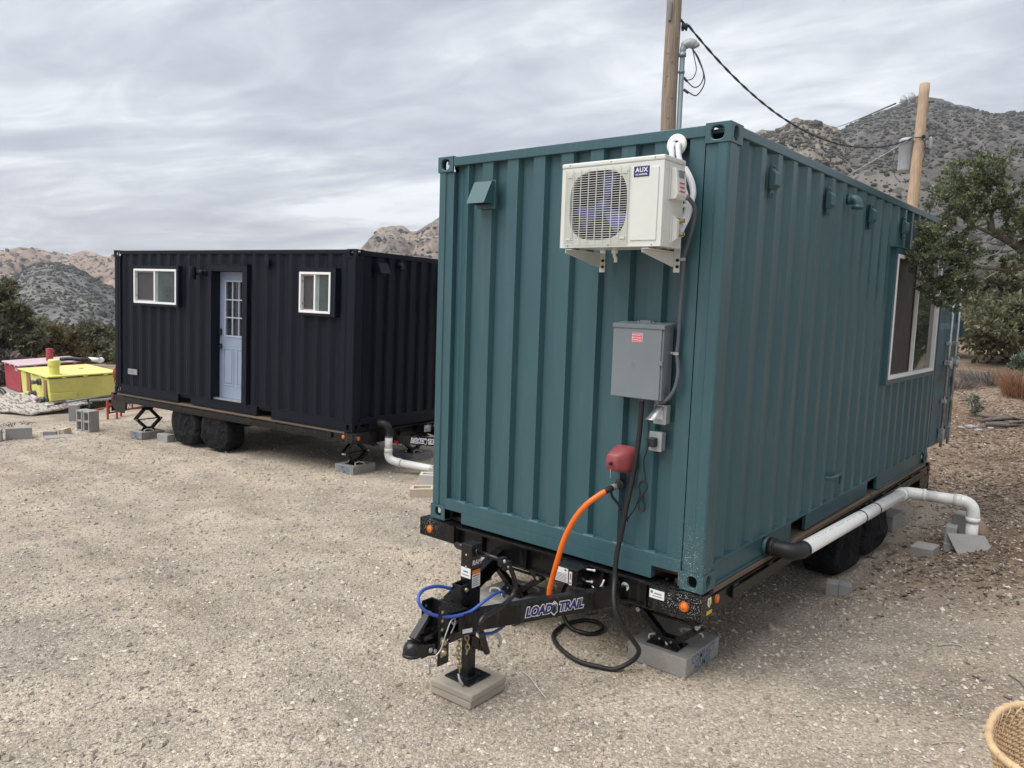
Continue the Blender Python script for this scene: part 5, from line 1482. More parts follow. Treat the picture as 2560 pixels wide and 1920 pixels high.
# ------------------------------------------------------------------ air conditioners
def ac_unit(label, M4, brackets_h=.09, pipes=True):
    """outdoor unit, local frame: lower-left-front corner of the box at the origin seen from the front, +x right, +y back, +z up"""
    w, d, h = .72, .25, .52
    t = thing('air_conditioner', label, 'air conditioner', mat=M4)
    f = MB(); e = .022
    f.box((0, e, 0), (.012, d, h - .0305)); f.box((w - .012, e, 0), (w, d, h - .0305)); f.box((.012, e, 0), (w - .012, d, .012)); f.box((.012, d - .01, .012), (w - .012, d, h - .0305)); b = f.build('casing', 'ac', t, .004)
    f = MB(); f.box((-.004, -.004, h - .030), (w + .004, d + .004, h)); f.build('lid', 'ac', t, .008)
    # front: square ring round the fan opening, raised service panel on the right
    cx, cz, fr = .273, .254, .212
    f = MB(); f.hole_face((.0, .0, .0), X_, Z_, -Y_, .50, h - .031, cx, cz, fr * .985, fr * .985, .020, 0, 48) ; f.box((.50, 0, 0), (w, e - .0005, h - .031))
    f.build('front_panel', 'ac', t)
    f = MB(); f.pan((.515, -.006, .035), X_, Z_, Y_, 0, w - .545, 0, h - .10, .006); f.build('service_panel', 'ac', t, .006)
    f = MB(); f.lathe([(fr, .0), (fr, .11), (0, .11)], (cx, .0205, cz), (0, 1, 0), 40); f.build('fan_cavity', 'ac_dark', t)
    f = MB()
    for k in range(3):
        a0 = 2 * math.pi * k / 3 + .5
        vs, fs = [], []
        for i in range(7):
            rr = .04 + (fr * .92 - .04) * i / 6
            for j in range(7):
                a = a0 + (.35 + .75 * j / 6) * (1.15 - .2 * i / 6) + .25 * i / 6
                vs.append((cx + rr * math.cos(a), .055 + .035 * j / 6, cz + rr * math.sin(a)))
        for i in range(6):
            for j in range(6):
                fs.append((i * 7 + j, i * 7 + j + 1, (i + 1) * 7 + j + 1, (i + 1) * 7 + j))
        f.add(vs, fs, 0, True)
    f.lathe([(0, -.01), (.035, -.006), (.042, .01), (.042, .05)], (cx, .05, cz), (0, 1, 0), 20)
    f.build('fan', 'fan', t)
    g = MB()
    x0, x1, z0, z1 = .035, .492, .022, .474
    nh = 33
    for k in range(nh):
        z = z0 + (z1 - z0) * k / (nh - 1); g.obox(((x0 + x1) / 2, -.012, z), (x1 - x0, .0030, .0030))
    for k in range(9):
        x = x0 + (x1 - x0) * (k + .0) / 8; g.obox((x, -.0085, (z0 + z1) / 2), (.004, .004, z1 - z0))
    for x in (x0 + .03, x1 - .03):
        for z in (z0 + .03, z1 - .03):
            g.box((x - .018, -.011, z - .008), (x + .018, -.001, z + .008))
    g.build('fan_grille', 'ac', t)
    f = MB()
    for (x, z) in ((.06, h - .012), (.36, h - .012), (.66, h - .012), (.06, .012), (.36, .012), (.66, .012)):
        f.ball((x, -.004 if z > .3 else .0, z), .006, 8)
    for z in (.09, .25, .44):
        f.ball((w + .0, .03, z), .005, 8)
    f.build('screw', 'galv', t)
    f = MB(); f.box((.525, -.0078, .402), (.628, -.0062, .462), 0); text_mb('AUX', .036, (.5765, -.0079, .440), X_, Z_, .0003, .0009, 0, 1.02, 1, f, space=1.12); text_mb('DC INVERTER', .0135, (.577, -.0079, .4145), X_, Z_, .0003, .0003, 0, .93, 1, f); f.build('brand_label', ['sticker_navy', 'sticker_white'], t)
    # valve cover on the side
    f = MB(); xs = w + .0005
    f.prism([(xs, .06, .475), (xs, .205, .475), (xs, .205, .27), (xs, .06, .27)], (.006, 0, 0)); f.prism([(xs + .006, .075, .455), (xs + .035, .075, .45), (xs + .046, .075, .37), (xs + .052, .075, .30), (xs + .040, .075, .275), (xs + .006, .075, .275)], (0, .115, 0))
    v = f.build('valve_cover', 'ac', t, .006)
    f = MB(); f.box((xs + .034, .10, .40), (xs + .046, .16, .44), 0); 
    for k in range(3):
        f.obox((xs + .0500 + .002 * k, .13, .368 - .024 * k), (.002, .06 - .008 * (k % 2), .007), (1, 0, 0), (.12, 0, 1), 1)
    f.build('grip', ['panel', 'red_tape'], v)
    f = MB(); f.prism([(xs, .10, .20), (xs, .19, .20), (xs, .19, .02), (xs, .10, .02)], (.005, 0, 0)); f.prism([(xs + .005, .12, .185), (xs + .03, .13, .16), (xs + .03, .13, .05), (xs + .005, .12, .03)], (0, .03, 0)); f.build('valve_plate', 'ac', t, .004)
    f = MB()
    for z in (.145, .065):
        f.cyl((xs + .004, .175, z + .012), (xs + .030, .185, z + .016), .011, n=10); f.cyl((xs + .014, .172, z - .006), (xs + .014, .172, z + .030), .010, n=8); f.cyl((xs + .020, .185, z + .014), (xs + .036, .205, z + .018), .013, n=6)
    f.build('brass_valve', 'brass', t)
    for xx in (.085, w - .085):
        f = MB()
        yb = d + .112
        f.prism([(xx - .02, -.03, -.012), (xx - .02, yb, -.012), (xx - .02, yb, -.10), (xx - .02, yb - .03, -.10), (xx - .02, -.01, -.038), (xx - .02, -.03, -.036)], (.004, 0, 0)); f.box((xx - .0158, -.03, -.0155), (xx + .026, yb, -.012)); f.box((xx - .018, yb - .004, -.135), (xx + .026, yb, .03))
        bk = f.build('wall_bracket', 'ac', t, .002)
        f = MB(); f.box((xx - .012, .19, -.0119), (xx + .02, .235, -.0005)); f.box((xx - .012, .03, -.0119), (xx + .02, .07, -.0005)); f.build('rubber_foot', 'panel', bk)
        f = MB()
        for z in (-.06, -.10):
            f.cyl((xx + .012, yb - .005, z), (xx + .012, yb - .014, z), .010, n=8)
        f.build('bracket_bolt', 'dark', bk)
    f = MB(); f.tube(spline([(.335, .12, -.01), (.335, .12, -.045), (.345, .12, -.06), (.345, .12, -.085)], 4), .011, 10); f.cyl((.335, .12, -.0), (.335, .12, -.03), .02, n=12); f.build('drain_spout', 'ac', t)
    return t
ACO = Vector((-.932, -.385, 2.140))
ac_unit('ivory air conditioner with a blue fan, mounted high on the end of the teal container', Matrix.Translation(ACO))
a = Vector(nl(0, 1.80, 2.0)); ac_unit('white air conditioner on the end of the black container, mostly hidden by the teal one', T_NAVY @ Matrix.Translation((a.x + .05, -.375, a.z)))
# line set of the near unit: insulated pipes from the wall sleeve down to the valves
def lineset():
    t = thing('pipe_line_set', 'bundle of white insulated pipes curling from a wall disc to the air conditioner valves', 'pipes', (-.35, -.03, 2.78))
    def P(f): return rel(f, (-.35, -.03, 2.78))
    wx = ACO.x + .72
    f = MB(); f.tube(spline([(-.360, .05, 2.785), (-.358, -.035, 2.783), (-.348, -.062, 2.735), (-.335, -.07, 2.69), (-.305, -.07, 2.62), (-.262, -.075, 2.54), (-.222, -.085, 2.46), (-.208, -.095, 2.40), (-.213, -.105, 2.345), (-.222, -.135, 2.312), (wx + .035, -.185, 2.300)], 8), .0165, 14); P(f).build('insulated_pipe', 'sleeve', t)
    f = MB(); f.tube(spline([(-.330, .05, 2.785), (-.320, -.035, 2.780), (-.305, -.055, 2.73), (-.290, -.06, 2.68), (-.255, -.06, 2.62), (-.215, -.06, 2.555), (-.190, -.065, 2.485), (-.187, -.075, 2.43), (-.195, -.09, 2.345), (-.212, -.12, 2.275), (-.205, -.16, 2.235), (wx + .030, -.185, 2.222)], 8), .0165, 14); P(f).build('insulated_pipe', 'sleeve', t)
    f = MB(); pts = spline([(-.262, -.035, 2.64), (-.235, -.035, 2.60), (-.205, -.04, 2.545), (-.192, -.04, 2.485), (-.195, -.05, 2.44), (-.205, -.075, 2.408), (-.222, -.12, 2.398), (-.225, -.17, 2.402), (-.215, -.20, 2.42)], 12)
    f.tube(pts, [.0105 + .0013 * (k % 2) for k in range(len(pts))], 12); P(f).build('corrugated_tube', 'white', t)
lineset()
# grey flexible conduit from the unit down to the panel
def conduit():
    t = thing('electrical_conduit', 'grey flexible conduit running down the teal wall from the air conditioner to the panel', 'conduit', (-.26, -.03, 2.1))
    def P(f): return rel(f, (-.26, -.03, 2.1))
    pts = spline([(-.185, -.21, 2.447), (-.170, -.185, 2.442), (-.158, -.14, 2.418), (-.152, -.10, 2.38), (-.166, -.075, 2.312), (-.202, -.05, 2.212), (-.232, -.03, 2.14), (-.246, -.022, 2.09), (-.246, -.02, 2.0), (-.252, -.02, 1.80), (-.254, -.02, 1.60), (-.258, -.022, 1.50), (-.246, -.026, 1.44), (-.236, -.035, 1.37), (-.247, -.05, 1.28), (-.285, -.06, 1.215), (-.33, -.062, 1.188), (-.352, -.062, 1.192)], 16)
    f = MB(); f.tube(pts, [.0125 + .0009 * ((k // 2) % 2) for k in range(len(pts))], 12); P(f).build('flex_tube', 'conduit', t)
    f = MB(); f.cyl((-.205, -.215, 2.450), (-.180, -.205, 2.447), .018, n=12); f.cyl((-.178, -.20, 2.445), (-.166, -.17, 2.436), .0165, n=10); f.cyl((-.365, -.062, 1.198), (-.335, -.062, 1.188), .02, n=10); P(f).build('fitting', 'grey_metal', t)
    f = MB()
    for z, x in ((2.085, -.246), (1.502, -.258)):
        f.obox((x, -.034, z), (.035, .006, .018)); f.obox((x - .03, -.010, z), (.045, .012, .016)); f.ball((x - .04, -.018, z), .008, 8)
    P(f).build('strap_clamp', 'galv', t)
conduit()
# panel
def panel():
    o = Vector((-.672, -.106, 1.200)); t = thing('breaker_box', 'grey metal electrical panel with a red warning sticker on the end of the teal container', 'electrical panel', o)
    w, d, h = .362, .125, .472
    f = MB(); f.box((0, .004, 0), (w, d, h)); f.build('enclosure', 'panel_d', t, .004)
    f = MB(); f.box((-.003, -.006, .004), (w - .012, .0035, h - .018)); f.build('cover_door', 'panel', t, .003)
    f = MB(); f.prism([(-.006, -.014, h - .022), (-.006, -.014, h + .004), (-.006, d, h + .018), (-.006, d, h + .0005), (-.006, -.006, h - .004), (-.006, -.009, h - .022)], (w + .016, 0, 0)); f.build('rain_lid', 'panel_d', t, .002)
    f = MB(); f.prism([(.15, .05, h + .008), (.16, .05, h + .028), (.23, .05, h + .028), (.24, .05, h + .008)], (0, .06, 0)); f.ball((.14, .06, h + .016), .006, 8, 1); f.ball((.25, .06, h + .016), .006, 8, 1); f.build('hub_plate', ['panel_d', 'galv'], t, .003)
    f = MB(); f.box((w - .022, -.010, .222), (w + .004, .006, .252)); f.build('hasp', 'panel_d', t, .003)
    f = MB(); f.frame((.145, -.0064, .20), X_, Z_, -Y_, .024, .028, .003, .0008); f.build('maker_mark', 'panel_d', t)
    for r in (.028, .019):
        f = MB(); f.tube([(w + .0006, .062 + r * math.cos(a), .065 + r * math.sin(a)) for a in [2 * math.pi * k / 24 for k in range(24)]], .0016, 6, closed=True); f.build('knockout', 'conduit', t)
    f = MB(); f.box((.140, -.0072, .364), (.216, -.0062, .420), 0)
    f.frame((.140, -.0072, .364), X_, Z_, -Y_, .076, .056, .002, .0005, 1)
    text_mb('EMERGENCY', .0155, (.178, -.0073, .407), X_, Z_, .0003, .0002, 0, .78, 1, f); text_mb('DISCONNECT', .0155, (.178, -.0073, .390), X_, Z_, .0003, .0002, 0, .74, 1, f)
    f.box((.145, -.0077, .374), (.211, -.0073, .378), 1)
    f.build('warning_sticker', ['sticker_red', 'sticker_white'], t)
    f = MB(); f.cyl((.20, .055, .001), (.20, .055, -.018), .022, n=14); f.cyl((.325, .045, .001), (.325, .045, -.014), .02, n=12); f.build('cable_gland', 'conduit', t)
panel()
# outlets
def outlet(label, o, lid_open):
    o = Vector(o); t = thing('outlet_box', label, 'outlet', o, group='weatherproof outlet boxes below the electrical panel')
    f = MB(); f.box((0, 0, 0), (.084, .055, .120)); f.build('back_box', 'box_grey', t, .004)
    f = MB(); f.box((-.003, -.008, -.003), (.087, .0, .123)); f.ball((.042, -.008, .106), .004, 6); f.ball((.042, -.008, .016), .004, 6); f.build('cover_plate', 'box_grey', t, .003)
    if lid_open:
        vs, fs = [], []; n = 10
        for i in range(n + 1):
            q = i / n; y = -.012 - .085 * math.sin(q * 1.5); z = .118 - .085 * q - .02 * math.sin(q * 3.1); wv = .028 + .004 * q
            vs += [(.038 - wv - .020 * q, y, z), (.038 + wv - .020 * q, y, z), (.038 - wv - .020 * q, y + .003, z - .002), (.038 + wv - .020 * q, y + .003, z - .002)]
            if i:
                b = 4 * i; fs += [(b - 4, b, b + 1, b - 3), (b - 2, b - 1, b + 3, b + 2), (b - 4, b - 2, b + 2, b), (b - 3, b + 1, b + 3, b - 1)]
        fs += [(0, 1, 3, 2), (4 * n, 4 * n + 2, 4 * n + 3, 4 * n + 1)]
        f = MB(); f.add(vs, fs, 0, True); f.cyl((.012, -.008, .118), (.070, -.008, .118), .006, n=10); f.build('flip_lid', 'galv', t)
        f = MB(); f.box((.022, -.0095, .03), (.062, -.0081, .09)); f.build('socket', 'white', t)
    return t
outlet('grey outlet box with its silver flap lid lifted, just under the electrical panel', (-.392, -.022, 1.046), True)
outlet('lower grey outlet box with a black plug in it, left of the corner post', (-.415, -.022, .868), False)
# plug-in cord with a tied bundle
def cord():
    t = thing('appliance_lead', 'thin black cord with a plug and a tied loop hanging on the teal wall', 'cord', (-.38, -.05, .92))
    def P(f): return rel(f, (-.38, -.05, .92))
    f = MB(); f.box((-.405, -.072, .895), (-.355, -.030, .955)); P(f).build('plug', 'rubber', t, .006)
    f = MB(); f.tube(spline([(-.395, -.095, 1.065), (-.402, -.07, 1.03), (-.41, -.06, .985), (-.41, -.075, .945), (-.40, -.075, .91), (-.42, -.05, .86), (-.445, -.035, .80), (-.445, -.03, .74), (-.432, -.03, .69), (-.43, -.03, .645)], 8), .0042, 6)
    f.tube(spline([(-.432, -.032, .655), (-.462, -.034, .64), (-.468, -.034, .60), (-.452, -.036, .55), (-.468, -.034, .50), (-.462, -.036, .465), (-.435, -.034, .455), (-.42, -.034, .48), (-.435, -.036, .54), (-.43, -.04, .575), (-.41, -.034, .62), (-.425, -.034, .652), (-.452, -.03, .655), (-.475, -.03, .62), (-.458, -.034, .55), (-.425, -.034, .50), (-.438, -.03, .452), (-.465, -.032, .475), (-.475, -.03, .52)], 7), .0042, 6)
    f.tube(spline([(-.455, -.034, .58), (-.475, -.03, .52), (-.50, -.03, .46), (-.545, -.03, .385), (-.548, -.03, .36), (-.555, -.03, .40), (-.555, -.025, .43)], 7), .0042, 6)
    f.tube([(-.467, -.034 + .016 * math.cos(a) , .548 + .0) if False else (-.447 + .020 * math.cos(a), -.034 + .010 * math.sin(a), .552) for a in [2 * math.pi * k / 12 for k in range(12)]], .003, 5, closed=True)
    P(f).build('cable', 'rubber', t)
cord()
# red alarm horn
def horn():
    o = Vector((-.600, -.004, .775)); t = thing('alarm_box', 'faded red plastic box bulging from the end wall of the teal container', 'alarm box', o)
    f = MB(); vs, fs = [], []
    rings = [(.090, .092, .0, .0, 0), (.088, .090, .012, 0, 0), (.080, .085, .045, -.004, .0), (.052, .056, .118, -.028, -.012), (.044, .048, .128, -.030, -.013)]
    n = 28
    for hw, hh, d, dx, dz in rings:
        for j in range(n):
            a = 2 * math.pi * (j + .5) / n; q = (abs(math.cos(a)) ** 4.5 + abs(math.sin(a)) ** 4.5) ** (-1 / 4.5)
            vs.append((dx + hw * math.cos(a) * q, -d, dz + hh * math.sin(a) * q))
    for i in range(len(rings) - 1):
        for j in range(n):
            fs.append((i * n + j, i * n + (j + 1) % n, (i + 1) * n + (j + 1) % n, (i + 1) * n + j))
    fs.append(tuple((len(rings) - 1) * n + j for j in range(n)))
    f.add(vs, fs, 0, True); f.build('shell', 'red_horn', t)
    f = MB(); f.cyl((-.032, -.127, -.018), (-.032, -.140, -.018), .012, n=12); f.box((-.042, -.148, -.022), (-.022, -.139, -.014)); f.build('knob', 'dark', t)
    f = MB(); f.tube([(-.036, -.130, -.055), (-.034, -.128, -.085), (-.036, -.126, -.115)], .0012, 5); f.build('drip', 'sleeve', t)
horn()
# black supply cable: panel -> ground loop -> under the trailer
def supply():
    t = thing('supply_cable', 'thick black power cable hanging from the electrical panel and looped on the gravel', 'cable', (-.47, -.05, 1.19))
    def P(f): return rel(f, (-.47, -.05, 1.19))
    zg = lambda x, y: gz(x, y) + .020
    pts = [(-.472, -.052, 1.19), (-.474, -.055, 1.05), (-.480, -.060, .90), (-.500, -.066, .70), (-.530, -.075, .50), (-.556, -.085, .30), (-.575, -.10, .15), (-.572, -.115, .0), (-.540, -.17, -.10), (-.505, -.20, -.19), (-.47, -.16, -.30), (-.44, -.06, -.42), (-.45, .04, -.53), (-.50, .045, -.615)]
    pts += [(x, y, zg(x, y)) for x, y in ((-.60, -.01), (-.70, -.065), (-.84, -.10), (-1.005, -.052), (-1.155, .045), (-1.25, .165), (-1.29, .35), (-1.26, .50), (-1.19, .575), (-1.10, .565), (-1.035, .495), (-1.03, .39), (-1.10, .332))]
    pts += [(-1.23, .325, zg(-1.23, .325) + .02), (-1.36, .40, -.58), (-1.42, .52, -.47), (-1.42, .70, -.40)]
    f = MB(); f.tube(spline(pts, 10), .0165, 12); P(f).build('cable', 'rubber', t)
supply()
def orange():
    t = thing('water_hose', 'bright orange hose arching from the teal wall down behind the hitch rail', 'hose', (-.63, -.04, .6))
    def P(f): return rel(f, (-.63, -.04, .6))
    pts = spline([(-.622, -.085, .596), (-.628, -.15, .588), (-.66, -.21, .555), (-.72, -.265, .49), (-.79, -.295, .385), (-.855, -.305, .245), (-.905, -.305, .09), (-.948, -.30, -.06), (-.967, -.30, -.14), (-.974, -.290, -.20), (-.985, -.25, -.235), (-1.0, -.16, -.265), (-1.03, .0, -.295), (-1.07, .22, -.34), (-1.1, .5, -.38)], 10)
    f = MB(); f.tube(pts[14:], .0185, 14); P(f).build('hose', 'orange_hose', t)
    f = MB(); f.tube(pts[6:16], .0205, 12, 0); f.tube([pts[0] + Vector((0, .02, 0)), pts[7]], .0185, 12, 1)
    for k in (1, 3, 5):
        f.cyl(pts[k] - Y_ * .005, pts[k] + Y_ * .005, .0225, n=12, mi=1)
    f.tube(spline([pts[7] - Z_ * .02, pts[7] + Vector((.0, .02, -.06)), pts[7] + Vector((.03, .05, -.11)), pts[7] + Vector((.045, .06, -.15))], 5), .009, 8, 0)
    P(f).build('hose_coupling', ['rubber', 'galv'], t)
orange()
# straw-like strings on the gravel
f = MB(); f.tube(spline([(-1.035, -.475, gz(-1, -.5) + .012), (-.93, -.53, -.672), (-.84, -.58, -.68), (-.70, -.655, gz(-.7, -.65) + .008)], 6), .0035, 5); f.tube(spline([(-.93, -.46, gz(-.9, -.46) + .010), (-.88, -.54, -.68), (-.80, -.60, -.685)], 5), .0025, 5)
solo(f, 'string', 'rope', (-.86, -.56, -.69), 'thin pale string lying on the gravel right of the hitch pavers', 'string')
# ------------------------------------------------------------------ left yard: tanks, tow bar, blocks, reel
def tank(name, label, O, du, dv, lu, lv, h, body, lid, taper=.03):
    """squat tank with an overhanging lid; O near corner at the base, du/dv horizontal unit directions"""
    t = thing(name, label, 'tank', O); u, v = Vector(du).normalized(), Vector(dv).normalized()
    f = MB(); t0, t1 = taper, 0
    bot = [u * t0 + v * t0, u * (lu - t0) + v * t0, u * (lu - t0) + v * (lv - t0), u * t0 + v * (lv - t0)]
    top = [Vector(), u * lu, u * lu + v * lv, v * lv]
    f.add([p for p in bot] + [p + Z_ * h for p in top], [(3, 2, 1, 0), (4, 5, 6, 7), (0, 1, 5, 4), (1, 2, 6, 5), (2, 3, 7, 6), (3, 0, 4, 7)])
    b = f.build('tank_body', body, t, .03, seg=3)
    f = MB(); o = .05; q = [-u * o - v * o, u * (lu + o) - v * o, u * (lu + o) + v * (lv + o), -u * o + v * (lv + o)]
    f.prism([p + Z_ * (h + .022) for p in q], Z_ * .035); ld = f.build('lid', lid, t, .01)
    f = MB(); q = [-u * .0 - v * .0, u * (lu + .0), u * lu + v * lv, v * lv]; f.prism([p + Z_ * (h + .001) for p in q], Z_ * .0205); f.build('lid_seal', 'dark', t)
    f = MB()
    for k in (.2, .5, .8):
        f.pan(-v * .052 + Z_ * (h + .0), u, Z_, -v, lu * k - .05, lu * k + .05, .0, .022, .004); f.pan(-u * .052 + Z_ * (h + .0), v, Z_, -u, lv * k - .05, lv * k + .05, .0, .022, .004)
    f.build('clip', lid, ld)
    return t, u, v, b
# yellow tank : near vertical edge at O, one side runs away to the right (u), the other to the left-back (v)
O = Vector((-16.27, 2.02, -.735)); t, u, v, bd = tank('holding_tank', 'bright yellow square tank with a capped standpipe on its lid', O, (-.20, 1, 0), (-1, .07, 0), 1.62, 2.15, .52, 'yellow', 'yellow')
f = MB(); f.pan(Z_ * .0, u, Z_, v * -1, .02, .62, .03, .20, .03); f.build('foot_ledge', 'yellow', t, .02)
f = MB(); p = u * .22 + v * .30 + Z_ * .577; f.tube([p, p + Z_ * .21], .105, 20); f.tube([p + Z_ * .185, p + Z_ * .31, p + Z_ * .335], [.122, .122, .10], 20); f.cyl(p, p + Z_ * .012, .15, n=20); f.build('standpipe', 'yellow', t, .004)
f = MB(); f.pan(-u * .0, v, Z_, -u, .16, .34, .06, .47, .012); f.pan(-u * .0, v, Z_, -u, 1.35, 1.62, .10, .50, .012); f.build('wood_strip', 'wood_dark', t)
for (a, z, l) in ((.62, .40, .12), (1.05, .09, .06), (.18, .05, .10)):
    f = MB(); q = v * a + Z_ * z; f.cyl(q, q - u * .05, .075, n=16); f.cyl(q - u * .05, q - u * (.05 + l), .04, n=12); f.cyl(q - u * (.03 + l), q - u * (.06 + l), .05, n=12); f.build('outlet_fitting', 'conduit', t)
f = MB(); q = v * .20 + Z_ * .05 - u * .16; f.tube([q + v * .05, q + v * .14], .04, 12, 0); f.tube([q + v * .14, q + v * .52 + Z_ * .03], .045, 12, 1); f.build('outlet_pipe', ['grey_metal', 'pink_lid'], t)
f = MB(); q = u * 1.15 + v * 1.2 + Z_ * .57; f.lathe([(.06, 0), (.05, .02), (0, .025)], q, Z_, 12); f.build('lid_knob', 'wood_dark', t)
O2 = Vector((-19.2, 2.42, -.86)); t, u, v, bd = tank('holding_tank', 'faded red tank with a pale pink lid and a red standpipe, behind the yellow one', O2, (-.42, 1, 0), (-1, .07, 0), 2.0, 1.45, .64, 'red_tank', 'pink_lid')
f = MB(); p = u * 1.05 + v * .55 + Z_ * .69; f.tube([p, p + Z_ * .33], .085, 18); f.build('standpipe', 'red_tank', t, .004)
f = MB(); q = v * .28 + Z_ * .57 - u * .002; f.lathe([(0, .006), (.05, .004)], q, -u, 14); f.build('cap', 'pink_lid', t)
f = MB(); f.tube(spline([(-19.75, 3.55, -.10), (-19.5, 3.70, -.07), (-19.3, 3.95, -.10), (-19.45, 4.15, -.12)], 6), .055, 10, 0); f.tube([(-19.45, 4.12, -.10), (-19.2, 4.28, -.11)], .06, 10, 1); f.tube([(-19.3, 4.32, -.13), (-19.5, 4.45, -.13)], .07, 10, 1)
solo(f, 'hose', ['rubber', 'white'], (-19.4, 4.0, -.15), 'black and white hose lying on the pink lid of the red tank', 'hose')
f = MB(); f.prism([(-20.75, 2.30, -.93), (-18.9, 2.25, -.93), (-19.6, 4.6, -.93), (-21.4, 4.7, -.93)], (0, 0, .065)); solo(f, 'concrete_slab', 'cinder', (-20, 3, -.95), 'pale concrete slab under the red tank', 'slab')
# flat trailer bed under the yellow tank
t = thing('tank_trailer', 'low steel trailer carrying the yellow tank, with a grey tow bar', 'trailer', (-17.2, 2.8, -.95))
def P2(f): return rel(f, (-17.2, 2.8, -.95))
f = MB(); f.prism([(-16.12, 1.92, -.755), (-16.55, 3.75, -.755), (-18.75, 3.9, -.755), (-18.5, 2.0, -.755)], (0, 0, -.035)); P2(f).build('bed', 'white_block', t)
f = MB(); f.beam((-16.3, 2.6, -.82), (-18.6, 2.8, -.82), .06, .06); f.beam((-16.45, 3.4, -.82), (-18.6, 3.6, -.82), .06, .06); f.box((-16.5, 2.75, -.90), (-16.25, 3.1, -.78)); P2(f).build('chassis', 'black_part', t)
f = MB(); f.tube([(-15.52, 1.86, -.665), (-15.60, 2.10, -.645)], .026, 10, 1); f.tube([(-15.56, 2.0, -.655), (-16.1, 3.75, -.585)], .020, 10, 0); f.tube([(-15.75, 2.6, -.64), (-15.70, 2.62, -.82), (-15.66, 2.55, -.86)], .02, 8, 1); P2(f).build('tow_bar', ['grey_metal', 'rubber'], t)
f = MB(); f.lathe([(.10, -.07), (.20, -.07), (.22, -.05), (.22, .05), (.20, .07), (.10, .07)], (-17.05, 4.05, -.74), (.3, 1, 0), 24); f.lathe([(0, -.02), (.10, -.03)], (-17.05, 4.05, -.74), (.3, 1, 0), 16, 1); P2(f).build('wheel', ['tyre', 'galv'], t)
f = MB(); pts = [(-18.35 + .34 * math.cos(a), 1.72 + .04 * math.cos(a), -.93 + .30 * math.sin(a)) for a in [R(10 + 15 * k) for k in range(11)]]; f.tube(pts, .05, 8); P2(f).build('mudguard', 'black_part', t)
# sagging board with peeling paint
vs, fs = [], []
A_, B_, C_, D_ = Vector((-16.95, .95, -.87)), Vector((-15.95, 1.55, -.90)), Vector((-15.9, 2.75, -.74)), Vector((-17.3, 1.55, -.58))
n = 14
for i in range(n + 1):
    for j in range(n + 1):
        a, b = i / n, j / n
        p = A_.lerp(B_, a).lerp(D_.lerp(C_, a), b); p = p + Z_ * (.03 * math.sin(math.pi * a) * math.sin(math.pi * (b * .8 + .2)) + .02 * noise.noise(p * 5)); vs.append(p)
for i in range(n):
    for j in range(n):
        q = i * (n + 1) + j; fs.append((q, q + n + 1, q + n + 2, q + 1))
f = MB(); f.add(vs, fs, 0, True); o = solo(f, 'roof_board', 'tarp', (-16.4, 1.8, -.9), 'curled white board with peeling paint slumped in front of the yellow tank', 'board'); sd = o.modifiers.new('Solid', 'SOLIDIFY'); sd.thickness = .035
# cinder blocks
def cinder(label, x, y, rz, size=(.20, .19, .40), axis='x', holes=2, group='grey cinder blocks in the left yard', dz=-.01):
    a, b, h = size; f = MB(); cblock(f, (-a / 2, -b / 2, 0), (a / 2, b / 2, h), holes, axis, .034)
    if axis == 'x':
        f.box((-a / 2 + .002, -b / 2 + .01, .01), (a / 2 - .09, b / 2 - .01, h - .01))
    o = f.build('cinder_block', 'cinder', None, .004); o.location = (x, y, gz(x, y) + dz); o.rotation_euler = (0, 0, R(rz)); tag(o, label, 'cinder block', group)
# axis x: cores open towards +x; turn so the cores face the camera
cinder('left of the two upright hollow cinder blocks standing side by side', -13.45, 1.62, -81, (.20, .192, .405))
cinder('right of the two upright hollow cinder blocks standing side by side', -13.245, 1.66, -79, (.20, .192, .405))
def plain(nm, label, cat, c, size, rz, mt, tilt=(0, 0), group=None):
    return stone_block(label, c, size, rz, mt, tilt, .006, nm, cat, group)
plain('cinder_block', 'long grey block lying end on at the left edge of the yard', 'cinder block', (-13.36, .02, -.925), (.40, .20, .20), 68, 'cinder', group='grey cinder blocks in the left yard')
plain('cinder_block', 'long grey block lying beside dry twigs, just right of the one at the left edge', 'cinder block', (-13.33, .48, -.925), (.40, .20, .20), 72, 'cinder', group='grey cinder blocks in the left yard')
plain('paving_slab', 'thin broken grey slab lying flat in front of the standing cinder blocks', 'slab', (-13.0, .98, -.93), (.26, .40, .035), -10, 'cinder', (0, 3))
plain('brick', 'small broken grey brick with a hole behind the thin slab', 'brick', (-13.32, .98, -.935), (.22, .12, .09), 60, 'cinder')
plain('stone', 'squat tan stone between the broken brick and the standing cinder blocks', 'stone', (-13.25, 1.22, -.94), (.14, .16, .13), 20, 'tan_block', (8, -8))
plain('cinder_block', 'grey block propping the tank trailer behind the standing cinder blocks', 'cinder block', (-14.95, 2.02, -.945), (.2, .18, .32), -30, 'cinder', group='grey cinder blocks in the left yard')
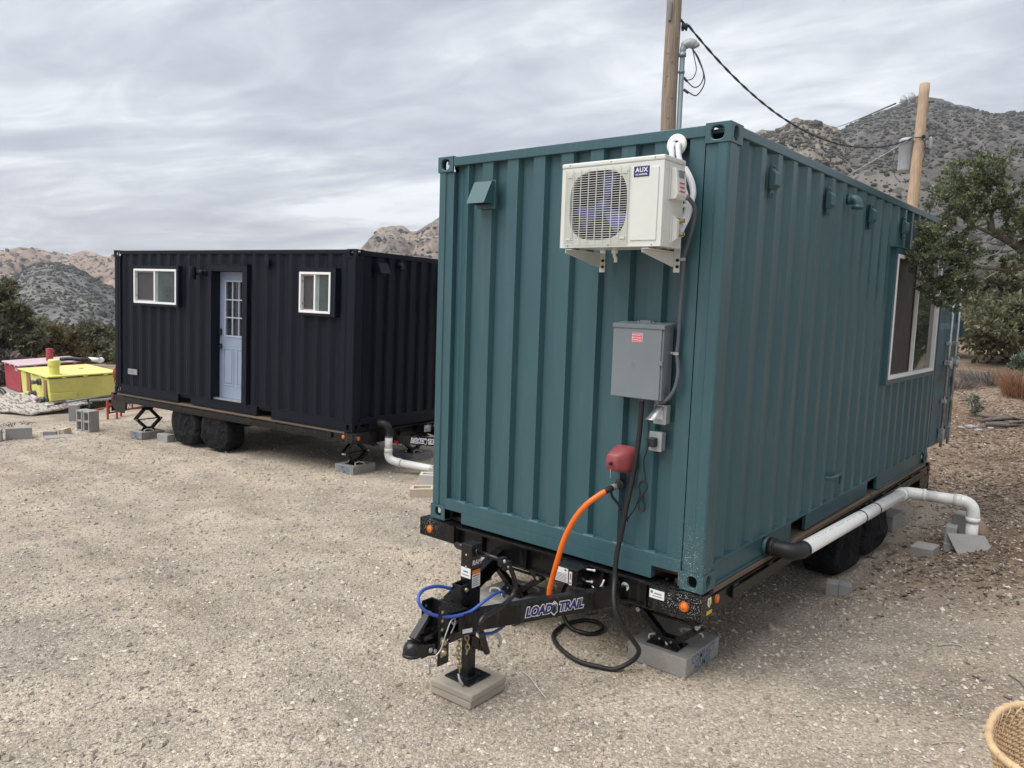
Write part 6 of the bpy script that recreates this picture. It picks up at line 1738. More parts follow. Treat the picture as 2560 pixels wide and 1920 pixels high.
# orange reel and cord on the back corner of the black container; rack lying behind it
t = thing('hose_reel', 'orange reel with a looping cord peeking out behind the black container', 'hose reel', (-15.6, 3.35, -.95))
def P3(f): return rel(f, (-15.6, 3.35, -.95))
f = MB(); f.lathe([(0, -.05), (.22, -.05), (.22, -.03), (.10, -.03), (.10, .03), (.22, .03), (.22, .05), (0, .05)], (-15.75, 3.36, -.12), (1, .2, 0), 24); P3(f).build('spool', 'orange_steel', t)
f = MB(); f.beam((-15.75, 3.30, -.95), (-15.75, 3.34, -.12), .03, .03); f.beam((-15.75, 3.75, -.95), (-15.75, 3.5, -.12), .03, .03); f.beam((-15.75, 3.2, -.94), (-15.75, 3.9, -.94), .03, .03); P3(f).build('stand', 'orange_steel', t)
f = MB(); f.tube(spline([(-15.6, 3.28, .02), (-15.5, 3.08, -.08), (-15.45, 3.05, -.28), (-15.5, 3.15, -.42), (-15.6, 3.3, -.46)], 8), .010, 6); P3(f).build('cord', 'rust', t)
t = thing('steel_rack', 'rusty orange steel rack lying low behind the jack of the black container', 'rack', (-15.0, 3.4, -.95))
def P4(f): return rel(f, (-15.0, 3.4, -.95))
f = MB()
for dx, z in ((0, -.70), (0, -.83)):
    f.beam((-14.75, 2.62, z), (-16.2, 5.2, z), .035, .03)
for k in range(9):
    q = Vector((-14.75, 2.62, 0)).lerp(Vector((-16.2, 5.2, 0)), k / 8); f.beam(q + Z_ * -.83, q + Z_ * -.70, .025, .025, up=(0, 1, 0))
P4(f).build('rails', 'rust', t)
f = MB()
for q in ((-14.72, 2.58), (-14.68, 2.75), (-14.95, 2.95)):
    f.beam((q[0], q[1], -.96), (q[0], q[1], -.55), .035, .035, up=(0, 1, 0))
f.beam((-14.72, 2.58, -.66), (-14.95, 2.95, -.66), .03, .03); f.beam((-14.72, 2.5, -.72), (-14.60, 2.2, -.74), .03, .03); f.beam((-14.60, 2.2, -.74), (-14.60, 2.2, -.96), .03, .03, up=(0, 1, 0))
P4(f).build('stand', 'orange_steel', t)
f = MB()
for k in range(5):
    q = Vector((-15.05, 3.15, -.8)).lerp(Vector((-15.9, 4.6, -.8)), k / 4); f.tube(spline([q, q + Vector((-.05, .1, .16)), q + Vector((-.12, .25, .10)), q + Vector((-.15, .35, -.08))], 5), .016, 7)
P4(f).build('coil', 'white_tape', t)
f = MB(); rr = random.Random(3)
for k in range(26):
    p = Vector((-13.55 + rr.uniform(-.12, .12), .35 + rr.uniform(-.25, .38), -.72)); d = Vector((rr.uniform(-1, 1), rr.uniform(-1, 1), rr.uniform(0, .5))) * .10; f.tube([p, p + d * .5 + Z_ * .03, p + d], .005, 5)
solo(f, 'twigs', 'bark', (-13.5, .4, -.72), 'dry dark twigs lying on the long grey block', 'twigs')

# ------------------------------------------------------------------ poles and wires
def pole(name, label, base, top, r0, r1, mt):
    t = thing(name, label, 'utility pole', base); b, tp = Vector(base), Vector(top); f = MB(); n = 20; k = 26
    pts = [b.lerp(tp, i / k) + Vector((.012 * noise.noise(Vector((i * .3, 1, r0 * 9))), .012 * noise.noise(Vector((i * .3, 5, 0))), 0)) for i in range(k + 1)]
    f.tube(pts, [r0 + (r1 - r0) * i / k for i in range(k + 1)], n)
    rel(f, base).build('timber', mt, t); return t
b1 = Vector((-6.01, 10.02, gz(-6, 10) - .1)); tp1 = Vector((-6.24, 10.36, 9.2))
p1 = pole('utility_pole', 'tall weathered utility pole with a grey conduit, rising behind the teal container', b1, tp1, .165, .150, 'pole_old')
def onp(b, tp, z): return b.lerp(tp, (z - b.z) / (tp.z - b.z))
f = MB()
rr = random.Random(5)
cdir = (CP - b1); cdir.z = 0; cdir.normalize(); rdir = Z_.cross(cdir)   # right as seen from the yard
for k in range(14):
    z = 4.9 + k * .26 + rr.uniform(-.08, .08); q = onp(b1, tp1, z); a = rr.uniform(-.9, .9)
    d = cdir * math.cos(a) + rdir * math.sin(a); f.lathe([(.0, .005), (.018, .004), (.022, .0)], q + d * .156, d, 10)
rel(f, b1).build('bolt', 'wood_dark', p1)
f = MB(); q = onp(b1, tp1, 7.72); d = (cdir - rdir * .5).normalized(); f.obox(q + d * .158, (.05, .10, .36), rdir, Z_); rel(f, b1).build('pole_tag', 'grey_metal', p1)
f = MB()
for z in (7.45,):
    q = onp(b1, tp1, z) + rdir * .165; f.lathe([(.0, .0), (.07, .01), (.08, .05), (.04, .07), (.07, .09), (.08, .12), (.0, .14)], q + cdir * .02, rdir, 14); f.beam(q - rdir * .02 + Z_ * .16, q + rdir * .08 + Z_ * .04, .04, .04)
rel(f, b1).build('insulator', 'dark', p1)
rx = rdir * .222 + cdir * .03
f = MB(); f.tube([onp(b1, tp1, gz(-6, 10)) + rx, onp(b1, tp1, 6.88) + rx], .052, 14); 
for z in (6.55, 5.0):
    q = onp(b1, tp1, z) + rx; f.cyl(q - Z_ * .03, q + Z_ * .03, .062, n=14); f.beam(q, q - rdir * .09, .03, .03)
rs = rel(f, b1).build('riser_conduit', 'riser', p1)
f = MB(); q = onp(b1, tp1, 6.88) + rx; f.tube(spline([q, q + Z_ * .10, q + Z_ * .19 + rdir * .03, q + Z_ * .24 + rdir * .13, q + Z_ * .20 + rdir * .24, q + Z_ * .155 + rdir * .27], 5), [.058] * 5 + [.066] * 5 + [.088] * 5 + [.096] * 5 + [.08] * 5 + [.03], 14); f.cyl(q - Z_ * .02, q + Z_ * .05, .075, n=14); rel(f, b1).build('weatherhead', 'cap_grey', rs)
f = MB(); q = q + Z_ * .13 + rdir * .19
f.tube(spline([q, q + rdir * .14 - Z_ * .20, q + rdir * .27 - Z_ * .55, q + rdir * .26 - Z_ * .74, q + rdir * .13 - Z_ * .92, q - rdir * .02 - Z_ * .86, q - rdir * .10 - Z_ * .80], 8), .013, 8)
f.tube(spline([q, q + rdir * .13 - Z_ * .22, q + rdir * .25 - Z_ * .50, q + rdir * .20 - Z_ * .70, q + rdir * .08 - Z_ * .76, q - rdir * .05 - Z_ * .66, q - rdir * .12 - Z_ * .58], 8), .012, 8)
f.tube(spline([q, q + rdir * .06 - Z_ * .22, q + rdir * .10 - Z_ * .42, q + rdir * .04 - Z_ * .58, q - rdir * .08 - Z_ * .62], 8), .010, 8)
f.cyl(q - rdir * .13 - Z_ * .80, q - rdir * .03 - Z_ * .87, .028, n=8); f.cyl(q - rdir * .14 - Z_ * .56, q - rdir * .07 - Z_ * .64, .026, n=8)
rel(f, b1).build('service_cable', 'cable', p1)
b2 = Vector((-3.63, 19.30, gz(-3.6, 19.3) - .2)); tp2 = Vector((-3.745, 20.42, 8.27))
p2 = pole('utility_pole', 'newer pale timber utility pole with a transformer, further back near the mountain', b2, tp2, .165, .135, 'pole_new')
cd2 = (CP - b2); cd2.z = 0; cd2.normalize(); rd2 = Z_.cross(cd2)
f = MB(); q = onp(b2, tp2, 6.30) - rd2 * .30 - cd2 * .12; f.lathe([(.0, -.46), (.17, -.46), (.19, -.40), (.19, .36), (.205, .37), (.205, .42), (.14, .47), (.0, .48)], q, (0, 0, 1), 24); f.beam(q + rd2 * .1 + Z_ * .2, q + rd2 * .28 + Z_ * .2, .06, .08); f.beam(q + rd2 * .1 - Z_ * .2, q + rd2 * .28 - Z_ * .2, .06, .08); rel(f, b2).build('transformer', 'transf', p2)
f = MB()
q = onp(b2, tp2, 7.96)
for k, d in enumerate((.22, .42)):
    f.lathe([(.0, -.05), (.04, -.045), (.15, .0), (.155, .02), (.05, .05), (.03, .08), (.0, .08)], q - rd2 * (.08 + d) - Z_ * .06 * (k + 1) + cd2 * .02, rd2 * .8 + cd2 * .7 + Z_ * .2, 18)
f.tube([q - rd2 * .10, q - rd2 * .62 - Z_ * .16], .018, 8)
f2 = MB(); q = onp(b2, tp2, 6.62) + rd2 * .30; f2.lathe([(.03, -.2), (.07, -.19), (.03, -.15), (.07, -.12), (.03, -.08), (.07, -.05), (.03, -.01), (.07, .02), (.03, .06), (.05, .09), (0, .16)], q, (0, 0, 1), 12)
rel(f2, b2).build('bushing', 'porcelain', p2); rel(f, b2).build('insulator', 'porcelain', p2)
f = MB(); q = onp(b2, tp2, 6.45); f.beam(q, q + rd2 * .34 - Z_ * .02, .04, .04); q2 = onp(b2, tp2, 6.75) + rd2 * .1 + cd2 * .12; f.ball(q2 + cd2 * .02, .06, 8); q3 = onp(b2, tp2, 7.75) + rd2 * .16; f.beam(q3 - rd2 * .05, q3 + rd2 * .12, .03, .03); rel(f, b2).build('bracket', 'dark', p2)
f = MB(); a = onp(b2, tp2, 6.72) + cd2 * .19
f.tube(spline([a - rd2 * .12, a + Z_ * .0 + rd2 * .02, a + rd2 * .15 - Z_ * .15, a + rd2 * .17 - Z_ * .5, a + rd2 * .02 - Z_ * .9, a - rd2 * .20 - Z_ * 1.18, a - rd2 * .34 - Z_ * 1.20], 8), .016, 8)
f.tube(spline([a - rd2 * .28 - Z_ * .05, a - rd2 * .50 - Z_ * .2, a - rd2 * .62 - Z_ * .6, a - rd2 * .55 - Z_ * 1.0, a - rd2 * .40 - Z_ * 1.2], 8), .009, 6); rel(f, b2).build('drop_cable', 'cable', p2)
f = MB(); f.tube([onp(b2, tp2, gz(-3.6, 19.3)) + rd2 * .13 + cd2 * .11, onp(b2, tp2, 6.3) + rd2 * .12 + cd2 * .10], .016, 8); rel(f, b2).build('ground_wire', 'wood_dark', p2)
def wire(label, pts, r, mt, twist=0):
    P = spline(pts, 14); f = MB()
    if twist:
        for s in (0, math.pi):
            Q = []
            acc = 0
            for i, p in enumerate(P):
                if i: acc += (p - P[i - 1]).length
                Q.append(p + Vector((math.cos(acc * twist + s) * r * .7, 0, math.sin(acc * twist + s) * r * .7)))
            f.tube(Q, r, 6)
    else:
        f.tube(P, r, 6)
    solo(f, 'power_line', mt, pts[0], label, 'power line')
s0 = onp(b1, tp1, 7.50) + rdir * .30
e0 = onp(b2, tp2, 6.74) - rd2 * .15 + cd2 * .12
def sag(a, b, s, n=10):
    a, b = Vector(a), Vector(b); return [a.lerp(b, i / n) - Z_ * (s * 4 * (i / n) * (1 - i / n)) for i in range(n + 1)]
P_ = [Vector(p) for p in ((-5.92, 10.62, 7.42),)]
wire('thick twisted dark cable sagging between the two utility poles', sag(s0, e0, 1.08, 40), .0155, 'cable', 9)
wire('thin grey wire running from the top insulator of the far pole up the valley', sag(onp(b2, tp2, 7.78) - rd2 * .70, (-69.9, 203.7, 48.6), .5), .022, 'cable')
wire('thin pale stay wire slanting down from the far pole behind the teal container', sag(e0, (-9.2, 17.6, 3.2), .05), .016, 'cable_light')

# ------------------------------------------------------------------ trees and shrubs
def leaf_arrays(clumps, size, k=3, lump=.30, dens=1.0, flat=1.0, droop=0.0, lumpn=38):
    """many small leaf sprigs gathered in lumps through each ellipsoid; leaves point outward"""
    Vs = []
    for cen, rad, n in clumps:
        cen = np.array(cen, float); rad = np.array(rad if hasattr(rad, '__len__') else (rad, rad, rad * .85), float)
        n = int(n * dens); nl_ = max(6, int(n / lumpn))
        d = rng.normal(0, 1, (nl_, 3)); d /= np.linalg.norm(d, axis=1, keepdims=True)
        lc = d * (rng.uniform(.25, 1.0, (nl_, 1)) ** .6) * rng.uniform(.7, 1.32, (nl_, 1)); lr = lump * rng.uniform(.6, 1.35, nl_)
        i = rng.integers(0, nl_, n)
        off = rng.normal(0, 1, (n, 3)); off /= np.linalg.norm(off, axis=1, keepdims=True); off *= (rng.uniform(0, 1, (n, 1)) ** .45)
        p = lc[i] + off * lr[i][:, None]
        out = p * .5 + off * .9 + np.array([0, 0, .30]); out /= np.linalg.norm(out, axis=1, keepdims=True)
        P = cen + p * rad
        s = size * rng.lognormal(0, .3, n)
        for j in range(k):
            dr = out + rng.normal(0, .55, (n, 3)) - np.array([0, 0, droop]); dr /= np.linalg.norm(dr, axis=1, keepdims=True)
            sd = np.cross(dr, rng.normal(0, 1, (n, 3))); sd /= np.linalg.norm(sd, axis=1, keepdims=True)
            L = s[:, None] * rng.uniform(.7, 1.25, (n, 1)); w = L * rng.uniform(.16, .27, (n, 1))
            Vs.append(np.stack([P, P + dr * L * .5 + sd * w, P + dr * L, P + dr * L * .45 - sd * w], 1))
    V = np.concatenate(Vs); m = len(V)
    return V.reshape(-1, 3), np.arange(m * 4).reshape(m, 4)
def limb(f, pts, r0, r1, k=6, n=8):
    P = spline(pts, k); m = len(P)
    P = [p + Vector((noise.noise(p * 6), noise.noise(p * 6 + Vector((9, 0, 0))), noise.noise(p * 6 + Vector((0, 9, 0))))) * r0 * .5 for p in P]
    f.tube(P, [r0 + (r1 - r0) * i / (m - 1) for i in range(m)], n)
def plant(name, label, cat, base, limbs, clumps, mt, size, dead=(), k=3, lump=.3, dens=1.0, group=None, stems='trunk', crown='crown', bark='bark'):
    t = thing(name, label, cat, base, group=group); b = np.array(base)
    V, F = leaf_arrays(clumps, size, k, lump, dens); np_mesh(crown, V - b, F, mt, t)
    if limbs:
        f = MB()
        for pts, r0, r1 in limbs:
            limb(f, pts, r0, r1)
        rel(f, base).build(stems, bark, t)
    if dead:
        f = MB()
        for pts, r0, r1 in dead:
            limb(f, pts, r0, r1, 5, 6)
        rel(f, base).build('dead_branch', 'deadwood', t)
    return t
# the juniper reaching in from the right, in front of the teal container's far end
def sh(p, s=.93): return tuple(CP + (Vector(p) - CP) * s)
cl = [((.28, 5.16, 3.30), (.24, .26, .21), 1500), ((.47, 5.32, 3.36), (.22, .26, .20), 1300), ((.21, 5.06, 3.04), (.27, .30, .22), 1700), ((.42, 5.22, 3.06), (.24, .3, .22), 1500), ((.60, 5.39, 3.14), (.17, .2, .17), 800), ((.33, 5.1, 2.86), (.22, .26, .15), 800), ((.58, 5.36, 2.96), (.13, .16, .14), 420),
      ((.12, 4.89, 2.62), (.22, .24, .21), 1700), ((.02, 4.83, 2.42), (.18, .22, .20), 1200), ((.22, 4.98, 2.32), (.26, .28, .24), 1900), ((.34, 5.08, 2.50), (.20, .24, .20), 1100), ((.17, 4.89, 2.08), (.20, .22, .17), 1100), ((.36, 5.11, 2.16), (.20, .24, .16), 950), ((.28, 4.98, 1.98), (.16, .2, .12), 500),
      ((.76, 5.48, 2.82), (.17, .22, .22), 1200), ((.84, 5.55, 3.06), (.16, .2, .16), 800), ((.90, 5.52, 2.56), (.16, .2, .22), 1000), ((.74, 5.40, 2.36), (.09, .1, .08), 260), ((1.05, 5.6, 2.9), (.3, .3, .4), 1500), ((.56, 5.45, 2.45), (.06, .08, .05), 90), ((1.3, 5.8, 3.1), (.4, .4, .4), 1600)]
cl = [(sh(c), tuple(x * .95 for x in r), n) for c, r, n in cl]
L = lambda *P: [sh(p) for p in P]
bs_ = sh((1.75, 6.3, 0)); bs_ = (bs_[0], bs_[1], gz(bs_[0], bs_[1]))
plant('juniper_tree', 'big green juniper reaching in from the right over the far end of the teal container', 'tree', bs_,
      [([bs_] + L((1.70, 6.25, .9), (1.50, 6.1, 1.7), (1.20, 5.85, 2.15), (.85, 5.62, 2.50), (.62, 5.46, 2.66), (.50, 5.39, 2.85), (.43, 5.38, 3.1), (.38, 5.37, 3.30)), .085, .010),
       (L((1.45, 6.1, 1.85), (1.06, 5.78, 2.22), (.85, 5.62, 2.33), (.65, 5.46, 2.31), (.45, 5.29, 2.34), (.30, 5.1, 2.42), (.12, 4.92, 2.50)), .036, .007),
       (L((1.5, 6.1, 1.8), (1.3, 5.9, 2.4), (1.1, 5.7, 2.8), (.9, 5.55, 3.0)), .06, .01),
       (L((.62, 5.46, 2.66), (.48, 5.3, 2.72), (.34, 5.14, 2.80), (.24, 5.06, 2.98)), .022, .006),
       (L((.50, 5.39, 2.85), (.58, 5.4, 2.98), (.60, 5.4, 3.10)), .016, .005),
       (L((.45, 5.29, 2.34), (.34, 5.12, 2.26), (.22, 4.98, 2.14)), .018, .005)],
      cl, 'leaf_near', .025,
      [(L((.62, 5.46, 2.62), (.55, 5.40, 2.60), (.46, 5.30, 2.58), (.40, 5.2, 2.53)), .011, .004), (L((.66, 5.48, 2.56), (.62, 5.42, 2.48), (.54, 5.34, 2.44), (.47, 5.25, 2.43)), .010, .004), (L((.70, 5.5, 2.56), (.76, 5.5, 2.60), (.72, 5.48, 2.66), (.66, 5.42, 2.66)), .007, .003), (L((.60, 5.44, 2.80), (.64, 5.44, 2.86), (.67, 5.44, 2.92)), .006, .003), (L((.65, 5.46, 2.30), (.58, 5.4, 2.24), (.52, 5.32, 2.18)), .009, .003), (L((.85, 5.62, 2.46), (.82, 5.58, 2.36), (.90, 5.62, 2.26), (.94, 5.62, 2.20)), .007, .003), (L((.55, 5.40, 2.33), (.53, 5.36, 2.40), (.50, 5.3, 2.30)), .006, .003), (L((.48, 5.3, 2.68), (.42, 5.22, 2.62), (.37, 5.16, 2.60)), .008, .003)], 3, .18, .98)
def bush(name, label, cat, x, y, w, h, n, mt, size, group=None, seed=0, sub=7, bark='bark', lift=.12, wide=1.0, stem=True, k=3):
    r = random.Random(seed); z = gz(x, y); cl = []; lb = []
    for i in range(sub):
        a = r.uniform(0, 6.28); q = r.uniform(.15, .62) * w; hh = z + h * r.uniform(lift + .18, .80)
        c = (x + math.cos(a) * q * wide, y + math.sin(a) * q, hh); rd = w * r.uniform(.30, .46)
        cl.append((c, (rd, rd, rd * min(1.1, .55 * h / w + .25)), n / sub))
        lb.append(([(x, y, z - .05), (x + (c[0] - x) * .35, y + (c[1] - y) * .35, z + (c[2] - z) * .5), c], .035 * w + .01, .008))
    cl.append(((x, y, z + h * .55), (w * .55, w * .55, h * .38), n / 4)); cl.append(((x + r.uniform(-.2, .2) * w, y, z + h * .84), (w * .32, w * .32, h * .15), n / 6))
    return plant(name, label, cat, (x, y, z), lb if stem else [], cl, mt, size, (), k, .32, 1.0, group, 'stems', 'foliage', bark)
GR = 'junipers beyond the right bank'
bush('juniper_bush', 'broad yellow green juniper beyond the open cargo door, right of the lock rods', 'bush', -1.05, 21.0, 1.75, 1.75, 5200, 'leaf_yel', .115, GR, 3, 9)
bush('juniper_bush', 'darker juniper at the foot of the mountain, behind the yellow green one', 'bush', -2.6, 27, 1.9, 2.3, 3200, 'leaf_dark', .17, GR, 8, 8)
bush('juniper_bush', 'olive juniper behind the yellow green one, towards the right edge', 'bush', .6, 26, 1.9, 2.2, 3000, 'leaf_olive', .17, GR, 12, 8)
bush('juniper_bush', 'tall dark juniper further up the slope under the leaning branch', 'bush', -2.0, 38, 2.3, 2.9, 2600, 'leaf_dark', .22, GR, 15, 7)
bush('juniper_bush', 'small round juniper up the slope at the right edge', 'bush', -.2, 36, 1.7, 2.0, 1800, 'leaf_olive', .2, GR, 22, 7)
bush('juniper_bush', 'olive juniper just behind the open cargo door', 'bush', -3.0, 21.5, 1.2, 1.5, 1700, 'leaf_olive', .13, GR, 31, 7)
bush('juniper_bush', 'juniper standing off to the right, seen only mirrored in the window of the teal container', 'bush', 1.75, 12.5, 1.45, 2.9, 3600, 'leaf_near', .09, GR, 61, 10)
bush('sage_bush', 'pale grey green sagebrush at the right edge above the russet grass', 'bush', -.10, 18.0, .75, .80, 1900, 'leaf_sage', .075, None, 41, 7)
def stems(name, label, cat, x, y, w, h, n, mt, r0, seed, lean=.5, kind=None, sub=1, rr_=.004):
    r = random.Random(seed); f = MB(); z = gz(x, y)
    for i in range(n):
        a = r.uniform(0, 6.28); q = w * math.sqrt(r.random()) * .45; b = Vector((x + math.cos(a) * q, y + math.sin(a) * q, z - .02)); L_ = h * r.uniform(.55, 1.05); d = Vector((math.cos(a) * lean * r.uniform(.2, 1), math.sin(a) * lean * r.uniform(.2, 1), 1)).normalized()
        m = b + d * L_ * .55 + Vector((r.uniform(-.05, .05), r.uniform(-.05, .05), 0)) * h
        e = b + d * L_ + Vector((math.cos(a) * .1, math.sin(a) * .1, 0)) * h
        f.tube([b, m, e], [r0, r0 * .8, r0 * .3], 4, caps=False)
        for s_ in range(sub):
            p = b.lerp(m, r.uniform(.3, 1)); o_ = Vector((r.uniform(-1, 1), r.uniform(-1, 1), r.uniform(0, 1))) * h * .3; f.tube([p, p + o_ * .6, p + o_], [r0 * .6, r0 * .5, r0 * .2], 3, caps=False)
    return solo(f, name, mt, (x, y, z), label, cat)
stems('dry_grass', 'clump of russet dry grass at the right edge below the sagebrush', 'dry grass', -.12, 15.6, .85, .66, 420, 'twig_red', .0045, 4, .7)
stems('dead_bush', 'tangle of bare grey brush in front of the yellow green juniper', 'dead bush', -.95, 17.2, 1.5, .42, 260, 'twig_grey', .007, 6, 1.2, sub=2)
stems('dead_bush', 'low bare grey brush beside the edge of the open cargo door', 'dead bush', -1.55, 16.2, .9, .34, 160, 'twig_grey', .006, 9, 1.2, sub=2)
stems('weed', 'single tall dry weed stalk next to the cargo door edge', 'weed', -1.62, 15.2, .14, .60, 12, 'twig_grey', .007, 11, .3)
bush('weed_clump', 'small grey green weed growing on the litter bank', 'weed', -.62, 12.9, .22, .42, 420, 'leaf_sage', .03, None, 51, 5)
# woodpile on the bank
f = MB(); r = random.Random(2)
for i in range(16):
    x, y = -.12 + r.uniform(-.30, .34), 12.2 + r.uniform(-.25, .25); a = r.uniform(-.6, .6); d = Vector((math.cos(a), math.sin(a), r.uniform(-.1, .25))) * r.uniform(.12, .34); p = Vector((x, y, gz(x, y) + r.uniform(.02, .14))); f.tube([p - d, p + d * .2 + Z_ * .01, p + d], [r.uniform(.012, .04), r.uniform(.012, .045), .01], 7)
solo(f, 'wood_pile', 'bark', (-.12, 12.2, gz(-.12, 12.2)), 'small heap of dark broken branches on the litter bank', 'wood pile')
for i, (x, y, s, lab) in enumerate(((-.46, 11.75, .075, 'largest pale rock in front of the heap of broken branches'), (-.30, 11.55, .055, 'flat pale rock at the near end of the row of rocks on the bank'), (-.58, 11.6, .05, 'small pale rock nearest the cargo door on the bank'), (-.16, 11.85, .05, 'small pale rock half under the heap of broken branches'))):
    f = MB(); f.ball((0, 0, 0), s, 10, 0, (1.3, 1, .6)); f.v = [tuple(Vector(p) * (1 + .35 * noise.noise(Vector(p) * 16 + Vector((i, 2, 0))))) for p in f.v]; f.s = [False] * len(f.s)
    o = f.build('rock', 'cinder', None); o.location = (x, y, gz(x, y) + s * .25); tag(o, lab, 'rock', 'pale rocks on the litter bank')
# left side trees
def tree(name, label, x, y, H, clumps, limbs, mt, size, dead=(), group=None, dens=1.0):
    z = gz(x, y); b = (x, y, z - .1)
    plant(name, label, 'tree', b, [([b] + list(p), r0, r1) for p, r0, r1 in limbs], clumps, mt, size, dead, 3, .30, dens, group)
GL = 'junipers beyond the left yard'
tree('juniper_tree', 'dark juniper with dead snags at the left edge of the photo, taller than the tanks', -23.6, 3.0, 3.5,
     [((-23.80, 2.85, 1.85), (0.49, 0.49, 0.42), 1500), ((-23.20, 3.20, 1.50), (0.45, 0.45, 0.36), 1400), ((-23.60, 2.95, 0.95), (0.66, 0.66, 0.38), 1800), ((-22.90, 3.50, 0.72), (0.41, 0.41, 0.27), 1000), ((-22.75, 3.50, 0.98), (0.34, 0.34, 0.21), 700), ((-23.20, 3.25, 0.25), (0.49, 0.49, 0.26), 800), ((-22.60, 3.70, 0.18), (0.45, 0.41, 0.20), 700), ((-24.70, 2.35, 1.40), (0.66, 0.66, 0.77), 1500), ((-22.20, 3.85, 0.30), (0.29, 0.29, 0.17), 350), ((-23.50, 2.95, -0.20), (0.49, 0.49, 0.21), 400)],
     [([(-23.5, 3.05, .2), (-23.3, 3.2, 1.0), (-23.4, 3.15, 1.9)], .14, .03), ([(-23.2, 3.2, .2), (-22.7, 3.6, .7)], .06, .015), ([(-23.0, 3.3, -.2), (-22.5, 3.8, .2), (-22.0, 4.1, .3)], .05, .012)], 'leaf_dark', .12,
     [([(-23.1, 3.2, -.1), (-22.9, 3.35, .30), (-22.95, 3.3, .42), (-23.15, 3.2, .36)], .03, .012), ([(-22.6, 3.6, -.6), (-22.4, 3.75, -.2), (-22.42, 3.8, .05)], .025, .008), ([(-22.8, 3.4, -.3), (-22.3, 3.7, -.25), (-21.7, 4.0, -.35)], .02, .008)], GL)
tree('juniper_tree', 'brownish juniper just behind the red standpipe', -27.4, 6.1, 2, [((-27.4, 6.05, -.15), (.75, .75, .42), 1700), ((-27.0, 6.3, -.55), (.8, .8, .35), 1200), ((-28.0, 5.6, -.4), (.7, .7, .4), 900), ((-26.7, 6.5, -.1), (.4, .4, .3), 400)], [([(-27.4, 6.1, -.6), (-27.4, 6.05, -.1)], .08, .03)], 'leaf_rust', .12, (), GL)
tree('juniper_tree', 'large rounded olive juniper left of the black container', -31.8, 9.0, 3.2, [((-31.90, 8.80, -0.37), (1.00, 1.00, 0.56), 2300), ((-31.10, 9.50, -0.67), (0.95, 0.95, 0.54), 2000), ((-32.40, 8.40, -0.97), (0.95, 0.95, 0.50), 1700), ((-31.40, 9.10, -1.27), (1.14, 1.14, 0.45), 1800), ((-30.70, 9.90, -1.22), (0.85, 0.85, 0.54), 1400), ((-31.40, 9.30, -0.10), (0.57, 0.57, 0.27), 800)], [([(-31.6, 9.1, -.7), (-31.7, 9.0, .2)], .12, .03), ([(-31.4, 9.2, -.9), (-31.0, 9.5, -.2)], .08, .02)], 'leaf_olive', .15, [([(-31.5, 9.0, -1.2), (-31.9, 8.6, -.95), (-32.3, 8.3, -1.0)], .04, .015), ([(-31.3, 9.1, -1.1), (-31.2, 9.2, -.7), (-31.4, 9.1, -.4)], .04, .012)], GL)
tree('juniper_tree', 'dark juniper pressed against the left end of the black container', -27.8, 9.6, 2.6, [((-28.1, 8.9, -.6), (.55, .55, .55), 1300), ((-27.9, 9.1, -.2), (.35, .35, .35), 600), ((-28.0, 8.9, -1.1), (.7, .7, .45), 900)], [([(-28.0, 9.0, -.6), (-28.0, 9.0, .2)], .08, .02)], 'leaf_yel', .12, (), GL)
tree('juniper_tree', 'pale olive juniper between the brownish one and the large rounded one', -36, 8.2, 2.6, [((-36.2, 8.2, -.25), (1.3, 1.3, .6), 1700), ((-35.2, 8.9, -.55), (1.1, 1.1, .5), 1200), ((-37.2, 7.4, -.5), (1.1, 1.1, .5), 1200)], [([(-36, 8.2, -1.2), (-36, 8.2, -.2)], .1, .03)], 'leaf_olive', .17, (), GL)
bush('dead_bush', 'broad thicket of bare grey brush left of the red tank', 'dead bush', -22.6, 2.6, 1.3, .9, 1500, 'twig_grey', .16, None, 71, 8, k=2)
# far mass of brush below the hills, left
V_, F_ = [], []
cl = []
r = random.Random(17)
for i in range(60):
    a = R(r.uniform(-79, -61)); d = r.uniform(36, 75); x, y = CP.x + math.sin(a) * d, CP.y + math.cos(a) * d
    s_ = r.uniform(.9, 1.7) * (1 + d / 120); zt = CP.z - d * .078 + r.uniform(-.9, .4)
    cl.append(((x, y, max(gz(x, y) + s_ * .4, zt - s_ * .4)), (s_ * 1.3, s_ * 1.3, s_ * .75), 260))
V_, F_ = leaf_arrays(cl, .34, 3, .34); o = np_mesh('brush_thicket', V_, F_, 'leaf_dark'); o['kind'] = 'stuff'; o['label'] = 'distant mass of olive brush filling the valley below the hills'
cl = []
for i in range(46):
    a = R(r.uniform(-17, 3)); d = r.uniform(30, 95); x, y = CP.x + math.sin(a) * d, CP.y + math.cos(a) * d; s_ = r.uniform(.45, 1.0) * (1 + d / 110)
    cl.append(((x, y, gz(x, y) + s_ * .35), (s_ * 1.2, s_ * 1.2, s_ * .7), 190))
V_, F_ = leaf_arrays(cl, .26, 3, .34); o = np_mesh('brush_thicket', V_, F_, 'leaf_olive'); o['kind'] = 'stuff'; o['label'] = 'low scrub covering the lower slope behind the right bank'
bush('dry_weed', 'pale dry weeds behind the yellow tank', 'weed', -21.2, 6.1, .5, .75, 500, 'twig_grey', .10, None, 81, 6)

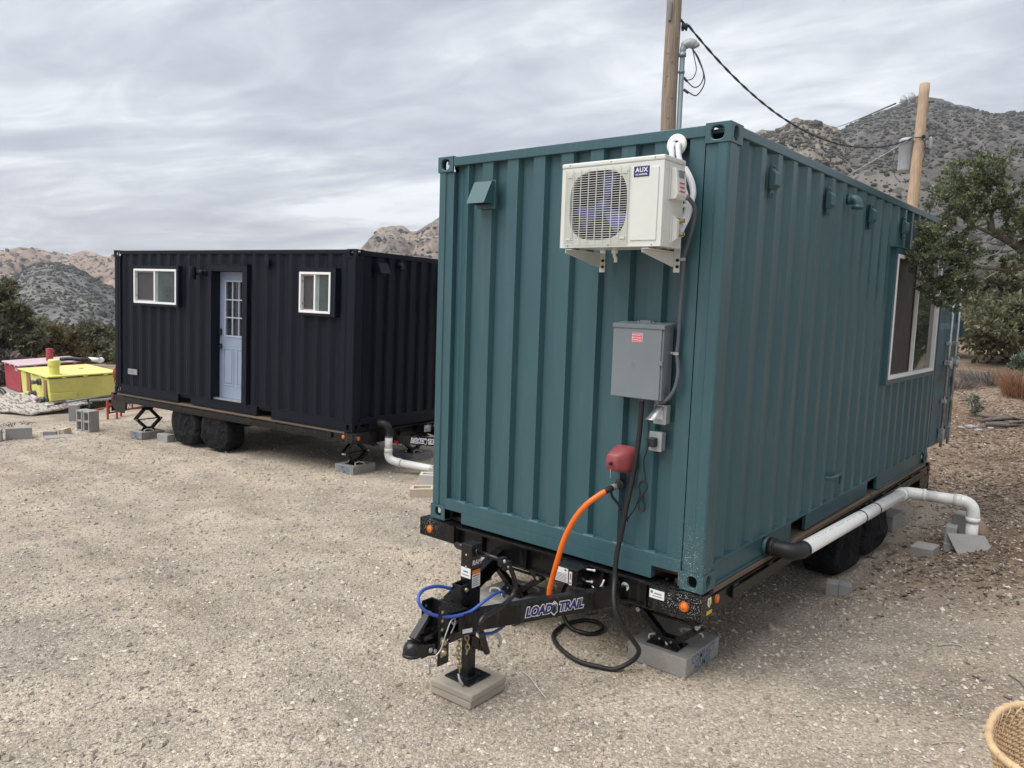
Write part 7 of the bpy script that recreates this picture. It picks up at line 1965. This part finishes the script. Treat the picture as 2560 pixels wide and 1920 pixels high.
# ------------------------------------------------------------------ wicker chair at the lower right
def chair():
    base = (2.040, -1.150, gz(2.0, -1.16)); t = thing('wicker_chair', 'golden wicker tub chair cut off by the lower right corner of the photo', 'chair', base)
    zt, zs = .300, -.20; cx, cy = 2.040, -1.150
    def pt(a, q, ins=0):
        """a = angle round the tub (0 = open front, +x), q = 0 seat .. 1 rim"""
        b = abs(((a + math.pi) % (2 * math.pi)) - math.pi)
        top = zt - .26 * sm(np.array((1.15 - b) / .9)).item()
        rr_ = .235 + .095 * q ** 1.4 - ins
        # squarer back corner
        sq = (abs(math.cos(a)) ** 2.6 + abs(math.sin(a)) ** 2.6) ** (-1 / 2.6)
        return Vector((cx + rr_ * math.cos(a) * sq, cy + rr_ * math.sin(a) * sq, zs + (top - zs) * q))
    A = [R(28) + R(304) * k / 90 for k in range(91)]
    f = MB(); f.tube([pt(a, 1) for a in A], .0140, 12); rim = rel(f, base).build('rim', 'cane', t)
    f = MB()
    for k in range(0, 90, 3):
        p0, p1 = pt(A[k], 1.0), pt(A[k + 1], 1.0); d = (p1 - p0).normalized(); s = d.orthogonal().normalized(); w = d.cross(s)
        f.tube([p0 + d * .007 * (q / 8) + (s * math.cos(q * .8) + w * math.sin(q * .8)) * .0155 for q in range(9)], .0026, 5)
        for sg in (-1, 1):
            f.tube(spline([pt(A[k], 1.0, .014), pt(A[min(90, max(0, k + sg * 2))], .93, .006), pt(A[min(90, max(0, k + sg * 4))], .86, .004)], 4), .0026, 5)
    rel(f, base).build('rim_binding', 'cane', t)
    f = MB()
    for j in range(46):
        q = .05 + .89 * j / 45; P = []
        for k in range(len(A)):
            P.append(pt(A[k], q, .004 * (1 if (k + j) % 2 else -1)))
        f.tube(P, .0042, 6)
    rel(f, base).build('weave', 'cane', t)
    f = MB()
    for k in range(0, 91, 2):
        f.tube([pt(A[k], q / 8) for q in range(9)], .0036, 5)
        if k % 6 == 0:
            f.tube([pt(A[k], .86), pt(A[min(90, k + 2)], .94), pt(A[min(90, k + 3)], 1.0, .010)], .003, 5)
    rel(f, base).build('stake', 'cane_dark', t)
    f = MB(); n = 28
    f.lathe([(0, .0), (.18, .0), (.232, -.012), (.232, -.04), (0, -.04)], (cx, cy, zs), Z_, n); rel(f, base).build('seat', 'cane', t)
    for a in (45, 135, 225, 315):
        f = MB(); x, y = cx + .215 * math.cos(R(a)), cy + .215 * math.sin(R(a)); f.tube([(x - .03 * math.cos(R(a)), y - .03 * math.sin(R(a)), zs - .02), (x, y, gz(x, y) - .004)], [.018, .016], 10); rel(f, base).build('leg', 'cane', t)
chair()
# sticks and odd stones in the foreground right
def stick(label, pts, r, mt='deadwood'):
    f = MB(); limb(f, [(x, y, gz(x, y) + r * .8) for x, y in pts], r, r * .4, 4, 6); solo(f, 'stick', mt, (pts[0][0], pts[0][1], gz(*pts[0])), label, 'stick', 'bleached sticks on the right foreground')
stick('curved bleached stick on the gravel, further from the wicker chair', [(1.06, 1.55), (1.13, 1.60), (1.20, 1.58), (1.22, 1.50)], .010)
stick('thin grey twig left of the wicker chair rim', [(1.30, .20), (1.36, .26), (1.44, .30)], .006)
stick('short dark twig above the wicker chair', [(1.52, 1.25), (1.58, 1.20), (1.63, 1.10)], .007, 'bark')
stick('long dry stick lying across the litter bank', [(.95, 6.6), (1.1, 6.9), (1.25, 7.0), (1.4, 7.2)], .010, 'bark')
for o in list(S.objects):
    if o.type == 'MESH' and o.parent is None and o.get('kind') is None and o.get('label') is None:
        print('UNTAGGED', o.name)
# ------------------------------------------------------------------ the air between the yard and the mountains
hz = MB(); hz.box((-2600, -2600, -80), (2600, 2600, 150)); m_, nt_, bs_n = base_mat('haze_air'); nt_.nodes.remove(bs_n)
pv = _n(nt_, 'ShaderNodeVolumePrincipled'); pv.inputs['Density'].default_value = HAZE; pv.inputs['Color'].default_value = (.86, .90, .96, 1); pv.inputs['Anisotropy'].default_value = .2
nt_.links.new(pv.outputs[0], nt_.nodes['Material Output'].inputs['Volume'])
h_ = hz.build('haze', m_); h_['kind'] = 'stuff'; h_['label'] = 'thin haze in the air before the mountains'
